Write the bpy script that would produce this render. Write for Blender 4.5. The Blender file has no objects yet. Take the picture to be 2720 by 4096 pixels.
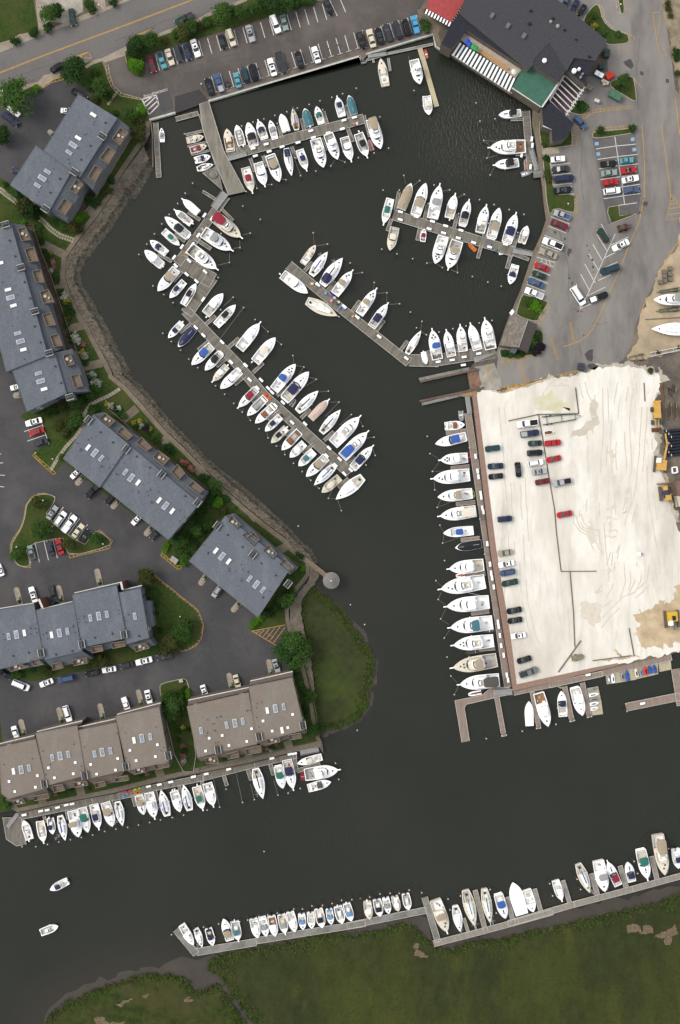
import bpy, math, random, re
from mathutils import Vector, noise
from mathutils.geometry import tessellate_polygon
random.seed(7)
SC = bpy.context.scene
COL = SC.collection
R = math.radians
# ------------------------------------------------------------------ camera, sky, sun, exposure
S, H, CX, CY = 0.08, 340.0, 1360.0, 2048.0          # metres per photo pixel at water level, flying height
cam_d = bpy.data.cameras.new('camera'); cam = bpy.data.objects.new('camera', cam_d); COL.objects.link(cam)
cam.location = (0, 0, H); cam.rotation_euler = (0, 0, 0)
cam_d.sensor_fit = 'VERTICAL'; cam_d.sensor_height = 36.0; cam_d.lens = 36.0*H/(4096*S); cam_d.clip_end = 3000; cam_d.clip_start = 1
SC.camera = cam
SUN_EL, SUN_AZ = R(44), R(-72)                       # azimuth clockwise from +Y
wd = bpy.data.worlds.new('World'); SC.world = wd; wd.use_nodes = True
_nt = wd.node_tree; _bg = _nt.nodes['Background']
_sky = _nt.nodes.new('ShaderNodeTexSky'); _sky.sky_type = 'NISHITA'; _sky.sun_disc = False
_sky.sun_elevation = SUN_EL; _sky.sun_rotation = SUN_AZ; _sky.dust_density = 6.0; _sky.air_density = 1.2; _sky.ozone_density = 1.5
_mx = _nt.nodes.new('ShaderNodeMixRGB'); _mx.inputs[0].default_value = 0.6; _mx.inputs[2].default_value = (6.2, 6.1, 6.0, 1)   # thin cloud veils the blue
_nt.links.new(_sky.outputs[0], _mx.inputs[1]); _nt.links.new(_mx.outputs[0], _bg.inputs[0]); _bg.inputs[1].default_value = 0.135
sun_d = bpy.data.lights.new('sun', 'SUN'); sun_d.energy = 1.2; sun_d.angle = R(24); sun_d.color = (1.0, 0.965, 0.91)
sun = bpy.data.objects.new('sun', sun_d); COL.objects.link(sun)
_dir = Vector((math.sin(SUN_AZ)*math.cos(SUN_EL), math.cos(SUN_AZ)*math.cos(SUN_EL), math.sin(SUN_EL)))
sun.rotation_euler = _dir.to_track_quat('Z', 'Y').to_euler(); sun.location = (0, 0, 200)
SC.view_settings.view_transform = 'Standard'; SC.view_settings.look = 'None'; SC.view_settings.exposure = 0.6; SC.view_settings.gamma = 1.0
SC.cycles.max_bounces = 5; SC.cycles.diffuse_bounces = 2; SC.cycles.glossy_bounces = 2; SC.cycles.transparent_max_bounces = 6
# ------------------------------------------------------------------ photo survey -> metres
TILES = dict(A=(0,0), B=(700,0), C=(1400,0), D=(1920,0), E=(0,750), F=(550,700), G=(1350,650), h=(1920,750), I=(0,1500), J=(750,1400),
             K=(1600,1550), L=(1920,1500), M=(0,2250), N=(700,2150), O=(1600,2200), P=(1920,2250), Q=(0,2750), R=(650,2750), U=(650,3296),
             V=(1400,3296), X=(1920,3250), Y=(0,3296))
K = 1/1.96
TS = {k: (v[0], v[1], K) for k, v in TILES.items()}
TS['a'] = (1600, 1350, 1/3.136); TS['b'] = (2220, 1000, 1/3.136); TS['c'] = (2320, 1480, 1/3.92); TS['d'] = (2320, 1850, 1/3.92)
TS['e'] = (2420, 2500, 300/1568); TS['f'] = (0, 850, 400/1568); TS['n'] = (0, 0, 1.0); TS['g'] = (1150, 1020, 1/3.92)
M1 = K*S                                              # metres per survey unit of the common tiles
def px(s, t=None):
    out = []
    for w in s.split():
        if w in TS: t = w; continue
        x, y = w.split(',')[:2]; ox, oy, k = TS[t]
        out.append((ox+float(x)*k, oy+float(y)*k))
    return out
def W(p, z=0.0):
    k = (H-z)/H
    return ((p[0]-CX)*S*k, (CY-p[1])*S*k)
def G2(s, z=0.0, t=None): return [W(p, z) for p in px(s, t)]
# ------------------------------------------------------------------ materials
def lin(c):
    c = c/255.0
    return c/12.92 if c <= 0.04045 else ((c+0.055)/1.055)**2.4
EXPO = 1.45
def C(r, g, b): return tuple(min(0.82, lin(v)/EXPO) for v in (r, g, b))
_m = {}
def mat(name, c1, c2=None, sc=0.5, rough=0.8, bump=0.0, bsc=4.0, c3=None, sc3=0.05, metal=0.0, spec=0.3, stretch=None, lo=0.35, hi=0.65, rnd=0.0):
    if name in _m: return _m[name]
    m = bpy.data.materials.new(name); m.use_nodes = True; nt = m.node_tree; N = nt.nodes; Lk = nt.links
    b = N['Principled BSDF']; b.inputs['Roughness'].default_value = rough; b.inputs['Metallic'].default_value = metal
    b.inputs['Specular IOR Level'].default_value = 0.08 if rough >= 0.95 else spec
    tc = N.new('ShaderNodeTexCoord'); src = tc.outputs['Object']
    if stretch:
        mp = N.new('ShaderNodeMapping'); mp.inputs['Scale'].default_value = stretch[:3]
        if len(stretch) > 3: mp.inputs['Rotation'].default_value = (0, 0, R(stretch[3]))
        Lk.new(src, mp.inputs[0]); src = mp.outputs[0]
    col = None
    def noise_mix(a, c, s, l, h_, det=5):
        n = N.new('ShaderNodeTexNoise'); n.inputs['Scale'].default_value = s; n.inputs['Detail'].default_value = det; n.inputs['Roughness'].default_value = 0.65
        Lk.new(src, n.inputs['Vector'])
        r = N.new('ShaderNodeMapRange'); r.inputs[1].default_value = l; r.inputs[2].default_value = h_; Lk.new(n.outputs[0], r.inputs[0])
        x = N.new('ShaderNodeMixRGB'); Lk.new(r.outputs[0], x.inputs[0])
        if isinstance(a, tuple): x.inputs[1].default_value = (*a, 1)
        else: Lk.new(a, x.inputs[1])
        x.inputs[2].default_value = (*c, 1); return x.outputs[0]
    cur = c1
    if c2: cur = noise_mix(cur, c2, sc, lo, hi)
    if c3: cur = noise_mix(cur, c3, sc3, 0.45, 0.7, 4)
    if rnd:
        oi = N.new('ShaderNodeObjectInfo'); hs = N.new('ShaderNodeHueSaturation')
        r = N.new('ShaderNodeMapRange'); r.inputs[3].default_value = 1-rnd; r.inputs[4].default_value = 1+rnd; Lk.new(oi.outputs['Random'], r.inputs[0]); Lk.new(r.outputs[0], hs.inputs['Value'])
        if isinstance(cur, tuple): hs.inputs['Color'].default_value = (*cur, 1)
        else: Lk.new(cur, hs.inputs['Color'])
        cur = hs.outputs[0]
    if isinstance(cur, tuple): b.inputs['Base Color'].default_value = (*cur, 1)
    else: Lk.new(cur, b.inputs['Base Color'])
    if bump:
        n = N.new('ShaderNodeTexNoise'); n.inputs['Scale'].default_value = bsc; n.inputs['Detail'].default_value = 4; Lk.new(src, n.inputs['Vector'])
        bp = N.new('ShaderNodeBump'); bp.inputs['Strength'].default_value = bump; bp.inputs['Distance'].default_value = 0.1
        Lk.new(n.outputs[0], bp.inputs['Height']); Lk.new(bp.outputs[0], b.inputs['Normal'])
    _m[name] = m; return m
def solid(r, g, b, rough=0.5, **k):
    nm = 'paint_%d_%d_%d_%d' % (r, g, b, int(rough*10))
    c = C(r, g, b); d = tuple(v*0.86 for v in c)
    if min(r, g, b) > 232: return mat(nm, (0.86, 0.87, 0.87), (0.8, 0.81, 0.8), sc=1.3, rough=rough, **k)
    return mat(nm, c, d, sc=1.3, rough=rough, **k)
# ------------------------------------------------------------------ mesh building
class MB:
    def __init__(s): s.v = []; s.f = []; s.m = []
    def poly(s, pts, mi=0):
        i = len(s.v); s.v += [tuple(p) for p in pts]; s.f.append(tuple(range(i, i+len(pts)))); s.m.append(mi); return s
    def prism(s, pts, z0, z1, mi=0, side=None, bottom=False):
        n = len(pts); i = len(s.v)
        if sum(pts[k][0]*pts[(k+1) % n][1]-pts[(k+1) % n][0]*pts[k][1] for k in range(n)) < 0: pts = pts[::-1]
        s.v += [(p[0], p[1], z1) for p in pts]+[(p[0], p[1], z0) for p in pts]
        if n > 6:
            for t in tessellate_polygon([[Vector((p[0], p[1], 0)) for p in pts]]):
                a, b, c = t; q = (pts[b][0]-pts[a][0])*(pts[c][1]-pts[a][1])-(pts[b][1]-pts[a][1])*(pts[c][0]-pts[a][0])
                if abs(q) > 1e-9: s.f.append((i+a, i+b, i+c) if q > 0 else (i+a, i+c, i+b)); s.m.append(mi)
        else: s.f.append(tuple(range(i, i+n))); s.m.append(mi)
        for k in range(n):
            j = (k+1) % n; s.f.append((i+k, i+n+k, i+n+j, i+j)); s.m.append(mi if side is None else side)
        if bottom: s.f.append(tuple(range(i+2*n-1, i+n-1, -1))); s.m.append(mi)
        return s
    def box(s, cx, cy, z0, lx, ly, lz, rot=0, mi=0, taper=1.0, side=None):
        c, q = math.cos(rot), math.sin(rot); i = len(s.v)
        for z, t in ((z0, 1), (z0+lz, taper)):
            for a, b in ((-1,-1), (1,-1), (1,1), (-1,1)):
                x, y = a*lx/2*t, b*ly/2*t; s.v.append((cx+x*c-y*q, cy+x*q+y*c, z))
        s.f += [(i+4,i+5,i+6,i+7), (i+3,i+2,i+1,i)]; s.m += [mi, mi]
        for k in range(4): s.f.append((i+k, i+(k+1) % 4, i+4+(k+1) % 4, i+4+k)); s.m.append(mi if side is None else side)
        return s
    def cyl(s, cx, cy, z0, r0, h, r1=None, n=10, mi=0, cap=True, dx=0, dy=0):
        r1 = r0 if r1 is None else r1; i = len(s.v)
        for z, r, ox, oy in ((z0, r0, 0, 0), (z0+h, r1, dx, dy)):
            for k in range(n): a = 2*math.pi*k/n; s.v.append((cx+ox+r*math.cos(a), cy+oy+r*math.sin(a), z))
        for k in range(n): s.f.append((i+k, i+(k+1) % n, i+n+(k+1) % n, i+n+k)); s.m.append(mi)
        if cap: s.f.append(tuple(range(i+n, i+2*n))); s.m.append(mi)
        return s
    def bar(s, a, b, w, h=None, mi=0):                 # box between two 3-D points
        a, b = Vector(a), Vector(b); d = b-a
        if d.length < 1e-6: return s
        d.normalize(); up = Vector((0,0,1)) if abs(d.z) < 0.95 else Vector((1,0,0)); x = d.cross(up).normalized(); y = x.cross(d); h = h or w; i = len(s.v)
        for p in (a, b):
            for u, v in ((-1,-1), (1,-1), (1,1), (-1,1)): s.v.append(tuple(p+x*u*w/2+y*v*h/2))
        s.f += [(i,i+1,i+2,i+3), (i+7,i+6,i+5,i+4)]+[(i+(k+1) % 4, i+k, i+4+k, i+4+(k+1) % 4) for k in range(4)]; s.m += [mi]*6
        return s
    def strip(s, A, B, mi=0):                          # quads between two point rows
        i = len(s.v); n = len(A); s.v += [tuple(p) for p in A]+[tuple(p) for p in B]
        for k in range(n-1): s.f.append((i+k, i+k+1, i+n+k+1, i+n+k)); s.m.append(mi)
        return s
    def mesh(s, name, mats, smooth=False):
        me = bpy.data.meshes.new(name); me.from_pydata(s.v, [], s.f)
        for m in (mats if isinstance(mats, (list, tuple)) else [mats]): me.materials.append(m)
        me.polygons.foreach_set('material_index', s.m)
        if smooth: me.polygons.foreach_set('use_smooth', [True]*len(s.f))
        me.update(); return me
    def obj(s, name, mats, parent=None, smooth=False, **k):
        o = bpy.data.objects.new(name, s.mesh(name, mats, smooth)); COL.objects.link(o); o.parent = parent
        if k: tag(o, **k)
        return o
LABELS = {}
def tag(o, label=None, cat=None, group=None, kind=None):
    if label:
        n = len(re.findall(r"[A-Za-z0-9][A-Za-z0-9'-]*", label))
        if not 4 <= n <= 16: print('LABEL LENGTH', n, label)
        if label in LABELS and LABELS[label] != group: print('LABEL TWICE', label)
        LABELS[label] = group; o['label'] = label
    if cat: o['category'] = cat
    if group: o['group'] = group
    if kind: o['kind'] = kind
    return o
def thing(name, label, cat, loc=(0,0,0), rz=0.0, group=None):
    o = bpy.data.objects.new(name, None); COL.objects.link(o); o.location = loc; o.rotation_euler = (0, 0, rz); o.empty_display_size = 0.5
    return tag(o, label, cat, group)
def link_child(name, me, parent, loc=(0,0,0), rz=0.0, sc=None):
    o = bpy.data.objects.new(name, me); COL.objects.link(o); o.parent = parent; o.location = loc; o.rotation_euler = (0,0,rz)
    if sc: o.scale = sc
    return o
ORD = ['first','second','third','fourth','fifth','sixth','seventh','eighth','ninth','tenth','eleventh','twelfth','thirteenth','fourteenth','fifteenth','sixteenth','seventeenth','eighteenth','nineteenth','twentieth','twenty-first','twenty-second','twenty-third','twenty-fourth','twenty-fifth','twenty-sixth','twenty-seventh','twenty-eighth','twenty-ninth','thirtieth']
def jitter(pts, amp, step, seed=0.0):                  # ragged natural outline
    out = []; n = len(pts)
    for k in range(n):
        a, b = pts[k], pts[(k+1) % n]; d = math.dist(a, b); m = max(1, int(d/step))
        for j in range(m):
            t = j/m; x = a[0]+(b[0]-a[0])*t; y = a[1]+(b[1]-a[1])*t
            out.append((x+amp*(noise.noise((x*0.6, y*0.6, seed))+.5*noise.noise((x*2.3, y*2.3, seed))), y+amp*(noise.noise((x*0.6, y*0.6, seed+9))+.5*noise.noise((x*2.3, y*2.3, seed+9)))))
    return out
def smooth_poly(pts, it=2):
    for _ in range(it):
        q = []
        for k in range(len(pts)):
            a, b = pts[k], pts[(k+1) % len(pts)]
            q += [(a[0]*.75+b[0]*.25, a[1]*.75+b[1]*.25), (a[0]*.25+b[0]*.75, a[1]*.25+b[1]*.75)]
        pts = q
    return pts
def ribbon(pts, w, closed=False):                      # left and right rows of a polyline
    n = len(pts); A = []; B = []
    for k in range(n):
        a = pts[k-1] if (k or closed) else pts[k]; b = pts[(k+1) % n] if (k < n-1 or closed) else pts[k]
        dx, dy = b[0]-a[0], b[1]-a[1]; l = math.hypot(dx, dy) or 1; dx /= l; dy /= l
        A.append((pts[k][0]-dy*w/2, pts[k][1]+dx*w/2)); B.append((pts[k][0]+dy*w/2, pts[k][1]-dx*w/2))
    if closed: A.append(A[0]); B.append(B[0])
    return A, B
def z3(row, z): return [(p[0], p[1], z) for p in row]
# ------------------------------------------------------------------ the setting: water, land, mud, marsh
LZ = 1.0
GRASS = mat('grass', C(68,86,40), C(50,68,30), sc=0.9, rough=0.95, bump=0.6, bsc=5, c3=C(80,84,48), sc3=0.12)
ASPH_D = mat('asphalt_dark', C(78,78,80), C(68,68,70), sc=2.5, rough=0.9, c3=C(92,90,90), sc3=0.045, bump=0.15, bsc=9)
ASPH_T = mat('asphalt_brown', C(96,90,87), C(84,79,77), sc=2.0, rough=0.9, c3=C(112,106,100), sc3=0.06, bump=0.15, bsc=9)
ASPH_S = mat('asphalt_street', C(122,119,117), C(112,109,108), sc=1.8, rough=0.9, c3=C(104,101,101), sc3=0.05, bump=0.12, bsc=9)
ASPH_R = mat('asphalt_worn', C(136,132,128), C(118,115,112), sc=0.35, rough=0.9, c3=C(152,148,142), sc3=0.05, bump=0.12, bsc=9, stretch=(1,0.35,1,-25))
ASPH_L = mat('asphalt_stall', C(104,101,101), C(90,88,89), sc=1.4, rough=0.9, c3=C(118,114,110), sc3=0.09)
CONC = mat('concrete_walk', C(176,164,146), C(156,146,130), sc=1.2, rough=0.9, c3=C(140,130,118), sc3=0.15)
CONC_B = mat('concrete_path', C(138,126,108), C(120,110,96), sc=1.4, rough=0.9, c3=C(108,99,86), sc3=0.2)
CONC_R = mat('concrete_apron', C(165,160,148), C(142,138,130), sc=0.5, rough=0.9, c3=C(190,184,170), sc3=0.2)
MAUVE = mat('concrete_mauve', C(128,112,110), C(112,98,96), sc=1.0, rough=0.9)
SAND = mat('crushed_shell', C(249,246,237), C(236,232,220), sc=0.35, rough=0.95, c3=C(202,197,183), sc3=0.05, bump=0.25, bsc=3, stretch=(1,0.35,1,8), lo=0.4, hi=0.7)
SAND_T = mat('wet_sand_tan', C(216,196,162), C(196,176,144), sc=0.4, rough=0.9, c3=C(176,158,128), sc3=0.15, bump=0.2, bsc=3)
def streaks(m, c, sc_, stretch, lo, hi, amt):
    nt = m.node_tree; N = nt.nodes; Lk = nt.links; b = N['Principled BSDF']; src = b.inputs['Base Color'].links[0].from_socket
    tc = N.new('ShaderNodeTexCoord'); mp = N.new('ShaderNodeMapping'); mp.inputs['Scale'].default_value = stretch[:3]; mp.inputs['Rotation'].default_value = (0, 0, R(stretch[3])); Lk.new(tc.outputs['Object'], mp.inputs[0])
    n = N.new('ShaderNodeTexNoise'); n.inputs['Scale'].default_value = sc_; n.inputs['Detail'].default_value = 6; n.inputs['Roughness'].default_value = .7; Lk.new(mp.outputs[0], n.inputs[0])
    r = N.new('ShaderNodeMapRange'); r.inputs[1].default_value = lo; r.inputs[2].default_value = hi; r.inputs[4].default_value = amt; Lk.new(n.outputs[0], r.inputs[0])
    x = N.new('ShaderNodeMixRGB'); Lk.new(r.outputs[0], x.inputs[0]); Lk.new(src, x.inputs[1]); x.inputs[2].default_value = (*c, 1); Lk.new(x.outputs[0], b.inputs['Base Color'])
streaks(SAND, C(188,184,172), .24, (1, .15, 1, 6), .52, .72, .6); streaks(SAND, C(214,200,178), .5, (1, .3, 1, -14), .6, .75, .6); streaks(SAND, C(226,220,208), 2.5, (1, 1, 1, 0), .45, .7, .5)
streaks(ASPH_R, C(96,93,90), .12, (1, .3, 1, -20), .55, .75, .6); streaks(ASPH_D, C(60,60,63), .15, (1, .5, 1, 12), .5, .75, .6); streaks(ASPH_T, C(76,72,70), .2, (1, .5, 1, 15), .5, .72, .6)
DIRT = mat('dry_dirt', C(202,184,154), C(178,162,136), sc=0.25, rough=0.95, c3=C(150,138,120), sc3=0.06, bump=0.25, bsc=3)
GROUND_G = mat('dark_yard_ground', C(112,106,98), C(92,88,82), sc=0.5, rough=0.95, c3=C(140,128,112), sc3=0.1, bump=0.3, bsc=3)
ROCK = mat('riprap_dry', C(122,114,102), C(102,95,84), sc=1.6, rough=0.95, c3=C(134,126,112), sc3=0.5, bump=0.4, bsc=2.5)
ROCKW = mat('riprap_wet', C(78,74,64), C(56,55,47), sc=1.4, rough=0.7, c3=C(100,95,80), sc3=0.6, bump=1.0, bsc=2.5)
MUD = mat('tidal_mud', C(70,65,58), C(62,58,51), sc=0.5, rough=0.5, c3=C(78,71,63), sc3=0.08, bump=0.2, bsc=2)
BRICKP = mat('brick_promenade', C(160,132,118), C(146,120,107), sc=1.5, rough=0.9)
LINE_W = mat('white_line_paint', C(232,230,226), C(205,202,198), sc=1.5, rough=0.7)
LINE_Y = mat('yellow_line_paint', C(214,166,62), C(176,140,70), sc=1.2, rough=0.7)
KERB = mat('kerb_concrete', C(186,178,160), C(160,152,138), sc=1.0, rough=0.9)

def grid_noise_color(): pass
# --- mud and marsh outlines
marsh_big = G2("X 1900,620 1568,640 1480,680 1400,710 1300,740 1180,760 1060,790 930,830 800,850 640,890 520,930 400,930 260,970 120,1010 0,1010 V 860,960 760,1000 640,950 580,900 530,840 460,785 330,800 250,850 100,855 0,880 U 1400,860 1200,885 1060,920 900,952 750,985 600,1005 400,1050 368,1110 380,1150 440,1160 500,1250 560,1340 640,1450 730,1568 980,1950 V 1000,2000 X 1900,2000", 0.2)
marsh_sw = G2("Y 330,1650 370,1568 400,1500 520,1400 700,1340 850,1270 950,1240 1090,1190 1180,1180 1350,1190 1440,1215 1480,1240 U 210,1290 250,1320 340,1310 425,1250 445,1300 520,1380 560,1450 640,1568 860,1950 Y 330,1950", 0.2)
marsh_isle = G2("N 1060,400 1110,425 1180,480 1280,560 1350,650 1420,760 1500,850 1545,960 1535,1100 1510,1200 1490,1330 1420,1420 1300,1480 1180,1480 1150,1515 1110,1480 1090,1290 1085,1100 1055,950 1005,750 985,600 985,480 1020,430", 0.2)
mud_big = G2("X 1900,540 1568,560 1200,640 900,710 600,790 300,870 0,950 V 1050,862 800,930 665,962 620,800 600,700 400,745 200,790 0,815 U 1450,770 1100,870 750,955 540,985 300,1035 180,1040 0,1110 -140,1140 Y 1100,1130 900,1180 700,1260 560,1330 430,1420 330,1568 250,1800 Y 400,2000 X 1900,2000", 0.05)
mud_isle = G2("N 1090,380 1180,440 1290,520 1390,640 1480,740 1560,880 1590,980 1580,1120 1550,1220 1530,1340 1450,1450 1320,1510 1200,1520 1150,1568 1120,1500 1050,900 1000,500", 0.05)
# --- water: one sheet to the horizon, silt-coloured where it thins over the mud
def seg_dist(p, poly):
    best = 1e9; inside = False; n = len(poly)
    for k in range(n):
        a, b = poly[k], poly[(k+1) % n]; dx, dy = b[0]-a[0], b[1]-a[1]; L2 = dx*dx+dy*dy or 1e-9
        t = max(0, min(1, ((p[0]-a[0])*dx+(p[1]-a[1])*dy)/L2)); d = math.hypot(p[0]-a[0]-t*dx, p[1]-a[1]-t*dy)
        if d < best: best = d
        if (a[1] > p[1]) != (b[1] > p[1]) and p[0] < a[0]+(p[1]-a[1])*dx/(dy or 1e-9): inside = not inside
    return -best if inside else best
xs = [-1400, -700, -300]+[-150+3*i for i in range(101)]+[300, 700, 1400]; ys = [-1400, -700, -300]+[-210+3*i for i in range(141)]+[400, 700, 1400]
wv = [(x, y, 0.0) for y in ys for x in xs]; nx = len(xs)
wf = [(j*nx+i, j*nx+i+1, (j+1)*nx+i+1, (j+1)*nx+i) for j in range(len(ys)-1) for i in range(nx-1)]
wm = bpy.data.meshes.new('water'); wm.from_pydata(wv, [], wf)
at = wm.attributes.new('silt', 'FLOAT', 'POINT')
vals = []
for v in wv:
    d = min(seg_dist(v, marsh_big), seg_dist(v, marsh_isle)*3+4, seg_dist(v, marsh_sw)) if -150 <= v[0] <= 160 and -215 <= v[1] <= -10 else (60 if v[1] > -200 else 0)
    vals.append(max(0.0, min(1.0, 1-(d-1)/13.0)))
at.data.foreach_set('value', vals)
wi = wm.attributes.new('wind', 'FLOAT', 'POINT'); WS = [((1950, 480), 240, .8), ((1950, 1120), 240, .5), ((1750, 620), 260, .3), ((2700, 3330), 300, .8), ((1500, 3200), 500, .35), ((1100, 3300), 500, .3), ((1850, 1900), 250, .25)]
wi.data.foreach_set('value', [min(1.0, .16+sum(a_*math.exp(-((v[0]-W(c_)[0])**2+(v[1]-W(c_)[1])**2)/(2*(r_*S*.75)**2)) for c_, r_, a_ in WS)) for v in wv])
WM = bpy.data.materials.new('harbour_water'); WM.use_nodes = True; nt = WM.node_tree; N_ = nt.nodes; L_ = nt.links; b = N_['Principled BSDF']
b.inputs['Roughness'].default_value = 0.2; b.inputs['IOR'].default_value = 1.33; b.inputs['Specular IOR Level'].default_value = 0.45
tc = N_.new('ShaderNodeTexCoord'); av = N_.new('ShaderNodeAttribute'); av.attribute_name = 'silt'
n1 = N_.new('ShaderNodeTexNoise'); n1.inputs['Scale'].default_value = 0.02; n1.inputs['Detail'].default_value = 4; L_.new(tc.outputs['Object'], n1.inputs[0])
c1 = N_.new('ShaderNodeMixRGB'); L_.new(n1.outputs[0], c1.inputs[0]); c1.inputs[1].default_value = (*C(29,35,28), 1); c1.inputs[2].default_value = (*C(51,52,45), 1)
c2 = N_.new('ShaderNodeMixRGB'); L_.new(av.outputs['Fac'], c2.inputs[0]); L_.new(c1.outputs[0], c2.inputs[1]); c2.inputs[2].default_value = (*C(55,52,45), 1)
L_.new(c2.outputs[0], b.inputs['Base Color'])
mp = N_.new('ShaderNodeMapping'); mp.inputs['Rotation'].default_value = (0, 0, R(25)); mp.inputs['Scale'].default_value = (1.0, 0.38, 1); L_.new(tc.outputs['Object'], mp.inputs[0])
n2 = N_.new('ShaderNodeTexNoise'); n2.inputs['Scale'].default_value = 1.5; n2.inputs['Detail'].default_value = 4; n2.inputs['Roughness'].default_value = 0.6; L_.new(mp.outputs[0], n2.inputs[0])
n3 = N_.new('ShaderNodeTexNoise'); n3.inputs['Scale'].default_value = 0.012; n3.inputs['Detail'].default_value = 2; L_.new(tc.outputs['Object'], n3.inputs[0])
mr = N_.new('ShaderNodeMapRange'); mr.inputs[1].default_value = 0.35; mr.inputs[2].default_value = 0.65; mr.inputs[3].default_value = 0.05; mr.inputs[4].default_value = 0.75; L_.new(n3.outputs[0], mr.inputs[0])
bp = N_.new('ShaderNodeBump'); bp.inputs['Distance'].default_value = 0.32; aw_ = N_.new('ShaderNodeAttribute'); aw_.attribute_name = 'wind'; L_.new(aw_.outputs['Fac'], bp.inputs['Strength']); L_.new(n2.outputs[0], bp.inputs['Height']); L_.new(bp.outputs[0], b.inputs['Normal'])
wm.materials.append(WM); wo = bpy.data.objects.new('water', wm); COL.objects.link(wo); tag(wo, 'dark green-brown harbour water with small ripples', kind='structure')
# --- mud flats and marsh
def flat(name, pts, z, m, label, thick=1.5, kind='structure'):
    return MB().prism(pts, z-thick, z).obj(name, m, label=label, kind=kind)
for nm, p, lb in (('mudflat', mud_big, 'brown tidal mud between the long dock and the marsh'), ('mudflat', mud_isle, 'brown mud rim round the marsh island by the gazebo')):
    # gently domed sheet so that its rim dips under the water
    pts = jitter(smooth_poly(p, 1), 2.2, 2.0, 3.1); cx = sum(q[0] for q in pts)/len(pts); cy = sum(q[1] for q in pts)/len(pts)
    flat(nm, pts, 0.03, MUD, lb, 0.6)
def marsh(name, outline, label, seed, tones, amp=1.6):
    pts = jitter(smooth_poly(outline, 1), amp, 0.8, seed)
    return flat(name, pts, 0.35, tones, label, 1.2)
MARSH_B = mat('marsh_grass', C(64,71,41), C(52,58,33), sc=0.3, rough=1.0, c3=C(72,78,39), sc3=0.03, bump=1.0, bsc=2.2, stretch=(1,0.6,1,20))
streaks(MARSH_B, C(50,56,36), .05, (1, .5, 1, 15), .5, .7, .8); streaks(MARSH_B, C(84,86,40), .12, (1, .35, 1, 12), .56, .72, .7); streaks(MARSH_B, C(40,46,26), 1.2, (1, 1, 1, 0), .5, .7, .6)
MARSH_S = mat('marsh_grass_fresh', C(66,78,38), C(46,56,28), sc=0.5, rough=1.0, c3=C(78,74,48), sc3=0.08, bump=1.0, bsc=2.2)
MARSH_I = mat('marsh_grass_isle', C(66,72,46), C(54,62,36), sc=0.5, rough=1.0, c3=C(72,86,38), sc3=0.06, bump=1.0, bsc=2.2)
marsh('marsh', marsh_big, 'broad dark green salt marsh along the bottom dock', 1.0, MARSH_B)
marsh('marsh', marsh_sw, 'bright-edged salt marsh west of the tidal creek', 2.0, MARSH_S)
marsh('marsh', marsh_isle, 'oval green marsh island beside the round gazebo', 3.0, MARSH_I)
# reed fringe: thin upright blades in thick tufts, denser at the water edge
def reeds(name, outline, label, depth, n, seed, cols, hh=0.8):
    rnd = random.Random(seed); mb = MB(); pts = outline; m = len(pts)
    lens = [math.dist(pts[k], pts[(k+1) % m]) for k in range(m)]
    tot = sum(lens)
    for _ in range(n):
        t = rnd.random()*tot; k = 0
        while t > lens[k]: t -= lens[k]; k += 1
        a, b_ = pts[k], pts[(k+1) % m]; f = t/lens[k]; x = a[0]+(b_[0]-a[0])*f; y = a[1]+(b_[1]-a[1])*f
        if abs(x) > 125 or abs(y) > 180: continue
        nxn, nyn = -(b_[1]-a[1])/lens[k], (b_[0]-a[0])/lens[k]; d = abs(rnd.gauss(0, depth))-0.6
        q = (x+nxn*0.5, y+nyn*0.5); s_ = 1 if seg_dist(q, pts) < 0 else -1
        x += nxn*d*s_; y += nyn*d*s_
        if d > 1.5 and noise.noise((x*0.12, y*0.12, seed)) < -0.05: continue
        mi = rnd.choice((0,0,1)) if noise.noise((x*0.25, y*0.25, 4)) > 0 else rnd.choice((0,1,1,2))
        for _b in range(5):
            an = rnd.random()*6.28; r = rnd.uniform(0.1, 0.45); h = rnd.uniform(0.5, 1.2)*hh; bx_, by_ = x+r*math.cos(an), y+r*math.sin(an); w = rnd.uniform(0.08, 0.2)
            an2 = rnd.random()*6.28; tx, ty = bx_+0.45*math.cos(an2), by_+0.45*math.sin(an2); px_, py_ = -math.sin(an2)*w, math.cos(an2)*w
            mb.poly([(bx_-px_, by_-py_, 0.3), (bx_+px_, by_+py_, 0.3), (tx+px_*.6, ty+py_*.6, 0.3+h), (tx-px_*.6, ty-py_*.6, 0.3+h)], mi)
    return mb.obj(name, cols, label=label, kind='stuff')
RC = [mat('reed_a', C(84,104,50), C(66,84,38), sc=1.0, rough=1), mat('reed_b', C(70,84,44), C(58,70,36), sc=1.0, rough=1), mat('reed_c', C(98,96,66), C(74,72,48), sc=1.0, rough=1)]
reeds('reeds', marsh_big, 'reeds and cordgrass fringing the broad marsh', 2.0, 2600, 1, RC, 0.45)
reeds('reeds', marsh_sw, 'reeds fringing the marsh west of the creek', 1.8, 1000, 2, RC, 0.5)
reeds('reeds', marsh_isle, 'cordgrass fringing the island marsh by the gazebo', 1.4, 1300, 3, RC, 0.45)
WRACK = mat('dead_reed_wrack', C(130,114,94), C(98,90,70), sc=1.5, rough=1)
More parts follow.
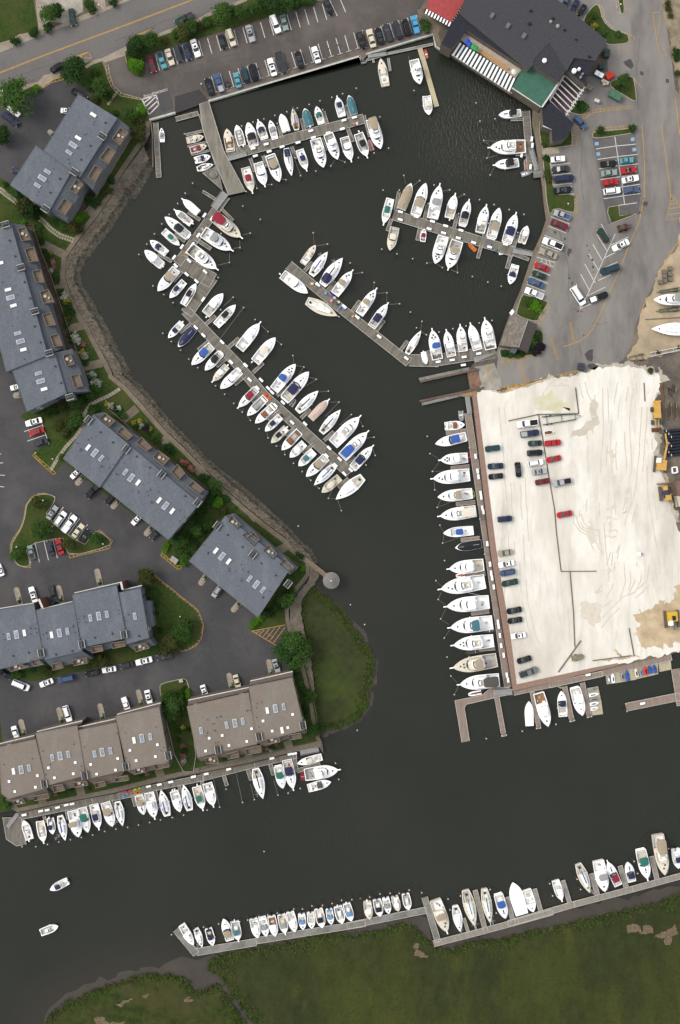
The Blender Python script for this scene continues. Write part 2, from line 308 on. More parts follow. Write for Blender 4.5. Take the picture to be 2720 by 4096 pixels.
for s, lb in (("X 1150,890 1200,875 1250,900 1270,935 1290,885 1355,905 1350,950 1280,950 1230,935 1160,955", 'pale tan wrack of dead reeds, wide patch in the marsh'),
              ("X 1380,965 1440,935 1500,905 1530,875 1550,965 1510,965 1500,1045 1450,1030 1460,975 1400,980", 'pale tan wrack of dead reeds, forked patch in the marsh'),
              ("V 500,940 540,935 535,990 600,1030 620,1040 570,1050 505,1030 520,990", 'tan wrack of dead reeds below the dock angle'),
              ("Y 900,1420 950,1400 1000,1375 1040,1360 1000,1400 950,1430", 'thin tan streak of dead reeds'),
              ("Y 1440,1370 1480,1345 1515,1390 1500,1405 1450,1390", 'tan wrack patch beside the creek mouth'),
              ("Y 740,1520 800,1510 860,1560 980,1550 960,1640 760,1600", 'tan wrack patch at the photo foot'),
              ("Y 1110,1350 1150,1345 1170,1315 1150,1365 1120,1368", 'small tan wrack patch in the western marsh')):
    MB().prism(jitter(G2(s, 0.5), 0.8, 0.5, 5.0), 0.1, 0.45).obj('reed_wrack', WRACK, label=lb, kind='structure')
rocks = MB(); rr = random.Random(5)
# --- the land: one slab with a bulkhead edge round the basin
land = G2("""Q -800,900 Q 0,925 100,930 155,978 450,915 880,830 1240,740 1300,722 R 400,660 690,592 1060,500 1230,470 1262,515 1255,450 1225,385 1165,150 N 1120,1460 1095,1290 1060,1100 1010,950 N 930,740 895,650 890,530 960,430 1040,320 1055,215
 1010,160 930,90 870,15 J 760,1470 600,1350 430,1210 270,1070 130,930 0,790 I 1290,430 1140,260 1000,100 880,0 E 760,1230 700,1110 640,1020 560,850 510,700 520,545 600,430 750,240 900,30 A 985,1330 1120,1145 1175,1050 1172,935
 1380,880 B 190,818 262,790 1450,437 1465,492 1505,480 C 95,492 80,440 C 140,425 650,265 672,365 705,385 790,440 1250,735 1435,830 1430,960 1470,1200 1500,1390 h 500,100 520,250 480,370 415,510 380,620 320,800 265,930 230,1010 128,1290
 a 1200,200 930,320 905,345 845,440 880,640 780,700 900,740 1000,1568 O 705,0 880,1090 P 258,1012 330,992 1080,812 1500,717 1568,700 2200,540 D 2400,-600 A -900,-600""", LZ)
MB().prism(land, -2.0, LZ).obj('ground', GROUND_G, label='broad land slab carrying streets, lots, lawns and buildings', kind='structure')
def layer(name, s, dz, m, label, jit=None, thick=0.06, sm=0):
    pts = G2(s, LZ) if isinstance(s, str) else s
    if sm: pts = smooth_poly(pts, sm)
    if jit: pts = jitter(pts, jit[0], jit[1], len(label)*0.37)
    return MB().prism(pts, LZ+dz-thick, LZ+dz).obj(name, m, label=label, kind='structure')
# lawns
lawn_w = """A -300,-200 255,0 300,215 0,345 -300,470 -900,600 -900,-600"""
layer('lawn', "A -700,-500 262,-300 262,0 303,218 0,345 -700,600", 0.02, GRASS, 'mown lawn above the street in the top corner')
layer('lawn', """A -700,1000 0,760 330,640 500,600 630,510 720,480 800,488 850,600 880,680 960,740 1115,790 1168,912 1160,960 1145,1010 1120,1145 985,1330 870,1500 E 900,30 750,240 600,430 515,548 508,700 560,850 640,1020 700,1110 760,1230 I 880,0 1000,100 1140,260 1290,430 J 0,790 130,930 270,1070 430,1210 600,1350 760,1470 N 870,15 930,90 1010,160 1050,215 1035,320 N 885,530 890,650 925,740 1000,950 1050,1100 1090,1290 1115,1460 R 1200,370 1210,420 1050,455 650,545 0,690 Q 880,790 150,955 -700,1100 I -800,0""", 0.012, GRASS, 'lawns and garden beds along the condominium waterfront')
layer('street', "A -700,650 0,405 340,262 700,130 1010,0 1500,-220 B 900,-300 B 560,-8 250,120 A 1568,165 1240,285 990,380 820,452 720,470 470,565 330,605 0,700 -700,960", 0.026, ASPH_S, 'grey asphalt street crossing the top corner with double yellow line')
layer('pavement', "A -700,640 0,335 80,312 150,270 220,255 300,215 258,-200 305,-200 345,245 690,100 640,-200 800,-200 830,60 1010,-20 1020,0 700,140 340,270 0,412 -700,660", 0.03, CONC, 'pale concrete pavement along the upper kerb of the street')
layer('driveway', "A 305,-200 640,-200 650,88 500,200 490,180 400,170 340,200", 0.024, CONC_R, 'pale concrete driveway in the top corner')
layer('pavement', "A -700,975 0,725 240,655 300,640 345,590 470,565 470,600 400,640 330,690 290,660 200,700 0,770 -700,1010", 0.034, CONC, 'pale concrete pavement below the street by the condos')
layer('pavement', "A 665,520 740,470 800,455 1000,358 1000,430 820,490 800,478 720,510 680,538", 0.038, CONC, 'concrete apron across the marina entrance')
layer('pavement', "A 1235,265 1568,140 B 250,105 560,-20 B 600,-20 560,12 240,140 A 1568,185 1240,290", 0.034, CONC, 'narrow concrete pavement between street and planted verge')
layer('asphalt_lot', "A -700,900 0,780 330,690 400,640 500,622 610,650 735,735 640,900 90,1460 20,1402 0,1400 -700,1500", 0.02, ASPH_D, 'dark asphalt court of the north condominiums')
layer('asphalt_lot', """E -700,1150 0,1320 60,1445 I 105,0 212,285 150,330 200,350 330,372 385,545 260,592 255,632 420,780 500,690 1320,1290 1265,1410 1400,1525 N 50,240 110,190 640,625 580,705 605,735 865,680 905,850 915,1060 580,1150 125,1275 M 1500,1080 1270,1110 920,1190 650,1260 290,1330 20,1420 0,1250 -700,1300""", 0.02, ASPH_D, 'dark asphalt drives and courts among the condominiums')
def island(s, label, sm=1):
    pts = smooth_poly(G2(s, LZ), sm); A_, B_ = ribbon(pts, 0.22, True)
    layer('planted_island', pts, 0.13, GRASS, label, thick=0.2)
    mb = MB(); n = len(A_); z = LZ+0.15
    mb.strip(z3(A_, z), z3(B_, z)); mb.strip(z3(A_, LZ), z3(A_, z)); mb.strip(z3(B_, z), z3(B_, LZ))
    mb.obj('kerb', KERB, label='pale concrete kerb round the '+' '.join(label.split()[:7]), kind='structure')
island("I 435,960 422,1005 345,1112 655,1340 700,1290 735,1235 775,1222 875,1300 850,1345 545,1425 500,1310 492,1268 195,1335 243,1485 200,1505 140,1490 92,1420 92,1330 112,1290 170,1200 200,1100 208,1020 250,965 300,938 350,932 400,940", 'kidney-shaped grass island between the condo parking bays')
layer('lawn', """M 1108,68 1140,50 1220,120 1400,270 1540,380 N 180,610 212,690 195,780 155,835 90,872 40,885 M 1410,690 1240,715 970,785 595,858 345,918 240,932 150,903 60,850 0,800 -500,700 -500,480 0,375 570,315 950,215 1112,185""", 0.11, GRASS, 'wedge lawn round the grey roofed condo by the lower road', thick=0.2)
island("M 1250,975 1268,948 1420,912 1455,912 1476,950 1498,1075 1480,1110 1555,1640 1400,1640 1275,1115", 'planted island between the two brown roofed condos')
layer('lawn', "M -400,1250 0,1250 22,1420 -400,1500", 0.06, GRASS, 'strip of lawn at the edge of the lower road')
layer('asphalt_lot', "A 830,500 985,420 1000,540 1060,600 1125,612 1140,430 1568,295 B 0,358 1150,8 C -200,-60 590,-200 590,0 530,105 550,258 0,410 B 265,748 190,818 0,885 A 1172,930 1110,785 960,742 880,682 850,600", 0.022, ASPH_T, 'brown-grey asphalt lot of the marina with white stall lines')
layer('verge', "A 1000,360 1060,270 1240,290 1568,180 B 250,135 560,10 700,-150 C 0,-150 -270,8 B 1150,8 0,358 A 1140,430 1135,580 1120,608 1060,598 1000,540 985,425", 0.13, GRASS, 'planted verge of shrubs between the street and the marina lot', thick=0.2)
layer('seawall_walk', "B 262,768 560,680 1000,555 1568,383 C 545,262 650,228 650,265 140,425 C 95,485 75,437 B 1450,437 265,790", 0.04, MAUVE, 'mauve concrete walk between the marina lot and the basin', thick=0.12)
layer('pavement', "C 525,80 590,60 630,160 740,170 690,260 715,345 700,375 660,300 650,262 560,255 620,190 600,130 540,115", 0.05, CONC_B, 'brown paved walk between the red roof and the basin')
# right side
layer('asphalt_lot', """D 480,-200 1400,-200 1425,0 1450,150 1500,450 1530,700 1568,750 h 1640,200 1568,425 1490,520 1400,650 1370,740 1290,900 1210,1110 1190,1230 1120,1350 1050,1400 900,1420 860,1445 610,1475 520,1500 160,1568 h 130,1420 140,1340 130,1290 230,1010 265,930 320,800 380,620 415,510 480,370 525,250 500,100 490,0 D 425,960 480,1000 475,700 1000,560 1000,340 640,80""", 0.02, ASPH_R, 'worn grey asphalt yard road and parking east of the basin')
layer('seawall_walk', "D 430,900 478,905 500,1380 h 530,100 552,235 510,370 440,520 405,640 340,800 300,900 250,1010 232,1010 265,930 320,800 380,620 415,510 480,370 525,250 500,100 490,0 D 475,1390 440,1150 420,950", 0.035, CONC_B, 'concrete seawall walk along the east side of the basin', thick=0.1)
layer('stall_pavement', "D 880,1080 1215,1050 1265,1568 h 1260,60 1240,210 1000,290 985,200 960,60", 0.03, ASPH_L, 'darker asphalt bays with white stall lines')
for s, lb, sm in (("D 815,140 895,35 935,45 960,160 1040,240 1150,265 1165,290 1165,330 1130,345 985,352 985,312 815,190", 'curved grass island behind the black roofed restaurant', 1),
              ("D 1075,-60 1118,-60 1132,95 1115,112 1100,100", 'narrow grass island at the top lot entrance', 1),
              ("D 1025,640 1100,610 1185,600 1205,615 1228,780 1215,795 1190,785 1035,690 1020,665", 'triangular grass island beside the dumpsters', 1),
              ("D 740,840 790,770 862,830 860,850 800,905 735,890 700,880", 'small grass bed by the restaurant pergola', 1),
              ("D 880,1060 890,1035 1000,1025 1215,1005 1220,1040 1000,1075 890,1085", 'long grass island above the double parking row', 1),
              ("D 480,900 500,985 560,1015 570,1110 660,1090 715,1000 725,1130 700,1145 520,1165 485,1165 460,1000", 'grass strip round the restaurant entrance', 1),
              ("D 490,1212 540,1212 580,1530 735,1520 745,1568 h 740,50 745,185 720,200 585,155 545,225 520,100 515,0", 'grass strip between the seawall and the parked cars', 1),
              ("h 1005,155 1085,142 1095,222 1235,205 1030,282 1000,200", 'small grass triangle at the stall row end', 0),
              ("h 330,835 375,850 525,890 532,910 470,1000 450,1058 285,1005 290,960", 'grass patch beside the shingled shed', 1),
              ("h 170,1260 300,1290 480,1100 500,1200 485,1305 430,1310 170,1348 150,1290", 'planted bed round the shingled shed', 1)):
    island(s, lb, sm)
layer('pavement', "D 525,1165 615,1158 625,1200 535,1212 485,1210 485,1175", 0.05, CONC, 'short concrete crosswalk by the seawall')
layer('pavement', "h 0,1400 110,1375 160,1500 170,1568 L 155,115 60,120 a 1000,640 990,400 930,370", 0.034, CONC_R, 'bleached concrete apron behind the travel lift slip')
layer('dirt_yard', "h 2000,200 1568,480 1500,520 1400,650 1370,745 1300,890 1250,1000 1230,1210 1170,1290 1160,1360 1330,1335 1568,1290 2000,1200", 0.03, DIRT, 'tan dirt boat yard with boats stored ashore', jit=(1.2, 1.2))
layer('dirt_verge', "D 1425,-200 1440,150 1500,300 1510,470 1545,600 1568,780 2200,700 2200,-200", 0.03, mat('brown_scrub_ground', C(150,138,118), C(118,108,88), sc=0.4, rough=0.95, c3=C(188,172,144), sc3=0.08), 'brown scrubby verge at the edge of the road', jit=(1.0, 1.5))
layer('dirt_verge', "h 1500,600 1568,700 1800,1200 2200,1100 2200,-200 1700,-300 1580,100 1560,420", 0.026, DIRT, 'sandy ground beyond the yellow kerb line', jit=(0.8, 1.5))
# shell lot
layer('shell_lot', """L 60,125 155,145 340,95 520,40 740,5 h 850,1442 920,1412 1045,1402 1200,1420 1400,1470 1420,1568 L 1395,130 1350,225 1385,400 1370,620 1400,700 1450,850 1410,960 1490,990 1520,1100 1545,1180 1568,1230 2100,1400 P 2100,560 1568,700 1500,712 1075,803 300,975 270,975 O 890,1060 845,700 715,-5 K 572,55""", 0.03, SAND, 'wide lot of white crushed shell', jit=(1.1, 0.8))
layer('dusty_margin', "L 40,110 160,130 340,80 520,25 740,-10 h 850,1425 920,1395 1045,1385 1200,1385 1340,1400 1440,1440 1500,1568 L 1425,130 1385,225 1420,400 1420,620 1440,700 1480,850 1500,960 1530,1000 1568,1150 1480,1150 1380,900 1330,500 1330,100 900,60 500,90 200,190 60,180", 0.028, mat('dusty_gravel', C(206,198,182), C(180,172,158), sc=0.6, rough=.95, c3=C(150,144,134), sc3=.2), 'dusty gravel margin round the shell lot', jit=(1.5, 0.4))
layer('tan_sand_patch', "P 1215,400 1290,365 1370,350 1400,320 1500,300 1520,190 1568,160 1900,140 1900,640 1568,620 1480,650 1350,685 1260,665 1230,600 1200,560 1250,500", 0.045, SAND_T, 'wet tan sand patch round the yellow machine', jit=(1.8, 0.3), thick=0.05)
layer('tan_sand_patch', "P 960,768 1100,745 1040,680 1075,690 1110,740 1200,725 1245,735 1200,745 1000,778", 0.045, SAND_T, 'thin streak of tan sand above the lower bulkhead', jit=(0.8, 0.6), thick=0.05)
layer('puddle_stain', "L 420,185 520,165 620,168 700,195 730,240 680,290 580,310 500,275 440,245", 0.04, mat('olive_stain', C(208,204,168), C(222,218,194), sc=0.3, rough=0.6), 'drying olive puddle stain on the shell lot', jit=(3.0, 1.0), thick=0.04)
layer('wheel_rut', "L 700,490 740,430 800,395 860,370 925,320 930,370 890,420 830,465 770,485", 0.04, mat('grey_silt', C(214,206,190), C(202,195,178), sc=0.4, rough=0.9), 'grey silt fan scraped across the shell lot', jit=(0.8, 0.8), thick=0.04)
layer('wheel_rut', "L 870,190 920,200 915,330 860,330", 0.042, _m['grey_silt'], 'grey silt streak on the shell lot', jit=(1.0, 0.8), thick=0.04)
GRAVT = mat('tread_smear', C(226,220,206), C(214,207,192), sc=0.7, rough=0.9)
for i, s in enumerate(("L 1000,1040 1070,1032 1070,1050 1000,1055", "L 1000,1120 1060,1118 1060,1130 1000,1132", "L 1000,1160 1050,1165 1050,1185 1000,1180", "L 1000,1205 1072,1215 1072,1232 1000,1222", "L 995,1250 1070,1260 1070,1275 995,1262",
                       "L 850,1150 890,1150 885,1320 855,1310", "L 1010,590 1050,590 1050,700 1020,690", "P 985,150 1010,30 1030,35 1010,160", "P 890,240 960,170 950,240 900,250", "P 800,300 960,330 940,480 880,495 780,420", "L 1040,800 1075,800 1080,950 1060,940", "L 1150,880 1180,870 1150,1060 1120,1100")):
    layer('tread_mark', s, 0.038+0.001*i, GRAVT, 'grey tracked-machine smear %s on the shell lot' % ORD[i], jit=(1.2, 0.5), thick=0.03)
layer('dark_yard', "L 1405,60 1480,40 2100,-50 2100,600 1568,640 1470,640 1460,420 1430,400 1410,250", 0.045, GROUND_G, 'dark muddy ground round stacked lumber and pipes', jit=(0.8, 1.0))
layer('brick_promenade', "K 562,62 602,58 O 755,-5 870,700 915,1055 P 285,955 560,895 900,822 1080,788 1085,805 900,852 560,938 330,990 256,1008 O 868,1060 705,0", 0.06, BRICKP, 'salmon brick promenade along the shell lot bulkhead', thick=0.2)
# seawall cap beams
def cap(s, w, label, m=None, z=LZ+0.12, name='seawall_cap'):
    A_, B_ = ribbon(G2(s, LZ), w); mb = MB(); mb.strip(z3(A_, z), z3(B_, z)); mb.strip(z3(A_, 0.1), z3(A_, z)); mb.strip(z3(B_, z), z3(B_, 0.1))
    for r_ in (0, -1): mb.poly([(A_[r_][0], A_[r_][1], 0.1), (B_[r_][0], B_[r_][1], 0.1), (B_[r_][0], B_[r_][1], z), (A_[r_][0], A_[r_][1], z)])
    return mb.obj(name, m or mat('seawall_cap', C(205,210,200), C(176,182,172), sc=0.8, rough=0.8), label=label, kind='structure')
cap("B 262,792 1450,440 1465,490 1500,480", 0.55, 'white capped seawall below the marina lot')
cap("C 75,437 93,488 130,476", 0.5, 'white seawall corner notch')
cap("C 125,425 650,268 672,362 705,385", 0.5, 'white seawall cap in front of the restaurant')
cap("A 1170,940 1375,882", 0.6, 'white seawall cap by the loading zone')
cap("A 1180,945 1195,1060 1198,1310", 0.35, 'grey seawall down to the stone revetment', m=CONC_B)
cap("Q 150,978 450,915 880,832", 0.3, 'dark timber bulkhead behind the lower western slips', m=mat('wet_timber', C(60,56,50), C(44,42,38), sc=1, rough=.8))
cap("Q 880,832 1240,742", 0.3, 'dark timber bulkhead beside the kayaks', m=_m['wet_timber'])
cap("R 25,725 690,592 1060,500", 0.3, 'dark timber bulkhead behind the lower eastern slips', m=_m['wet_timber'])
cap("K 560,60 O 703,0 878,1088", 0.25, 'dark steel bulkhead beside the big boat row', m=_m['wet_timber'])
# waterfront walk and stone revetment
walk = "A 1190,955 1150,1050 1120,1145 985,1330 870,1500 E 900,30 750,240 600,430 510,548 500,700 555,850 640,1020 700,1110 760,1230 880,1450 I 880,0 1000,100 1140,260 1290,430 1440,570 J 130,930 270,1070 430,1210 600,1350 760,1470 N 870,15 930,90 1010,160"
wl = G2(walk, LZ); A_, B_ = ribbon(wl, 1.0)
inner = [(wl[i][0]+(A_[i][0]-wl[i][0])*0, wl[i][1]) for i in range(len(wl))]
def pathway(s, w, label, dz=0.05, m=CONC_B, name='path'):
    A_, B_ = ribbon(G2(s, LZ), w); mb = MB(); mb.strip(z3(A_, LZ+dz), z3(B_, LZ+dz)); mb.strip(z3(A_, LZ), z3(A_, LZ+dz)); mb.strip(z3(B_, LZ+dz), z3(B_, LZ))
    return mb.obj(name, m, label=label, kind='structure')
pathway("A 1160,950 1130,1050 1095,1130 965,1320 850,1490 E 885,20 735,232 585,420 500,545 488,700 535,850 622,1020 682,1110 742,1230 865,1460 I 862,10 985,110 1125,270 1275,440 1425,582 J 118,945 255,1082 415,1225 585,1365 745,1485 N 860,30 920,100 1003,170", 1.5, 'long concrete walk along the stone revetment')
pathway("N 1035,190 1040,290 930,425 905,530 875,560 880,650 900,730 950,850 N 990,980 1035,1160 1065,1300 1090,1460 R 1215,390 1240,440", 1.2, 'narrow walk from gazebo south beside the marsh', dz=0.055)
pathway("N 1010,165 1090,225 1185,300", 1.5, 'short timber walkway out to the round gazebo', dz=0.06, m=mat('pier_timber', C(150,134,112), C(128,114,96), sc=1.5, rough=.9))
for s, w, lb in (("E 330,440 510,530", 2.6, 'side path from the west condo, northernmost'), ("E 420,765 500,760", 2.4, 'side path by the rose bed'), ("E 520,1115 660,1080", 2.6, 'side path between two hedges'), ("E 650,1410 800,1375", 2.6, 'side path beside the flower tubs'), ("E 680,160 740,215", 2.6, 'side path from the north condo'),
                 ("I 965,350 1075,260", 2.6, 'side path beside the mixed border'), ("I 1270,535 1310,500", 2.6, 'side path by the clipped hedge'), ("J 60,960 130,920", 2.6, 'side path from middle condo'), ("J 500,1330 520,1310", 2.6, 'side path above the gazebo condo'), ("N 800,110 890,60", 2.6, 'side path nearest the gazebo'),
                 ("Q 330,880 340,925", 2.6, 'boardwalk spur at the brown condo, westernmost'), ("Q 620,770 640,850", 2.6, 'boardwalk spur at the brown condo middle'), ("Q 1240,640 1265,700", 2.6, 'boardwalk spur at the brown condo east unit'), ("R 670,520 680,560", 2.4, 'boardwalk spur at the small brown condo'), ("R 975,415 1000,480", 2.6, 'boardwalk spur by the flower ring')):
    pathway(s, w, lb, dz=0.045)
pathway("Q 90,925 150,965 450,900 880,815 1235,725 1568,650 R 294,670 690,575 1060,480 1240,440", 1.7, 'timber boardwalk along the brown condominiums', dz=0.07, m=mat('grey_boardwalk', C(134,124,108), C(112,104,92), sc=1.4, rough=.9))
rev_in = G2("A 1125,1148 985,1335 875,1500 E 905,30 755,243 607,432 522,548 512,700 562,850 645,1020 705,1110 765,1230 888,1450 I 888,0 1003,98 1145,258 1295,428 1440,560 J 135,928 275,1068 435,1208 605,1348 765,1468 N 870,10 935,85 1020,160 1060,205", LZ)
rev_out = G2("A 1200,1320 1130,1440 1050,1568 E 1065,10 965,175 870,325 765,455 665,580 630,660 635,750 725,900 805,1030 865,1150 935,1290 1020,1430 I 1000,0 1105,80 1210,205 1340,360 1490,510 J 170,860 290,960 390,1035 500,1130 640,1250 780,1375 N 990,30 1080,110 1125,200", 0.0)
def resample(p, n):
    d = [0]
    for k in range(len(p)-1): d.append(d[-1]+math.dist(p[k], p[k+1]))
    out = []; j = 0
    for i in range(n):
        t = d[-1]*i/(n-1)
        while j < len(p)-2 and d[j+1] < t: j += 1
        f = (t-d[j])/((d[j+1]-d[j]) or 1); out.append((p[j][0]+(p[j+1][0]-p[j][0])*f, p[j][1]+(p[j+1][1]-p[j][1])*f))
    return out
NR = 420; ri, ro = resample(rev_in, NR), resample(rev_out, NR); NC = 14
rv = []; rf = []; rm_ = []
for i in range(NR):
    for j in range(NC+1):
        t = j/NC*1.15; x = ri[i][0]+(ro[i][0]-ri[i][0])*t; y = ri[i][1]+(ro[i][1]-ri[i][1])*t
        z = LZ*(1-t)+0.02; a = 0.0 if j == 0 else 1.0
        n_ = noise.noise((x*1.3, y*1.3, 0)); x += a*0.2*noise.noise((x*2, y*2, 7)); z += a*0.09*n_+a*0.06*noise.noise((x*3.1, y*3.1, 3))
        if 0.8 < t < 1.0: z += 0.18
        rv.append((x, y, z))
for i in range(NR-1):
    for j in range(NC): k = i*(NC+1)+j; rf.append((k, k+1, k+NC+2, k+NC+1)); rm_.append(0 if j/NC*1.15+0.12*noise.noise((i*0.15, j*0.5, 2)) < 0.5 else 1)
me = bpy.data.meshes.new('revetment'); me.from_pydata(rv, [], rf); me.materials.append(ROCK); me.materials.append(ROCKW); me.polygons.foreach_set('material_index', rm_)
o = bpy.data.objects.new('stone_revetment', me); COL.objects.link(o); tag(o, 'sloping stone revetment with a dark wet band below the walk', kind='structure')
rk = MB(); rr = random.Random(9)
for _ in range(5200):
    i = rr.randrange(NR); t = rr.random()**0.9*1.08; x = ri[i][0]+(ro[i][0]-ri[i][0])*t+rr.uniform(-.4, .4); y = ri[i][1]+(ro[i][1]-ri[i][1])*t+rr.uniform(-.4, .4)
    s_ = rr.uniform(0.1, 0.3); z = LZ*(1-t); mi = 2 if rr.random() < 0.12 else (0 if t < 0.55 else 1)
    if mi == 2 and t > 0.6 and t < 0.93: mi = 1
    rk.box(x, y, z-0.05, s_, s_*rr.uniform(.6, 1), s_*0.8+0.1, rr.random()*3.14, mi, taper=0.6)
rk.obj('loose_stones', [mat('stone_tan', C(140,124,104), C(104,92,78), sc=2, rough=.95, rnd=0), mat('stone_wet', C(66,62,50), C(48,46,38), sc=2, rough=.6), mat('stone_pale', C(182,172,150), C(150,140,122), sc=2, rough=.9)], label='loose tan and dark stones scattered over the revetment', kind='stuff')
# gravel strip between the narrow walk and the marsh
layer('gravel_bank', "N 1060,205 1130,290 1095,370 1035,430 990,490 990,590 1012,740 1060,950 1088,1100 1092,1290 1070,1200 1040,1050 985,900 925,740 900,650 895,560 900,520 975,430 1050,330", 0.03, ROCK, 'gravel bank between the narrow walk and the marsh', jit=(0.5, 0.8), thick=0.9)
# stepping stones
def stones(s, n, label, rows=1, size=0.75):
    pts = resample(G2(s, LZ), n); mb = MB()
    for k, p in enumerate(pts):
        q = pts[min(k+1, n-1)]; o_ = pts[max(k-1, 0)]; a = math.atan2(q[1]-o_[1], q[0]-o_[0])
        for r_ in range(rows):
            off = (r_-(rows-1)/2)*size*1.25; mb.box(p[0]-math.sin(a)*off, p[1]+math.cos(a)*off, LZ, size*0.85, size, 0.09, a)
    mb.obj('stone_path', mat('paving_slab', C(176,168,146), C(150,144,126), sc=1, rough=.9), label=label, kind='structure')
stones("E 0,15 50,55 130,115", 10, 'slab path crossing the lawn behind the north condo', 2)
stones("E 290,225 340,270 400,330 470,378 570,412", 18, 'curving slab path between the two northern condos', 2)
stones("I 405,735 460,640 520,560 600,475 650,400 665,300 700,240 760,205 850,165 930,115", 34, 'slab path curving round the middle condo', 1, 1.1)
stones("A 850,815 915,725", 6, 'short slab path across the lawn by the loading zone')
# ------------------------------------------------------------------ painted markings
def lines(name, segs, w, m, label, z=LZ+0.035, t=None):
    mb = MB()
    for seg in segs.split('|'):
        p = G2(seg, z); A_, B_ = ribbon(p, w); mb.strip(z3(A_, z), z3(B_, z))
    # faces point up
    mb.f = [f if ((mb.v[f[1]][0]-mb.v[f[0]][0])*(mb.v[f[2]][1]-mb.v[f[0]][1])-(mb.v[f[1]][1]-mb.v[f[0]][1])*(mb.v[f[2]][0]-mb.v[f[0]][0])) > 0 else f[::-1] for f in mb.f]
    return mb.obj(name, m, label=label, kind='structure')
lines('centre_line', "A -300,672 0,566 300,448 600,335 900,225 1200,112 1500,-2 1700,-80|A -300,680 0,573 300,455 600,342 900,232 1200,119 1500,5 1700,-72", 0.16, LINE_Y, 'double yellow centre line of the street')
ups = [(1190, 425, 1250, 552)]
def comb(t, a0, a1, d, n, skip=()):
    out = []
    for k in range(n+1):
        if k in skip: continue
        f = k/n; x = a0[0]+(a1[0]-a0[0])*f; y = a0[1]+(a1[1]-a0[1])*f; out.append('%s %.1f,%.1f %.1f,%.1f' % (t, x, y, x+d[0], y+d[1]))
    return '|'.join(out)
lines('stall_marking', comb('A', (1218,425), (1500,330), (33,128), 4), 0.22, LINE_W, 'white stall lines at the entrance end of the marina lot', z=LZ+0.03)
lines('stall_marking', comb('B', (185,318), (1155,32), (35,122), 14)+'|B 1215,5 1272,125|B 1298,0 1338,95', 0.22, LINE_W, 'white stall lines along the planted verge', z=LZ+0.03)
lines('stall_marking', comb('B', (285,600), (1470,235), (37,125), 17), 0.22, LINE_W, 'white stall lines along the seawall side', z=LZ+0.03)
lines('stall_marking', comb('C', (100,244), (520,118), (36,116), 6), 0.22, LINE_W, 'white stall lines near the restaurant corner', z=LZ+0.03)
stp = mat('wheel_stop', C(196,198,188), C(168,170,160), sc=1, rough=.8)
mb = MB()
for k in range(17):
    p = G2('B %f,%f' % (252+70+k*69.5, 745-22-k*21.4), LZ)[0]; mb.box(p[0], p[1], LZ+0.02, 1.9, 0.18, 0.13, R(17))
mb.obj('wheel_stop_markings', stp, label='row of pale concrete wheel stops along the seawall walk', kind='structure')
lines('loading_marking', "A 1115,778 1225,745|A 1130,805 1200,752|A 1142,835 1220,760|A 1155,865 1240,785|A 1170,898 1245,820|A 1225,745 1245,825|A 1112,775 1170,900", 0.35, LINE_W, 'white hatched loading zone by the seawall', z=LZ+0.036)
def hatch(name, outer, inner, n, label, tone=LINE_Y, w=0.14):
    o_, i_ = resample(G2(outer, LZ), 60), resample(G2(inner, LZ), 60); z = LZ+0.04; mb = MB()
    def seg(p, w_):
        A_, B_ = ribbon(p, w_); mb.strip(z3(B_, z), z3(A_, z))
    seg(o_, w); seg(i_, w)
    L_ = sum(math.dist(o_[k], o_[k+1]) for k in range(59)); m_ = max(3, int(L_/1.25)) if n is None else n
    for k in range(m_+1):
        f = k/m_*58; a = o_[int(f)]; b_ = i_[min(59, int(f)+1)]; seg([a, b_], w)
    return mb.obj(name, tone, label=label, kind='structure')
cream = mat('faded_cream_paint', C(214,190,150), C(176,158,128), sc=1, rough=.8)
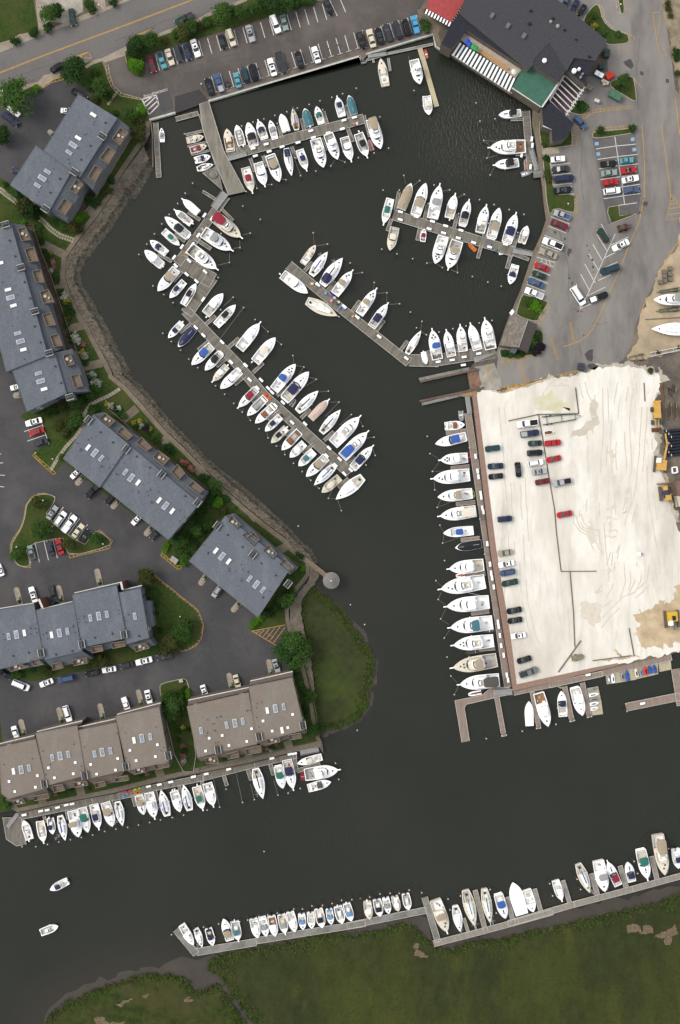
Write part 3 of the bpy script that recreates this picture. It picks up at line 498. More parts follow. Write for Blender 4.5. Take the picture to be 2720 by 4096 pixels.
for o_, i_, lb, tn in (("A 848,505 860,580 890,670 960,735 1110,772", "A 825,520 840,600 872,680 945,752 1105,782", 'cream hatched kerb lane on the entrance curve', cream),
    ("A 978,430 990,480 1010,545 1060,590 1125,600", "A 998,430 1010,480 1030,540 1075,575 1130,588", 'cream hatched lane round the entrance island', cream),
    ("I 255,632 420,782", "I 262,615 440,770", 'yellow hatched fire lane beside the slab path', LINE_Y),
    ("I 435,955 350,925 300,930 245,958 202,1020 190,1100 160,1200 100,1285 80,1330 82,1410 140,1490 200,1510 243,1508", "I 425,975 350,945 305,948 262,975 220,1025 208,1100 180,1205 118,1295 100,1335 102,1400 150,1470 205,1488 243,1488", 'yellow hatched fire lane round the kidney island', LINE_Y),
    ("I 780,1212 882,1300 855,1362 540,1435", "I 762,1228 862,1305 842,1340 540,1412", 'yellow hatched lane round the island tip', LINE_Y),
    ("M 1140,42 1220,105 1400,250 1545,365 N 195,600 225,690 208,790 165,850 95,885 45,895", "M 1118,62 1205,125 1390,272 1530,385 N 180,605 205,690 190,780 150,830 85,868 40,878", 'yellow hatched lane round the wedge lawn', LINE_Y),
    ("I 1260,1415 1395,1525 1425,1510", "I 1270,1390 1390,1500 1420,1490", 'yellow hatched lane by the utility box', LINE_Y),
    ("A 330,695 400,650 500,622", "A 320,680 390,630 490,605", 'yellow hatched kerb by the north court', LINE_Y),
    ("D 925,35 960,55 985,160 1060,235 1160,262", "D 935,45 948,90 965,170 1045,245 1150,270", 'cream hatched lane on the back island', cream),
    ("D 1060,-50 1075,95 1105,110", "D 1080,-50 1092,90 1110,100", 'cream hatched strip at the top entrance', cream),
    ("D 810,935 890,885 1000,868 1200,845", "D 800,915 880,860 1000,850 1200,828", 'yellow hatched lane below the dumpsters', LINE_Y),
    ("D 885,1035 900,1015 1000,1000 1160,982", "D 890,1045 985,1035 1160,1003", 'yellow hatched strip above the double row', LINE_Y),
    ("D 740,990 775,990 755,1145", "D 735,990 725,1060 725,1145", 'yellow lane beside the restaurant entrance', LINE_Y),
    ("h 535,925 545,945 500,1010 470,1110", "h 530,905 520,930 480,1000 447,1105", 'yellow hatched lane beside the shed lawn', LINE_Y),
    ("h 490,1290 470,1320 160,1380", "h 480,1280 430,1310 160,1365", 'yellow hatched lane below the shed', LINE_Y),
    ("h 170,1568 520,1500 L 520,22", "h 300,1568 520,1490", 'thin yellow kerb line', LINE_Y),
    ("L 155,130 340,78 520,20", "L 160,145 345,92 520,40", 'yellow hatched kerb above the shell lot', LINE_Y),
    ("h 610,1470 780,1430", "h 610,1485 785,1445", 'short yellow hatched kerb by the dumpster', LINE_Y),
    ("h 755,55 765,195 740,205", "h 742,60 748,185 738,200", 'short yellow lane beside the parked cars', LINE_Y),
    ("D 1380,290 1380,290", "D 1381,291 1381,292", None, None)):
    if lb: hatch('fire_lane_marking', o_, i_, None, lb, tn)
lines('no_parking_marking', "N 605,735 870,892|N 630,750 665,735|N 655,768 700,725|N 685,785 740,715|N 710,800 785,708|N 740,815 825,698|N 765,832 862,705|N 865,685 600,735|N 820,790 870,755", 0.18, LINE_Y, 'yellow hatched no parking wedge by the big tree', z=LZ+0.032)
lines('no_parking_marking', "A 510,475 695,405 715,455|A 610,440 715,458|A 695,408 600,450", 0.2, LINE_Y, 'yellow triangle at the kerb by the round tree', z=LZ+0.032)
lines('no_parking_marking', "A 1030,290 1215,217 1228,265|A 1085,290 1120,255|A 1215,217 1120,260", 0.2, LINE_Y, 'yellow triangle at the kerb by the verge trees', z=LZ+0.032)
lines('yard_line', "D 1268,985 1280,1100 1290,1300 1288,1568 h 1285,80 1250,260 1170,450 1080,680 1000,850 930,1020 880,1110 840,1165 770,1210 650,1250", 0.2, LINE_Y, 'long faded yellow line curving through the yard', z=LZ+0.034)
lines('yard_line', "D 1422,985 1460,1250 1500,1568 h 1505,60 1568,140", 0.2, LINE_Y, 'faded yellow line beside the road', z=LZ+0.034)
lines('yard_line', "h 1505,75 1458,258 1600,235|h 1500,90 1530,110|h 1490,130 1560,120|h 1482,165 1600,150|h 1470,215 1600,195", 0.18, LINE_Y, 'yellow hatched triangle at the road edge', z=LZ+0.034)
lines('yard_line', "D 1355,100 1410,95|D 1355,100 1375,250 1405,440 1465,435|D 1415,120 1395,270|D 1415,330 1465,430", 0.16, LINE_Y, 'faded yellow box on the upper road', z=LZ+0.034)
lines('yard_line', "h 1568,420 1530,460 1480,540 1410,645|h 1310,870 1280,930 1260,990|D 1530,770 1568,1060", 0.25, LINE_Y, 'bold yellow line along the dirt yard edge', z=LZ+0.05)
lines('yard_line', "D 1085,360 1090,425 1180,385|D 1165,265 1220,298 1170,335|D 1135,70 1190,70 1140,105|D 1205,610 1235,650 1275,692", 0.16, LINE_Y, 'thin yellow corner marks round the dumpster bay', z=LZ+0.034)
lines('stall_marking', "h 1060,365 790,955|h 790,950 755,755|h 950,285 1025,420|h 915,368 997,497|h 885,445 958,572|h 853,520 927,645|h 822,600 890,725|h 790,680 857,805|h 1020,455 1162,387|h 980,550 1117,482|h 935,648 1077,583|h 890,745 1025,685|h 843,848 982,782|h 795,945 935,885", 0.22, LINE_W, 'white herringbone stall lines in the yard', z=LZ+0.036)
lines('stall_marking', "D 1057,1070 1105,1400 h 1105,-100 1133,130|D 908,1168 1062,1145 1220,1130|D 920,1250 1075,1228 1235,1210|D 933,1325 1085,1300 1238,1285|D 945,1408 1098,1385 1245,1370|D 958,1487 1112,1465 1255,1445|h 970,88 1122,65 1257,47|h 1085,140 1230,120", 0.22, LINE_W, 'white stall lines of the double row', z=LZ+0.042)
lines('stall_marking', "D 555,1297 705,1278|D 560,1375 712,1357|D 570,1452 722,1435|D 548,1218 580,1530 735,1518|h 555,228 705,287|h 535,302 675,357|h 505,375 650,432|h 480,452 620,505|h 445,545 590,588 580,625 470,580|h 480,555 490,590|h 510,560 525,600|h 540,575 555,610|h 415,635 553,690|h 390,697 530,752|h 365,757 508,815", 0.2, LINE_W, 'white stall lines along the east seawall', z=LZ+0.042)
lines('stall_marking', "I 190,443 330,395|I 215,518 355,470|I 385,545 325,370|I 345,1112 660,1342|I 497,1035 405,1165|I 560,1080 473,1205|I 625,1125 535,1250|I 687,1172 600,1295|I 193,1335 492,1270|I 197,1335 242,1478|I 275,1320 310,1468|I 345,1305 380,1452|I 415,1290 450,1435|I 490,1270 505,1310", 0.2, LINE_W, 'white stall lines by the kidney island', z=LZ+0.036)
lines('stall_marking', "I -20,620 10,618|I -20,692 25,688|I -20,785 38,786|I -20,872 32,878", 0.2, LINE_W, 'white stall line ends at the photo border', z=LZ+0.036)
blue = mat('blue_access_paint', C(150,190,222), C(120,160,196), sc=1, rough=.7)
mb = MB()
for s in ("D 915,1127", "D 928,1208", "D 1197,1092", "D 1209,1172"):
    p = G2(s, LZ)[0]; mb.box(p[0], p[1], LZ+0.03, 1.2, 1.1, 0.008, R(5))
mb.obj('accessible_bay_marking', blue, label='pale blue accessible bay squares in the double row', kind='structure')
def words_(txt, s, size, rot, m, label, z=LZ+0.06):
    c_ = bpy.data.curves.new('lettering', 'FONT'); c_.body = txt; c_.size = size; c_.align_x = 'CENTER'; c_.align_y = 'CENTER'; c_.materials.append(m)
    o = bpy.data.objects.new('painted_lettering', c_); COL.objects.link(o); p = G2(s, z)[0]; o.location = (p[0], p[1], z); o.rotation_euler = (0, 0, R(rot)); tag(o, label, kind='structure')
words_('LOADING', "A 1252,718", 1.15, 195, LINE_W, 'white lettering LOADING painted on the lot', z=LZ+0.05)
words_('ZONE', "A 1162,748", 1.15, 188, LINE_W, 'white lettering ZONE painted on the lot', z=LZ+0.05)
for t_, s, r_, sz, lb in (('PARKING', "h 718,1125", 100+180, 1.3, 'faded yellow lettering PARKING in the yard'), ('NO', "h 735,1200", 280, 1.2, 'faded yellow lettering NO in the yard'), ('PARKING', "h 575,1250", 285, 1.3, 'faded yellow lettering PARKING nearer the shed'), ('NO', "h 600,1330", 285, 1.2, 'faded yellow lettering NO nearer the shed'),
                          ('PARKING', "h 330,1425", 277, 1.3, 'faded yellow lettering PARKING above the kerb'), ('NO', "h 348,1500", 277, 1.1, 'faded yellow lettering NO above the kerb'), ('PARKING', "h 65,1450", 277, 1.3, 'faded yellow lettering PARKING on the bleached apron')):
    words_(t_, s, sz, r_, LINE_Y, lb)
fl = 0
for s, r_ in (("I 355,1548", 0),)[:0]: pass
for t_, s, r_ in (('FIRE LANE', "I 380,945", -15), ('NO PARKING', "I 200,1050", 85), ('FIRE LANE', "I 138,1235", 60), ('FIRE LANE', "I 165,1487", -12), ('NO PARKING', "I 700,1388", 13), ('FIRE LANE', "I 820,1258", -42), ('NO PARKING', "I 300,665", -42),
                  ('FIRE LANE', "M 1290,178", -40), ('NO PARKING', "M 1425,282", -38), ('FIRE LANE', "N 155,555", -50), ('NO PARKING', "N 212,720", -88), ('FIRE LANE', "N 150,848", 35), ('NO PARKING', "I 1300,1430", -40), ('FIRE LANE', "D 1080,1005", 7), ('NO PARKING', "D 980,850", 3), ('NO PARKING', "h 210,1362", 12), ('FIRE LANE', "h 345,1335", 12), ('NO PARKING', "L 205,120", 14), ('FIRE LANE', "L 350,78", 15), ('NO PARKING', "N 745,765", -32)):
    fl += 1; words_(t_, s, 0.5, r_, LINE_Y, 'small painted kerb lettering %s, %s in its series' % (t_.lower(), ORD[fl-1]), z=LZ+0.055)
# oil stains, drains, patches
for s, lb in (("h 690,480 712,475 718,510 700,520 695,545 685,520", 'dark oil stain in the yard'), ("h 1270,115 1295,105 1322,125 1305,148 1275,140", 'dark tar patch at the road bend'), ("h 820,1310 850,1275 885,1270 885,1370 830,1345", 'dark tar repair patch near the shell lot'), ("h 845,1390 880,1380 930,1400 900,1430 850,1420", 'second tar repair at the lot edge'),
              ("D 1185,460 1200,520 1185,540 1150,520 1120,490", 'greasy dark stain by the dumpsters'), ("D 1255,555 1280,560 1282,590 1258,592", 'iron storm drain by the dumpsters'), ("D 1458,622 1482,622 1484,648 1460,648", 'iron storm drain in the road'), ("h 1245,185 1270,190 1265,213 1243,208", 'storm drain at the grass triangle')):
    layer('road_stain', s, 0.03, mat('tar', C(84,82,82), C(72,70,70), sc=1, rough=.8), lb, jit=(0.25, 0.4), thick=0.02)
layer('road_repair', "A 1235,745 1320,705 1350,790 1360,845 1265,885", 0.028, ASPH_D, 'dark repair patch beside the loading zone', thick=0.02)
layer('road_repair', "B 0,755 190,700 262,790 190,815 0,885", 0.026, mat('fresh_asphalt', C(70,68,70), C(62,60,62), sc=1.5, rough=.9), 'darker asphalt ramp above the gangway pier', thick=0.02)

# tyre tracks on the shell lot, oil drips and crack seals on the asphalt
rr = random.Random(21); mb = MB(); TRK2 = mat('track_grey', C(206,201,188), C(224,219,206), sc=0.6, rough=.95)
AZ = [LZ+.0335]
def arc_track(s, w=0.35, gap=1.7, n=26):
    p = resample(smooth_poly(G2(s, LZ)+[G2(s, LZ)[-1]], 0)[:-1], n)
    for off in (-gap/2, gap/2):
        A_, B_ = ribbon([(q[0]+0.25*noise.noise((q[0]*.2, q[1]*.2, off)), q[1]) for q in p], gap); base = A_ if off > 0 else B_
        C_, D_ = ribbon(base, w)
        for k in range(n-1):
            AZ[0] += .000006; z = AZ[0]
            if noise.noise((base[k][0]*.15, base[k][1]*.15, off*3)) > -0.12: mb.strip([(*D_[k], z), (*D_[k+1], z)], [(*C_[k], z), (*C_[k+1], z)])
for s in ("L 1100,60 1060,300 1040,600 1070,900 1090,1200 1050,1500", "L 1180,100 1150,400 1170,700 1160,1000 1080,1300 1010,1500", "L 880,150 860,400 870,800 850,1100 880,1300 940,1420", "L 1290,250 1270,600 1240,900 1170,1150", "L 760,1060 755,1150 800,1210 860,1240", "L 770,1090 800,1180 870,1230 930,1240",
          "L 980,100 990,400 960,800 950,1200 980,1500", "L 1330,500 1330,900 1400,1300 1440,1560", "P 1080,0 1060,200 1000,300 900,360 820,420", "P 1150,0 1160,150 1120,300 1000,420 920,520", "P 1250,0 1240,140 1180,260", "P 1350,20 1330,150 1210,260 1100,300", "P 180,60 170,300 220,560 300,780", "P 330,0 350,300 420,600 520,800", "L 170,250 200,600 230,1000 250,1400", "L 330,800 350,1100 370,1500", "L 640,40 560,90 500,170 560,240 650,240", "L 560,60 700,60 740,120 730,200", "L 800,60 820,150 870,240 900,330"):
    arc_track(s)
mb.obj('tyre_track', TRK2, label='faint paired tyre tracks curving over the shell lot', kind='structure')
def blotch(mb, x, y, r, z, n=9):
    mb.poly([(x+r*(1+.35*rr.uniform(-1, 1))*math.cos(2*math.pi*k/n), y+r*(1+.35*rr.uniform(-1, 1))*math.sin(2*math.pi*k/n), z) for k in range(n)])
mb = MB(); OIL = mat('oil_drips', C(80,78,76), C(70,68,67), sc=2, rough=.6)
for (t_, x0, y0, x1, y1, n) in (('B', 200, 360, 1150, 70, 26), ('B', 300, 660, 1450, 300, 30), ('D', 600, 1250, 680, 1500, 5), ('D', 960, 1180, 1200, 1500, 14), ('h', 480, 500, 620, 250, 6), ('h', 850, 450, 920, 780, 8), ('I', 380, 1100, 650, 1280, 9), ('M', 100, 260, 560, 180, 9), ('M', 200, 1300, 1200, 1060, 12), ('N', 200, 1200, 850, 1000, 9), ('I', 600, 840, 1250, 1300, 11), ('A', 1180, 480, 1540, 380, 8), ('A', 100, 800, 400, 900, 6), ('h', 650, 400, 800, 1200, 14)):
    for _ in range(n):
        f = rr.random(); p = G2('%s %f,%f' % (t_, x0+(x1-x0)*f+rr.uniform(-20, 20), y0+(y1-y0)*f+rr.uniform(-20, 20)), LZ)[0]; blotch(mb, p[0], p[1], rr.uniform(.12, .42), LZ+.0372+_*.0002)
mb.obj('oil_stain', OIL, label='dark oil drips scattered over the parking bays', kind='structure')
mb = MB(); z = LZ+.0365
for s in ("A 0,640 200,575 420,500 700,395", "A 900,320 1100,250 1300,160 1500,90", "B 160,520 215,500 200,620 150,560", "A 880,600 1000,560 1130,520", "B 250,480 600,390 900,320 1200,240", "h 560,130 640,420 700,640 690,900", "h 880,1060 960,1070 1000,1065", "h 780,1230 795,1340", "D 1250,300 1230,600 1245,870", "D 800,1100 790,1400 810,1560", "M 100,960 500,900 900,840 1300,800", "M 0,1100 150,1150 400,1130 700,1090 1100,1010", "M 600,40 900,20 1100,0", "I 0,520 70,500 100,560", "I 300,800 500,900 700,1050 950,1250", "N 100,950 300,900 600,860 780,840", "N 250,650 420,720 560,780"):
    p = resample(G2(s, z), 40); A_, B_ = ribbon([(q[0]+.5*noise.noise((q[0]*.5, q[1]*.5, 1)), q[1]+.5*noise.noise((q[0]*.5, q[1]*.5, 5))) for q in p], .09); mb.strip(z3(B_, z), z3(A_, z))
mb.obj('crack_seal', mat('tar', C(84,82,82)), label='thin tar sealed cracks wandering over street and lots', kind='structure')

# ------------------------------------------------------------------ docks
PLANK = mat('dock_planks_grey', C(138,133,123), C(116,112,103), sc=0.9, rough=.9, c3=C(100,96,88), sc3=0.35, stretch=(3.0, 0.5, 1), lo=0.35, hi=0.65)
PLANKB = mat('dock_planks_brown', C(160,144,132), C(136,121,110), sc=0.9, rough=.9, c3=C(144,129,119), sc3=0.35, stretch=(3.0, 0.25, 1))
PLANKG = mat('dock_concrete', C(148,148,142), C(128,127,121), sc=0.8, rough=.9, c3=C(112,111,104), sc3=0.3)
TRIM = mat('dock_edge_white', C(206,204,196), C(168,166,158), sc=1.0, rough=.7)
FLOATM = mat('dock_float', C(58,56,50), C(44,42,38), sc=1, rough=.8)
DZ = 0.55
def plank(name, a, b, w, parent, m, z=DZ, trim=True, rx=0, th=0.35, along=True):
    """one straight deck from a to b (metres); planks run across it in its own axes"""
    L_ = math.dist(a, b); rz = math.atan2(b[1]-a[1], b[0]-a[0]); cx, cy = (a[0]+b[0])/2, (a[1]+b[1])/2
    mb = MB().box(0, 0, z-th, L_, w, th)
    o = mb.obj(name, m, parent)
    q = parent.location if parent else Vector((0,0,0)); o.location = (cx-q.x, cy-q.y, rx); o.rotation_euler = (0, 0, rz)
    if trim:
        t = MB()
        for s_ in (-1, 1): t.box(0, s_*w/2, z-0.2, L_+0.1, 0.15, 0.235)
        tb = t.box(L_/2, 0, z-0.2, 0.15, w-0.3, 0.235).obj('edging', TRIM, o)
    return o
DN = [0]
def dock(label, main, fingers, m=PLANK, mains='walkway', z=DZ, cat='dock', name='dock', trim=True, group=None):
    DN[0] += 1; z = z+0.0041*DN[0]
    segs = []
    for s in main:
        *pp, w = s.split(); pts = G2(' '.join(pp), z)
        for k in range(len(pts)-1): segs.append((pts[k], pts[k+1], float(w)*M1))
    a = segs[0][0]; t = thing(name, label, cat, (a[0], a[1], 0), group=group)
    for i, (p, q, w) in enumerate(segs):
        d = math.dist(p, q); e = w/2*0.9 if i < len(segs)-1 and segs[i+1][0] == q else 0
        q2 = (q[0]+(q[0]-p[0])/d*e, q[1]+(q[1]-p[1])/d*e)
        plank(mains, p, q2, w, t, m, z+0.003*i, trim=trim)
    for s in fingers:
        *pp, w = s.split(); pts = G2(' '.join(pp), z); plank('finger_pier', pts[0], pts[1], float(w)*M1, t, m, z-0.02, trim=trim)
    return t
def ppoly(label, s, m, z, name='pier', cat='pier', th=0.4, piles=True, edge=True):
    pts = G2(s, z); a = pts[0]; t = thing(name, label, cat, (a[0], a[1], 0)); loc = [(p[0]-a[0], p[1]-a[1]) for p in pts]
    MB().prism(loc, z-th, z).obj('deck', m, t)
    if edge:
        A_, B_ = ribbon(loc, 0.18, True); mb = MB(); mb.strip(z3(A_, z+0.02), z3(B_, z+0.02)); mb.strip(z3(A_, z-0.1), z3(A_, z+0.02)); mb.strip(z3(B_, z+0.02), z3(B_, z-0.1)); mb.obj('edging', TRIM, t)
    if piles:
        n = len(loc)
        for k in range(n): MB().cyl(loc[k][0]*0.97, loc[k][1]*0.97, -1.5, 0.16, z+1.3).obj('support_post', FLOATM, t)
    return t
PIER = mat('pier_planks', C(148,143,132), C(128,123,113), sc=0.8, rough=.9, c3=C(108,103,94), sc3=0.3, stretch=(1.6, 0.35, 1, 72))
ppoly('wide grey timber pier running down from the marina lot', "B 192,815 262,790 385,1190 552,1500 420,1528 245,1100 215,1000", PIER, 1.25)
ppoly('wedge shaped timber platform with hexagonal bench', "B 215,1355 330,1300 375,1495", PIER, 1.2)
t = thing('bench', 'grey hexagonal bench on the wedge platform', 'bench', (*G2("B 303,1368", 1.3)[0], 1.2)); MB().cyl(0, 0, 0, 1.35, 0.45, n=6).obj('seat', PLANKG, t); MB().cyl(0, 0, 0.45, 0.8, 0.06, n=6).obj('table_top', PLANK, t)
dock('floating dock between the pier and the loading zone', ["B 5,935 180,888 34", "A 1220,960 1245,1390 38"], [], m=PLANK)
dock('narrow boarding dock beside the wide pier with three fingers', ["B 200,890 340,1320 32"], ["B 235,1022 80,1058 18", "B 255,1112 100,1148 14", "B 270,1180 130,1212 14"])
dock('top dock running east from the wide pier', ["B 400,1225 1480,930 74"], ["B 500,1185 462,1065 26", "B 648,1135 632,1035 24", "B 838,1082 812,985 22", "B 1015,1028 990,930 22", "B 1195,975 1165,875 22", "B 1372,925 1338,825 24",
     "B 590,1240 625,1345 22", "B 690,1220 722,1310 22", "B 915,1150 950,1245 22", "B 1145,1085 1180,1180 26", "B 1355,1010 1395,1110 26", "C 110,905 155,1070 20"])
dock('short pale pontoon reaching out by the red skiff', ["C 548,378 680,835 38"], [], m=mat('pale_planks', C(206,196,164), C(186,176,146), sc=1, rough=.9), trim=False)
dock('narrow floating dock along the seawall by the restaurant', ["C 130,470 300,420 650,345 16"], ["C 300,455 315,555 16", "C 178,455 186,490 12"], m=PLANKG)
g_ = lambda s, w, lb, m=None, z0=None: plank_thing('gangway', s, w, lb, m)
def plank_thing(name, s, w, label, m=None, z=0.95, cat='gangway'):
    pts = G2(s, z); t = thing(name, label, cat, (pts[0][0], pts[0][1], 0)); plank('deck', pts[0], pts[1], w*M1, t, m or mat('aluminium_ramp', C(160,162,162), C(140,142,142), sc=1.5, rough=.5), z, trim=False, th=0.1)
    d = Vector((pts[1][0]-pts[0][0], pts[1][1]-pts[0][1])); n = Vector((-d.y, d.x)).normalized()*(w*M1/2)
    for s_ in (-1, 1):
        mb = MB(); a = n*s_; mb.bar((a.x, a.y, z+0.9), (a.x+d.x, a.y+d.y, z+0.9), 0.07)
        for k in range(6): mb.bar((a.x+d.x*k/5, a.y+d.y*k/5, z), (a.x+d.x*k/5, a.y+d.y*k/5, z+0.9), 0.05)
        mb.obj('handrail', TRIM, t)
    return t
plank_thing('gangway', "B 415,1245 560,1205", 36, 'grey gangway onto the root of the top dock')
plank_thing('gangway', "F 690,140 600,262", 56, 'grey gangway from the wide pier to the zigzag dock')
plank_thing('gangway', "C 140,440 285,420", 28, 'grey gangway at the seawall notch')
plank_thing('gangway', "C 1420,1180 1465,1335", 32, 'grey gangway along the eastern seawall')
plank_thing('gangway', "G 1375,690 1532,720", 36, 'grey gangway onto the northeast dock')
plank_thing('gangway', "G 1070,1550 1230,1515", 38, 'wide grey gangway beside the bottom of the shed dock')
plank_thing('gangway', "K 525,70 545,205", 34, 'grey gangway below the travel lift slip')
plank_thing('gangway', "O 730,1120 880,1110", 42, 'wide grey gangway at the shell lot corner')
plank_thing('gangway', "Q 60,1095 140,990", 26, 'silver gangway onto the southwest platform')
plank_thing('gangway', "R 1080,510 1225,482", 36, 'grey gangway at the east end of the brown condos')
dock('zigzag dock, its upper leg', ["F 695,165 312,695 66"], ["F 515,130 612,192 20", "F 395,290 490,352 22", "F 290,458 372,520 22", "F 160,615 268,678 22", "F 655,262 750,355 18", "F 455,500 575,580 26"])
dock('zigzag dock, its middle legs', ["F 330,680 590,830 120", "F 585,800 385,1085 96"], ["F 345,760 282,832 24"])
dock('zigzag dock, its long lower leg to the channel', ["F 375,1060 790,1490 J 600,358 1270,965 78"], ["F 418,1165 335,1235 20", "F 560,1300 475,1370 22", "F 705,1430 620,1500 24", "J 455,200 370,270 24", "J 590,335 505,405 24", "J 722,480 635,550 24", "J 855,600 770,670 24", "J 990,735 905,805 24", "J 1125,870 1045,945 24", "J 1265,1005 1185,1080 26",
     "F 530,1175 610,1105 26", "F 715,1350 795,1280 26", "F 905,1550 985,1475 24", "J 700,360 775,285 24", "J 890,535 960,465 24", "J 1070,710 1145,640 24", "J 1240,890 1305,835 24"])
dock('northeast dock reaching from the east seawall', ["G 435,410 1385,700 78"], ["G 455,370 482,230 24", "G 685,440 708,335 28", "G 915,510 940,410 26", "G 1150,580 1180,480 26", "G 1380,670 1408,565 24", "G 425,440 390,535 24", "G 650,500 625,610 26", "G 900,570 862,665 24", "G 1130,640 1100,750 24", "G 1360,720 1328,830 26"])
dock('narrow dock under the northeast gangway', ["G 1375,715 1500,760 26"], [])
dock('diagonal middle dock with drying racks and bins', ["F 1185,705 G -10,1115 G 560,1568 72"], ["F 1310,750 1370,685 24", "g 635,560 750,420 30", "G 115,1165 175,1085 24", "G 305,1320 365,1240 24", "G 490,1478 548,1400 24"])
dock('dock below the shed row of cruisers', ["G 560,1550 750,1555 1235,1478 90"], ["G 730,1560 712,1475 22", "G 945,1520 922,1430 24", "G 1158,1470 1132,1380 24"])
dock('east wall dock with a sturdy short pier', ["C 1380,870 1420,1350 56"], ["C 1260,938 1360,935 18", "C 1300,1212 1380,1212 16"], m=PLANK)
ppoly('square concrete pier at the foot of the eastern gangway', "C 1438,1340 1515,1335 1520,1385 1440,1395", PLANKG, 1.1, edge=False)
RUST = mat('rusty_steel_beam', C(124,100,90), C(96,80,74), sc=1, rough=.8); WOODB = mat('brown_platform_wood', C(122,92,76), C(98,74,62), sc=1.0, rough=.9, c3=C(150,122,98), sc3=0.4)
for a_, b_, lb in (("a 240,525 870,390", "a 255,555 990,395", 'upper runway of the travel lift slip'), ("a 272,835 790,715", "a 245,800 1055,628", 'lower runway of the travel lift slip')):
    p, q = G2(a_, 1.1); p2, q2 = G2(b_, 1.2); t = thing('lift_runway', lb, 'runway', (p[0], p[1], 0)); plank('walkway', p, q, 0.95, t, PLANKG, 1.1, trim=False); plank('steel_beam', p2, q2, 0.6, t, RUST, 1.32, trim=False, th=0.5)
ppoly('brown timber deck between the travel lift runways', "a 845,445 905,425 985,460 1020,590 960,630 885,645", WOODB, 1.12, edge=False)
ppoly('tan plank platform at the end of the lower runway', "a 780,705 960,665 970,715 790,745", mat('tan_planks', C(168,140,98), C(146,120,84), sc=1, rough=.9), 1.14, edge=False)
dock('long dock of big cruisers beside the brick promenade', ["K 532,200 O 845,1075 52"], ["K 520,338 362,355 30", "K 545,620 400,635 32", "K 590,898 440,915 28", "K 625,1180 478,1195 28", "K 670,1460 O 520,200 28", "O 700,480 560,500 28", "O 745,770 620,780 28"], m=PLANKB)
ppoly('brown timber platform at the corner with an L shaped arm', "O 860,1080 880,1130 800,1145 520,1210 505,1240 545,1495 485,1508 430,1180 640,1140 710,1085 720,1070", PLANKB, 0.6, name='dock', cat='dock', edge=True, piles=False)
dock('single long finger west of the bottom boats', ["O 760,1160 815,1460 36"], [], m=PLANKB)
dock('brown timber dock along the bottom of the shell lot', ["O 890,1120 1568,975 P 560,960 960,870 40", "P 960,862 1500,740 52"], ["O 1035,1110 1090,1400 32", "O 1290,1070 1350,1345 36", "O 1430,1040 1485,1310 36"], m=PLANKB)
dock('wide brown dock arm with two white benches', ["P 1145,1135 1568,1050 62"], [], m=PLANKB)
dock('brown dock cut off at the photo border', ["P 1530,835 1575,1120 60"], [], m=PLANKB)
ppoly('grey plank platform at the southwest end', "Q 20,1020 165,1020 205,1230 130,1243 50,1190", PLANK, 0.7, name='dock', cat='dock')
dock('long dock along the brown condominiums, western run', ["Q 130,1015 700,900 1050,825 54"], ["Q 165,1035 180,1180 18", "Q 345,1010 360,1060 20", "Q 520,955 532,1030 22", "Q 690,925 705,990 22", "Q 870,880 890,965 22", "Q 1040,850 1060,930 22", "Q 1215,800 1235,890 22"], m=PLANK)
dock('long dock along the brown condominiums, eastern run', ["Q 1020,825 1568,712 R 300,712 700,608 1050,530 48"], ["R 130,765 148,850 22", "R 305,730 325,815 22", "R 480,690 505,770 26", "R 668,640 695,725 28", "R 845,600 870,685 28"], m=PLANK)
dock('square slip arm at the end of the condo dock', ["R 1035,545 1055,655 24", "R 1050,655 1235,600 30"], [], m=PLANK)
dock('grey floating dock below the marsh channel, western arm', ["U 105,828 265,1020 54"], [], m=PLANKG)
dock('long grey floating dock in front of the marsh', ["U 265,1005 735,925 56", "U 735,915 1568,782 V 0,795 600,675 50"], [], m=PLANKG)
dock('grey cross dock at the angle', ["V 585,575 690,925 46"], [], m=PLANKG)
dock('curved grey floating dock east of the angle', ["V 655,940 1060,835 1300,770 1568,695 X 240,865 720,725 1180,605 1640,480 46"], ["V 930,855 893,740 22", "V 1060,830 980,520 36", "V 1280,770 1230,575 34", "V 1500,700 1448,510 32", "X 705,715 650,535 32", "X 925,660 875,480 36", "X 1150,600 1098,420 36", "X 1390,530 1345,345 36"], m=mat('dock_planks_pale', C(158,152,142), C(136,130,122), sc=0.9, rough=.9, stretch=(3, .4, 1)))
# jet ski pontoons
PALE = mat('cream_pontoon', C(196,188,160), C(178,170,144), sc=1.2, rough=.7)
def pontoon(s, label):
    pts = G2(s, 0.4); a = pts[0]; t = thing('drive_on_pontoon', label, 'pontoon', (a[0], a[1], 0)); MB().prism([(p[0]-a[0], p[1]-a[1]) for p in pts], -0.1, 0.4).obj('deck', PALE, t)
    xs_ = [p[0]-a[0] for p in pts]; ys_ = [p[1]-a[1] for p in pts]; mb = MB(); rr = random.Random(len(label))
    for _ in range(10): u = rr.uniform(.15, .85); mb.box(min(xs_)+(max(xs_)-min(xs_))*u, (pts[0][1]+pts[1][1])/2-a[1]+rr.uniform(-.8, .8), 0.4, 0.12, 0.22, 0.02)
    mb.obj('slot_marking', FLOATM, t)
pontoon("P 838,988 925,970 950,1080 965,1188 880,1200", 'cream pontoon beside the last bottom finger')
pontoon("P 985,880 1060,865 1075,945 995,955", 'cream pontoon under the two leftmost jet skis')
pontoon("P 1062,868 1210,835 1225,918 1075,945", 'cream pontoon under the grey and large blue jet skis')
pontoon("P 1212,830 1395,792 1398,875 1225,915", 'cream pontoon under five jet skis in a row')
pontoon("P 1400,792 1495,768 1502,838 1410,858", 'empty cream pontoon at the end of the row')
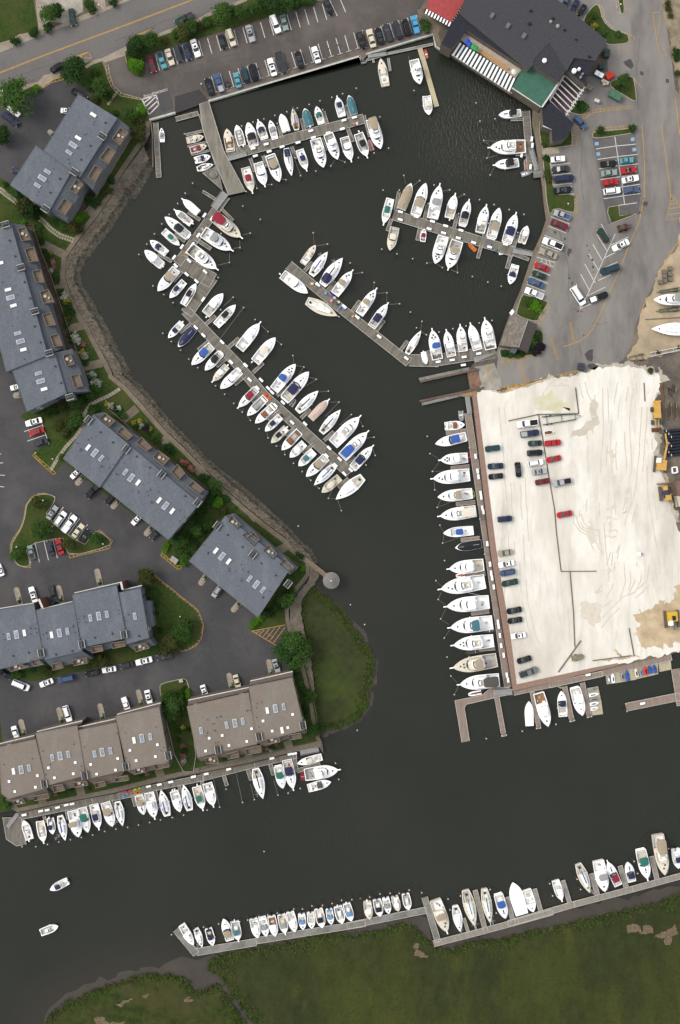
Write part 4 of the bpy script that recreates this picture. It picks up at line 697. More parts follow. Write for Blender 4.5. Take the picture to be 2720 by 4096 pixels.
# ------------------------------------------------------------------ boats
WH = (236,238,234); 
COLS = dict(w=(240,242,240), c=(242,234,214), n=(38,44,84), b=(58,100,184), l=(116,160,206), t=(176,162,138), r=(150,34,56), g=(40,120,104), k=(30,32,40), y=(164,166,166), q=(70,124,134), o=(226,120,40), e=(168,206,80), x=(230,70,60), s=(88,84,78), d=(148,92,56), i=(222,196,182))
CNAME = dict(w='white', c='cream', n='navy', b='blue', l='light blue', t='tan', r='maroon', g='green', k='black', y='grey', q='teal', o='orange', e='lime green', x='red', s='dark grey', d='brown', i='pale pink')
def paint(k): return solid(*COLS[k], rough=0.35 if k in 'wc' else 0.7)
GLASS = mat('tinted_glass', C(64,74,82), C(40,48,56), sc=0.7, rough=0.12, spec=0.6); DARK = solid(34,34,36, 0.5); TEAK = mat('teak', C(176,136,100), C(152,114,82), sc=1, rough=.7); STEEL = solid(206,208,208, 0.3)
def prof(t, kind):
    if kind == 'S': return 0.62+0.38*math.sin(math.pi/2*t/0.42) if t < 0.42 else max(0.02, (1-min(1.0, (t-0.42)/0.58)**1.9)**0.95)
    if kind == 'D': return 1.0 if t < 0.55 else max(0.35, max(0.0, 1-((t-0.55)/0.5)**2)**0.5)
    if t < 0.5: return 0.90+0.10*math.sin(math.pi*t)
    u = (t-0.5)/0.5; return max(0.02, max(0.0, 1-u**2.3)**0.85)
def hull_mesh(L, Wd, kind, fb, ck, floor, rim):
    """outline rows from stern (t=0) to bow; ck = cockpit forward end as a share of L; returns hull and deck builders"""
    n = 16; xs_ = [-L/2+L*k/n for k in range(n+1)]; ys_ = [prof(k/n, kind)*Wd/2 for k in range(n+1)]; sh = [fb*(1+0.35*max(0, k/n-0.4)**1.5) for k in range(n+1)]
    h = MB()
    for s_ in (1, -1):
        top = [(xs_[k], s_*ys_[k], sh[k]) for k in range(n+1)]; rub = [(xs_[k], s_*ys_[k]*0.985, sh[k]-0.12) for k in range(n+1)]; low = [(xs_[k]-(0.10*L*(k/n)**3), s_*ys_[k]*(0.86 if k < n else .5), -0.35) for k in range(n+1)]
        a, b = (top, rub) if s_ < 0 else (rub, top); h.strip(a, b)
        a, b = (rub, low) if s_ < 0 else (low, rub); h.strip(a, b)
    h.poly([(xs_[0], -ys_[0], sh[0]), (xs_[0], ys_[0], sh[0]), (xs_[0], ys_[0]*.86, -0.35), (xs_[0], -ys_[0]*.86, -0.35)])
    nc = max(1, int(round(ck*n))); d = MB(); r_ = rim
    inn = [max(0.02, y-r_) for y in ys_]
    for s_ in (1, -1):                                   # gunwale strip, inner wall, in the cockpit part
        o_ = [(xs_[k], s_*ys_[k], sh[k]) for k in range(nc+1)]; i_ = [(xs_[k]+(r_ if k == 0 else 0), s_*inn[k], sh[k]) for k in range(nc+1)]; f_ = [(xs_[k]+(r_ if k == 0 else 0), s_*inn[k], floor) for k in range(nc+1)]
        for A_, B_ in ((o_, i_), (i_, f_)): d.strip(*( (A_, B_) if s_ > 0 else (B_, A_)))
    d.poly([(xs_[0], ys_[0], sh[0]), (xs_[0], -ys_[0], sh[0]), (xs_[0]+r_, -inn[0], sh[0]), (xs_[0]+r_, inn[0], sh[0])])
    d.poly([(xs_[0]+r_, inn[0], floor), (xs_[0]+r_, inn[0], sh[0]), (xs_[0]+r_, -inn[0], sh[0]), (xs_[0]+r_, -inn[0], floor)])
    fl = MB(); fl.strip([(xs_[k]+(r_ if k == 0 else 0), -inn[k], floor) for k in range(nc+1)], [(xs_[k]+(r_ if k == 0 else 0), inn[k], floor) for k in range(nc+1)])
    fl.f = [f[::-1] for f in fl.f]
    if nc < n:                                           # crowned foredeck
        pr = None
        for k in range(nc, n+1):
            row = [(xs_[k], ys_[k]*u, sh[k]+0.14*(1-u*u)*min(1, ys_[k])) for u in (-1, -.5, 0, .5, 1)]
            if pr: d.strip(pr, row)
            pr = row
        d.poly([(xs_[nc], -inn[nc], floor), (xs_[nc], -inn[nc], sh[nc]), (xs_[nc], 0, sh[nc]+0.14), (xs_[nc], inn[nc], sh[nc]), (xs_[nc], inn[nc], floor)])
    return h, d, fl, xs_, ys_, sh
def slab(x0, x1, w0, w1, z, th, crown=0.0, n=6, mb=None, mi=0, rnd=0.25):
    """rounded soft-edged panel: bimini, hardtop, cabin roof"""
    mb = mb or MB(); rows = []; cx = (x0+x1)/2
    for k in range(n+1):
        t = k/n; x = x0+(x1-x0)*t; w = w0+(w1-w0)*t; e = 1-rnd*abs(2*t-1)**5
        rows.append([(x, w/2*e*u, z+crown*(1-u*u)*(1-(2*t-1)**2*0.6)) for u in (-1, -.6, 0, .6, 1)])
    for k in range(n): mb.strip(rows[k], rows[k+1], mi)
    for k in range(n):                                   # skirts
        for j, s_ in ((0, 1), (4, -1)):
            a, b = rows[k][j], rows[k+1][j]; q = [a, b, (b[0], b[1], z-th), (a[0], a[1], z-th)]; mb.poly(q if s_ < 0 else q[::-1], mi)
    for r_, s_ in ((rows[0], 1), (rows[-1], -1)):
        for j in range(4): q = [r_[j], r_[j+1], (r_[j+1][0], r_[j+1][1], z-th), (r_[j][0], r_[j][1], z-th)]; mb.poly(q if s_ < 0 else q[::-1], mi)
    return mb
def wscreen(x, w, z, rise, rake, bow=0.5, mb=None):
    mb = mb or MB(); n = 6; lo = []; hi = []
    for k in range(n+1):
        u = -1+2*k/n; lo.append((x-bow*abs(u)**2.2, w/2*u, z)); hi.append((x-rake-bow*abs(u)**2.2, w/2*u*0.9, z+rise))
    mb.strip(lo, hi); mb.strip(hi, lo); return mb
NB = [0]
KIND = dict(C=('center_console_boat', 'center console boat'), E=('cabin_cruiser', 'cabin cruiser'), F=('flybridge_cruiser', 'flybridge cruiser'), S=('sailboat', 'sailboat'), V=('covered_boat', 'covered boat'), R=('runabout', 'open runabout'), H=('hardtop_boat', 'hardtop fishing boat'), D=('dinghy', 'dinghy'), K=('kayak', 'kayak'))
def boat(bow, stern, Wd, kind, opts, label, group, z0=0.0):
    rb = random.Random(NB[0]*7+3); NB[0] += 1
    L = math.dist(bow, stern); rz = math.atan2(bow[1]-stern[1], bow[0]-stern[0]); cx, cy = (bow[0]+stern[0])/2, (bow[1]+stern[1])/2
    nm = KIND[kind][0]; t = thing(nm, label, 'boat' if kind not in 'DKS' else {'D': 'dinghy', 'K': 'kayak', 'S': 'sailboat'}[kind], (cx, cy, z0), rz, group)
    c = opts.get('c', 'w'); hc = opts.get('h', 'w'); dk = opts.get('d', 'w'); P_ = lambda nm_, mb, m, par=None, **k: mb.obj(nm_, m, par or t, **k)
    if 'p' in opts: Lh = L*0.93; off = -L*0.035
    else: Lh, off = L, 0.0
    eng = opts.get('o', 0)
    if eng: cut = min(1.1, L*0.09); Lh -= cut; off += cut/2
    def sh_(mb): mb.v = [(v[0]+off, v[1], v[2]) for v in mb.v]; return mb
    if kind in 'DK':
        n = 14; fb = 0.42 if kind == 'D' else 0.32; tube = MB(); ys_ = [prof(k/n, 'D' if kind == 'D' else 'S')*Wd/2 for k in range(n+1)]; xs_ = [-L/2+L*k/n for k in range(n+1)]
        r_ = Wd*(0.17 if kind == 'D' else 0.13)
        rows = []
        for k in range(n+1):
            row = []
            for j in range(7): a = math.pi*(j/6); row.append((xs_[k], ys_[k]-r_+r_*math.cos(a), fb*0.45+fb*0.55*math.sin(a)))
            rows.append(row)
        for s_ in (1, -1):
            for k in range(n):
                A_ = [(p[0], max(0.0, p[1])*s_, p[2]) for p in rows[k]]; B_ = [(p[0], max(0.0, p[1])*s_, p[2]) for p in rows[k+1]]
                tube.strip(*((A_, B_) if s_ < 0 else (B_, A_)))
            tube.strip(*[[(xs_[k], s_*ys_[k], fb*0.45) for k in range(n+1)], [(xs_[k], s_*ys_[k]*0.8, -0.15) for k in range(n+1)]])
        P_('tube' if kind == 'D' else 'hull', tube, paint(hc), smooth=True)
        fl = MB(); fl.strip([(x, -y*0.8, 0.2) for x, y in zip(xs_, ys_)], [(x, y*0.8, 0.2) for x, y in zip(xs_, ys_)]); fl.f = [f[::-1] for f in fl.f]; P_('floor', fl, paint(c))
        if kind == 'D':
            P_('seat', MB().box(-L*0.08, 0, 0.22, 0.28, Wd*0.7, 0.2), paint('y' if c != 'y' else 'w'))
            if eng: P_('outboard', MB().box(-L/2-0.1, 0, 0.3, 0.45, 0.3, 0.4, taper=.8), DARK)
        else: P_('seat', MB().cyl(-L*0.05, 0, 0.24, Wd*0.26, 0.08, n=10), DARK)
        return t
    big = L > 11.5
    fb = {'C': 0.95, 'R': 0.85, 'E': 1.15, 'F': 1.35, 'H': 1.1, 'S': 1.0, 'V': 0.95}[kind]+(0.25 if big and kind != 'S' else 0)
    ck = {'C': 0.78, 'R': 0.62, 'E': 0.46, 'F': 0.34, 'H': 0.5, 'S': 0.34, 'V': 0.5}[kind]; floor = 0.35 if kind != 'S' else 0.6
    h, d, fl, xs_, ys_, shz = hull_mesh(Lh, Wd, kind if kind == 'S' else 'E', fb, ck, floor, 0.22 if kind != 'S' else 0.35)
    P_('hull', sh_(h), paint(hc), smooth=True); P_('deck', sh_(d), paint('c' if hc == 'c' else 'w'), smooth=False)
    sole = dk if dk != 'w' else rb.choice(['w', 'w', 'w', 'w', 'y', 'c'] if kind != 'V' else ['w']); P_('cockpit_floor', sh_(fl), TEAK if dk == 'd' else (paint(sole) if sole != 'y' else solid(200,200,196,.7)))
    X = lambda f: -Lh/2+Lh*f; yw = lambda f: prof(f, 'S' if kind == 'S' else 'E')*Wd; fz = fb*1.06+0.1
    if 'p' in opts:
        q = MB().box(L/2-L*0.06, 0, fb*1.12, L*0.12, 0.38 if kind != 'S' else .22, 0.08); P_('bow_pulpit', q, paint('w') if kind != 'S' else STEEL)
    if eng:
        for k in range(eng):
            y = (k-(eng-1)/2)*min(0.75, Wd*0.24); m_ = paint('w') if rb.random() < 0.25 else DARK
            o = P_('outboard', MB().box(-L/2+0.38, y, 0.75, 0.72, 0.46, 0.45, taper=.75).box(-L/2+0.35, y, -0.3, 0.3, 0.22, 1.05), m_)
    if kind == 'V':
        mb = MB(); n = 14; pr = None
        for k in range(n+1):
            f = 0.01+0.97*k/n; w = yw(f)/2*0.97; row = [(X(f), w*u, fb+0.08+(0.55*(1-u*u)*math.sin(math.pi*min(1, f*0.9+0.1)))) for u in (-1, -.7, -.3, 0, .3, .7, 1)]
            if pr: mb.strip(pr, row)
            pr = row
        P_('boat_cover', sh_(mb), paint(c), smooth=True)
        if c != 'w': P_('cover_ridge', sh_(MB().bar((X(.1), 0, fb+.6), (X(.85), 0, fb+.42), 0.1)), STEEL)
        return t
    if kind in 'CREFH' and rb.random() < .8:
        P_('cooler', sh_(MB().box(X(rb.uniform(.08, .26)), rb.uniform(-.25, .25)*Wd, floor, rb.uniform(.4, .8), rb.uniform(.3, .5), .35)), solid(*rb.choice(((214,208,196), (120,124,128), (60,80,120), (190,60,60), (226,226,222), (150,140,120))), rough=.7))
    for s_ in (-1, 1):
        if rb.random() < .5: P_('fender', sh_(MB().cyl(X(rb.uniform(.3, .6)), s_*Wd*.51, .2, .12, .6, n=8)), paint('w') if rb.random() < .5 else solid(46,60,96))
    if kind == 'C':
        if c != 'w' or rb.random() < 0.5:
            top = slab(X(.36), X(.36)+min(2.4, Lh*.27), Wd*.62, Wd*.56, 2.6, 0.06, 0.12); P_('t_top', sh_(top), paint(c))
            fr = MB()
            for sx in (0, 1):
                for sy in (-1, 1): fr.bar((X(.38)+sx*1.5, sy*Wd*.22, floor), (X(.38)+sx*1.5, sy*Wd*.24, 2.6), 0.06)
            P_('t_top_frame', sh_(fr), STEEL)
        P_('console', sh_(MB().box(X(.46), 0, floor, 1.0, Wd*.34, 1.2, taper=.85)), paint('w')); P_('windscreen', sh_(wscreen(X(.52), Wd*.32, 1.5, .45, .2, .1)), GLASS)
        P_('seat', sh_(MB().box(X(.32), 0, floor, .6, Wd*.36, .85)), paint('c') if rb.random() < .5 else paint('w'))
        P_('bow_seat', sh_(MB().box(X(.68), 0, floor, .9, Wd*.42, .4)), solid(230,228,222,.7))
    elif kind == 'R':
        P_('windscreen', sh_(wscreen(X(.64), yw(.6)*.82, fb+.05, .5, .3, .5)), GLASS)
        sc_ = c if c not in 'w' else 'c'; o = MB()
        P_('seat', sh_(MB().box(X(.46), Wd*.22, floor, .6, .55, .5).box(X(.46), -Wd*.22, floor, .6, .55, .5)), paint(sc_))
        P_('stern_bench', sh_(MB().box(X(.12), 0, floor, .65, Wd*.7, .45)), paint(sc_ if rb.random() < .5 else 'w')); P_('engine_hatch', sh_(MB().box(X(.26), 0, floor, .9, Wd*.34, .5, taper=.85)), solid(214,212,204,.6))
        if c != 'w' : P_('bimini_cover', sh_(slab(X(.40), X(.62), Wd*.6, Wd*.5, fb+.95, .05, .12)), paint(c))
        P_('hatch', sh_(MB().box(X(.82), 0, fz+.02, .45, .45, .05)), GLASS)
    elif kind == 'E':
        P_('cabin_top', sh_(slab(X(.50), X(.86), yw(.5)*.72, yw(.86)*.4, fz+.32, .4, .12)), paint('w' if hc != 'c' else 'c'))
        P_('windscreen', sh_(wscreen(X(.60), yw(.55)*.86, fb+.25, .75, .65, .9)), GLASS)
        x0, x1 = (X(.22), X(.50)) if c != 'w' else (X(.33), X(.52))
        P_('canvas_top' if c != 'w' else 'radar_arch', sh_(slab(x0, x1, Wd*.78, Wd*.7, fb+1.45, .12, .16)), paint(c))
        P_('seat', sh_(MB().box(X(.08), 0, floor, .55, Wd*.7, .5).box(X(.2), Wd*.3, floor, 1.0, .5, .5)), solid(234,230,222,.7))
        P_('hatch', sh_(MB().box(X(.76), 0, fz+.36, .5, .5, .06)), GLASS)
        rl = MB()
        for s_ in (-1, 1):
            pp = [(X(f), s_*yw(f)*.46, fz+.55) for f in (.64, .74, .84, .92, .97)]
            for a, b in zip(pp, pp[1:]): rl.bar(a, b, .05)
        P_('bow_rail', sh_(rl), STEEL)
        if rb.random() < .5: P_('hatch', sh_(MB().box(X(.67), 0, fz+.44, .9, .4, .04)), GLASS)
        P_('swim_platform', MB().box(-L/2-.12 if not eng else off-Lh/2-.1, 0, .35, .45, Wd*.75, .1), paint('w'))
    elif kind == 'F':
        P_('deckhouse', sh_(slab(X(.36), X(.66), yw(.4)*.8, yw(.66)*.62, fb+1.35, 1.35, .1)), paint('w' if hc != 'c' else 'c'))
        P_('windscreen', sh_(wscreen(X(.70), yw(.66)*.66, fb+.35, .95, .7, .7)), GLASS)
        for s_ in (-1, 1): P_('side_window', sh_(MB().box(X(.5), s_*yw(.5)*.405, fb+.75, Lh*.2, .04, .35)), GLASS)
        fbz = fb+1.45; P_('flybridge', sh_(slab(X(.30), X(.58), Wd*.68, Wd*.52, fbz+.5, .5, .0)), paint('w'))
        wl_ = c if c not in 'w' else 'y'
        P_('bridge_floor', sh_(MB().box(X(.44), 0, fbz+.52, Lh*.18, Wd*.44, .03)), solid(206,204,196,.7))
        P_('bridge_seat', sh_(MB().box(X(.38), 0, fbz+.55, .55 if 'l' not in opts else 1.3, Wd*.4, .45)), paint(opts.get('l', 'w') if isinstance(opts.get('l'), str) else 'c')); P_('helm_console', sh_(MB().box(X(.51), 0, fbz+.55, .5, Wd*.3, .6, taper=.8)), paint('w')); P_('bridge_screen', sh_(wscreen(X(.56), Wd*.5, fbz+.5, .35, .2, .4)), GLASS)
        if c != 'w': P_('canvas_top', sh_(slab(X(.05) if opts.get('a') else X(.34), X(.52) if not opts.get('a') else X(.42), Wd*.78, Wd*.66, fbz+(1.9 if not opts.get('a') else 1.3), .1, .15)), paint(c))
        elif rb.random() < .55: P_('hardtop', sh_(slab(X(.35), X(.53), Wd*.56, Wd*.5, fbz+2.0, .08, .1)), paint('w'))
        P_('fighting_chair', sh_(MB().box(X(.14), 0, floor, .6, .6, .8, taper=.7)), solid(210,200,184,.7)); P_('bait_locker', sh_(MB().box(X(.3), Wd*.22, floor, .7, .9, .8)), paint('w'))
        for hx, hy in ((.83, 0), (.75, .5), (.75, -.5))[:rb.choice((1, 2, 3))]: P_('hatch', sh_(MB().box(X(hx), hy, fz+.1, .5, .5, .1)), GLASS)
        rl = MB()
        for s_ in (-1, 1):
            pp = [(X(f), s_*yw(f)*.46, fz+.6) for f in (.62, .72, .82, .9, .96)]
            for a, b in zip(pp, pp[1:]): rl.bar(a, b, .05)
        P_('bow_rail', sh_(rl), STEEL)
        if opts.get('m'):
            for s_ in (-1, 1): P_('outrigger', sh_(MB().bar((X(.5), s_*Wd*.4, fbz), (X(.15), s_*Wd*.75, fbz+5), .06)), STEEL)
        if rb.random() < .5: P_('radar_dome', sh_(MB().cyl(X(.4), 0, fbz+.6, .3, .25, n=10)), paint('w'))
    elif kind == 'H':
        P_('cabin_top', sh_(slab(X(.52), X(.88), yw(.55)*.7, yw(.88)*.35, fz+.3, .35, .1)), paint('w' if hc != 'c' else 'c'))
        P_('windscreen', sh_(wscreen(X(.62), yw(.58)*.7, fb+.2, .9, .5, .5)), GLASS)
        P_('hardtop', sh_(slab(X(.34), X(.58), Wd*.7, Wd*.62, fb+1.75, .09, .12)), paint(c))
        fr = MB()
        for sx in (X(.36), X(.55)):
            for sy in (-1, 1): fr.bar((sx, sy*Wd*.3, floor), (sx, sy*Wd*.3, fb+1.7), .06)
        P_('hardtop_frame', sh_(fr), STEEL)
        P_('seat', sh_(MB().box(X(.28), 0, floor, .6, Wd*.4, .6)), solid(222,216,204,.7)); P_('stern_bench', sh_(MB().box(X(.07), 0, floor, .45, Wd*.7, .45)), solid(226,222,212,.7)); P_('hatch', sh_(MB().box(X(.78), 0, fz+.33, .45, .45, .05)), GLASS)
    elif kind == 'S':
        P_('cabin_trunk', sh_(slab(X(.36), X(.76), yw(.4)*.6, yw(.76)*.42, fb+.6, .6, .1)), paint('w') if dk != 'd' else paint('c'))
        sd = MB()
        for s_ in (-1, 1):
            for f in (.44, .54, .64): sd.box(X(f), s_*yw(f)*.285, fb+.3, .55, .05, .2)
        P_('cabin_window', sh_(sd), GLASS)
        P_('cockpit_bench', sh_(MB().box(X(.2), Wd*.22, floor, Lh*.24, .4, .4).box(X(.2), -Wd*.22, floor, Lh*.24, .4, .4)), TEAK if dk == 'd' else solid(224,218,204,.7))
        mh = Lh*1.15; P_('mast', sh_(MB().cyl(X(.60), 0, fb+.5, .09, mh, r1=.06, n=8)), STEEL)
        if c != 'w': P_('sail_cover', sh_(MB().bar((X(.60), 0, fb+1.6), (X(.20), 0, fb+1.6), .34, .4)), paint(c))
        else: P_('boom', sh_(MB().bar((X(.60), 0, fb+1.6), (X(.20), 0, fb+1.6), .14, .14)), STEEL)
        sp = MB()
        for f in (.45, .75): sp.bar((X(.6), -Wd*.3, fb+mh*f), (X(.6), Wd*.3, fb+mh*f), .05)
        P_('spreader', sh_(sp), STEEL)
        st = MB(); top = (X(.6), 0, fb+mh)
        for e in ((X(.985), 0, fb*1.1), (X(.02), 0, fb), (X(.58), Wd*.46, fb), (X(.58), -Wd*.46, fb)): st.bar(top, e, .025)
        P_('standing_rigging', sh_(st), STEEL)
        if opts.get('a'): P_('cockpit_canvas', sh_(slab(X(.08), X(.36), Wd*.72, Wd*.7, fb+1.5, .1, .15)), paint(c if c != 'w' else 'n'))
        P_('hatch', sh_(MB().box(X(.82), 0, fz+.08, .45, .45, .05)), GLASS)
        P_('steering_wheel', sh_(MB().cyl(X(.12), 0, floor+.4, .42, .04, n=12)), DARK)
    return t
def desc(kind, o, over):
    if over: return over
    c = o.get('c', 'w'); s = '%s %s' % (CNAME[o.get('h', 'w')], KIND[kind][1])
    if kind == 'V': return '%s boat under %s cover' % (CNAME[o.get('h', 'w')], CNAME[c])
    if kind == 'S': return s+(' with %s sail cover' % CNAME[c] if c != 'w' else '')
    if c != 'w':
        s += ' with %s %s' % (CNAME[c], {'C': 'top', 'E': 'canvas', 'F': 'canvas', 'H': 'hardtop', 'R': 'canvas', 'D': 'inside', 'K': 'inside'}[kind])
    return s
def row(group, place, data, z0=0.0, zt=1.0):
    """each line: bowx,bowy sternx,sterny width kind opts [= own description]; place ends the label, the ordinal counts along it"""
    t0 = None; k = 0
    for ln in data.strip().split('\n'):
        ln = ln.strip(); over = None
        if '=' in ln: ln, over = [x.strip() for x in ln.split('=')]
        w = ln.split()
        if w[0] in TS: t0 = w[0]; w = w[1:]
        p = G2('%s %s %s' % (t0, w[0], w[1]), zt); o = {}
        for x in w[4:]:
            if x[0] == 'o' and x[1:].isdigit(): o['o'] = int(x[1:])
            elif x in 'pam': o[x] = 1
            else: o[x[0]] = x[1:]
        wd_ = float(w[2])*TS[t0][2]*S*0.96
        lb = '%s, %s %s' % (desc(w[3], o, over), ORD[k], place) if place else desc(w[3], o, over); k += 1
        boat(p[0], p[1], wd_, w[3], o, lb, group, z0)
GB = 'boats moored in the marina slips'
row('boats on the top dock', 'from pier, upper side of top dock', """
B 405,1008 437,1188 78 R hc cc dd = cream runabout with teak cockpit
482,980 530,1155 70 C o2
572,962 620,1148 85 E ck
648,935 702,1090 72 R cn p
745,942 785,1090 58 R cy
830,893 880,1045 72 V cw o1
922,850 955,1020 62 S cb dd hc = cream sailboat with wooden deck
1015,850 1062,1000 72 V cq o1
1108,833 1148,970 62 R cg
1268,750 1310,912 70 C cn p
1362,747 1405,895 66 V cq""")
row('boats on the top dock', 'from pier, lower side of top dock', """
B 610,1520 545,1290 82 C cr hc o3 p
708,1470 645,1255 85 H cw o3 p
820,1428 745,1215 92 E ct
915,1380 872,1162 68 S cn a
1035,1345 970,1155 72 C cn p o1
1165,1318 1100,1090 98 F
1275,1255 1200,1050 88 F
1385,1275 1320,1055 82 H p o1
1510,1242 1430,1025 85 C ck p o2
C 240,1172 165,935 98 F ct a""")
row('boats beside the boarding dock', 'from top, beside narrow boarding dock', """
B 225,1070 90,1100 58 R cc hc
250,1140 118,1180 58 R cr hc
278,1225 140,1260 60 R cn o1
300,1290 172,1325 56 S cr""")
row('small boats in the upper basin', '', """
A 1265,1003 1272,1110 42 R cy = small grey open boat beside the long floating dock
C 240,458 278,672 75 R hc cc = cream lined tender moored bow-in below the seawall notch
C 548,665 500,470 88 F m = white fishing cruiser with outriggers beside the pale pontoon
C 620,902 598,735 75 C cc o2 = cream topped center console off the pale pontoon tip
C 1165,905 1340,885 66 E ck = white cruiser with black canvas under the restaurant corner
C 1075,1165 1375,1150 115 F p dd = large white cruiser with teak cockpit by the east wall
C 1118,1298 1320,1275 78 E ck p = white cruiser with black canvas by the east wall
C 590,380 606,450 28 D hx cy = red skiff beside the pale pontoon root
C 1380,1242 1388,1330 36 D hy cx o1 = grey dinghy with red floor by the east gangway
C 1425,1340 1345,1365 42 D hy cw o1 = grey inflatable dinghy at the foot of the east gangway
B 1520,1090 1548,1175 40 D hy cx = grey dinghy with red floor between two cruisers""")
row('boats on the northeast dock', 'from dock end, upper side of northeast dock', """
G 358,495 415,282 72 C cg p = white center console with green top
578,163 500,365 82 V ct
692,163 610,412 92 E ct
803,165 745,440 98 F cy p
925,240 868,455 80 H p o2
1033,288 980,490 75 E ck p
1168,330 1115,552 84 F p
1268,357 1205,590 90 E ct
1402,390 1325,628 92 E cn p a
1488,497 1438,645 70 C o1""")
row('boats on the northeast dock', 'from dock end, lower side of northeast dock', """
G 410,692 455,490 80 H cc hc o3
680,518 668,618 48 R cr
765,797 830,578 98 F
862,850 940,615 108 F ct p
1030,632 1088,688 34 D ho co = orange inflatable dinghy
1285,682 1290,718 42 D hw cw = small white dinghy
1352,955 1400,785 72 R cn o1""")
row('boats on the diagonal dock', 'from dock end, upper side of diagonal dock', """
F 1398,548 1295,695 62 R hc cc
1490,603 1362,785 82 S cb
g 865,45 545,470 200 S cn a
g 1030,235 740,620 165 F ct hy p
G 310,985 170,1190 80 F ct p
400,1098 265,1290 76 E cn p
655,1318 545,1500 62 S dy hs = grey decked sailboat""")
row('boats on the diagonal dock', 'from dock end, lower side of diagonal dock', """
F 1335,928 1115,762 90 H o2
g 820,975 300,715 210 S hc p = cream sailboat with bare boom""")
row('boats below the shed', 'from dock angle, row beside shingled shed', """
a 330,335 290,165 78 V cw o1
G 738,1300 785,1545 94 F cb p
850,1308 895,1522 82 E p
958,1268 985,1482 80 F p
1038,1255 1100,1470 84 H p
1150,1215 1202,1465 102 F p""")
row('boats on the zigzag dock', 'from gangway, shore side of zigzag dock', """
F 345,183 490,310 64 V p cw o1
285,268 435,392 64 C cy p o2
215,330 398,480 78 E ck
330,552 190,425 64 C cg o2
98,512 240,625 68 R cn o1
57,592 205,722 76 E o1
160,912 305,738 88 E ct
252,965 378,820 64 C cn o1
460,850 348,1035 66 C ck o2
240,1278 360,1145 60 R cn o1
318,1348 442,1205 70 V cn
425,1490 582,1338 80 E cb a
530,1533 655,1395 70 E ck
J 190,255 322,112 62 H hc p o1
258,305 412,162 80 E
390,460 542,305 70 E cr p
468,515 612,372 72 R cy
530,575 683,432 72 R cd
608,638 742,508 66 C cn o2
655,730 788,598 66 C ck hc o1
738,785 878,638 76 R cd
802,843 928,718 70 C o1
870,910 1003,782 74 C cq o1
930,993 1088,838 82 E ct a""")
row('boats on the zigzag dock', 'from dock tip, shore side of zigzag dock', """
J 1162,1172 1375,995 104 S = large white sailboat with a wide cockpit
1052,1118 1208,985 74 C hc cc o2
992,1060 1152,908 78 S cb""")
row('boats on the zigzag dock', 'from gangway, channel side of zigzag dock', """
F 828,505 600,325 108 F cr hc a p
755,603 515,448 105 F cy p
638,752 408,572 104 F p
672,930 520,1108 86 H o3
770,1018 600,1195 74 C ck o2
970,1150 782,1385 92 H p o3
1082,1275 905,1485 90 H cc o3
J 848,112 678,315 90 F cb
952,172 762,388 100 E cn
845,385 808,440 38 D hy cs = grey inflatable dinghy
1025,320 860,482 86 S ck
1115,382 965,538 70 V ci p
1200,468 1048,648 80 S ck
1362,512 1140,738 106 F p
1422,632 1212,842 98 F cb p a
1460,745 1295,925 80 E cn p a""")
row('big boats beside the brick promenade', 'from travel lift, row beside brick promenade', """
K 485,262 480,180 44 D hy cy o2 = pale grey inflatable boat
508,290 335,305 72 R cd hs o1 = dark grey skiff with brown floor
275,443 518,385 84 E cb
298,572 530,550 90 F p
235,718 545,685 112 F p
293,860 567,830 96 F ct
290,1012 595,968 104 F p cc a
338,1143 600,1118 82 C cb o2
432,1258 640,1225 76 V ck
O 362,150 655,115 110 F p
292,310 665,245 130 F p m
338,445 697,405 122 F le p = white flybridge cruiser with lime green lounge
368,610 724,565 126 F cq p
393,748 732,708 116 F p
387,925 758,860 126 F ct hc p
443,1055 777,1015 118 F cs p a""")
row('tenders beside the promenade row', '', """
O 440,205 515,198 38 D hw cx = small white dinghy with red bag beside the second finger
650,642 742,628 34 D hs cy = long grey dinghy under the teal canvas cruiser
515,810 650,788 34 D hs cs = long dark skiff on the finger
538,1138 640,1118 40 D hw cr = white dinghy with maroon inside at the corner platform
K 538,498 545,582 26 D hr cr = maroon tender across the stern of a white cruiser
572,798 583,862 26 K he ce = lime green kayak standing across a white stern
580,915 595,1010 26 K hc ce = long yellow paddle board across a white stern""")
row('boats at the bottom of the shell lot', 'from corner platform, below shell lot', """
O 1010,1185 1018,1400 74 V cw o2
1160,1382 1085,1120 100 F dd
1265,1105 1280,1308 78 R cn
1430,1298 1370,1082 94 E
P 598,972 660,992 26 D hk ce = yellow and black inflatable""")
row('boats on the condo dock', 'from platform, dock below brown condos', """
Q 185,1040 238,1208 70 C o2
345,1225 308,1030 74 C p o2
415,1150 390,1012 62 C cn o2
512,1200 470,1005 72 S cb
620,1170 570,962 96 F ct
692,1135 645,940 78 E cg a
778,1118 735,915 80 C cn p
885,1088 825,900 86 E ct
962,1085 920,893 74 S cy hy
1130,995 1088,843 74 E ct
1218,1033 1168,822 88 F p
1262,802 1312,1008 82 S cb
1412,975 1358,795 76 H o2
1438,760 1488,965 78 S cb
R 320,968 260,758 82 C cg p o2
403,940 345,730 88 H p o3
788,872 728,635 92 S ck
945,790 905,618 80 E cg a
1028,808 975,565 88 E cn p
1055,598 1250,545 64 R cc hy
1398,638 1115,682 108 F p
1322,740 1140,792 74 R cs hw
1090,658 1102,735 34 D hr cr""")
row('boats under way', '', """
Y 392,518 545,440 66 C cn o1 = white center console under way, navy top, single passenger aboard
457,800 302,860 64 C o1 = white center console under way with a white top""")
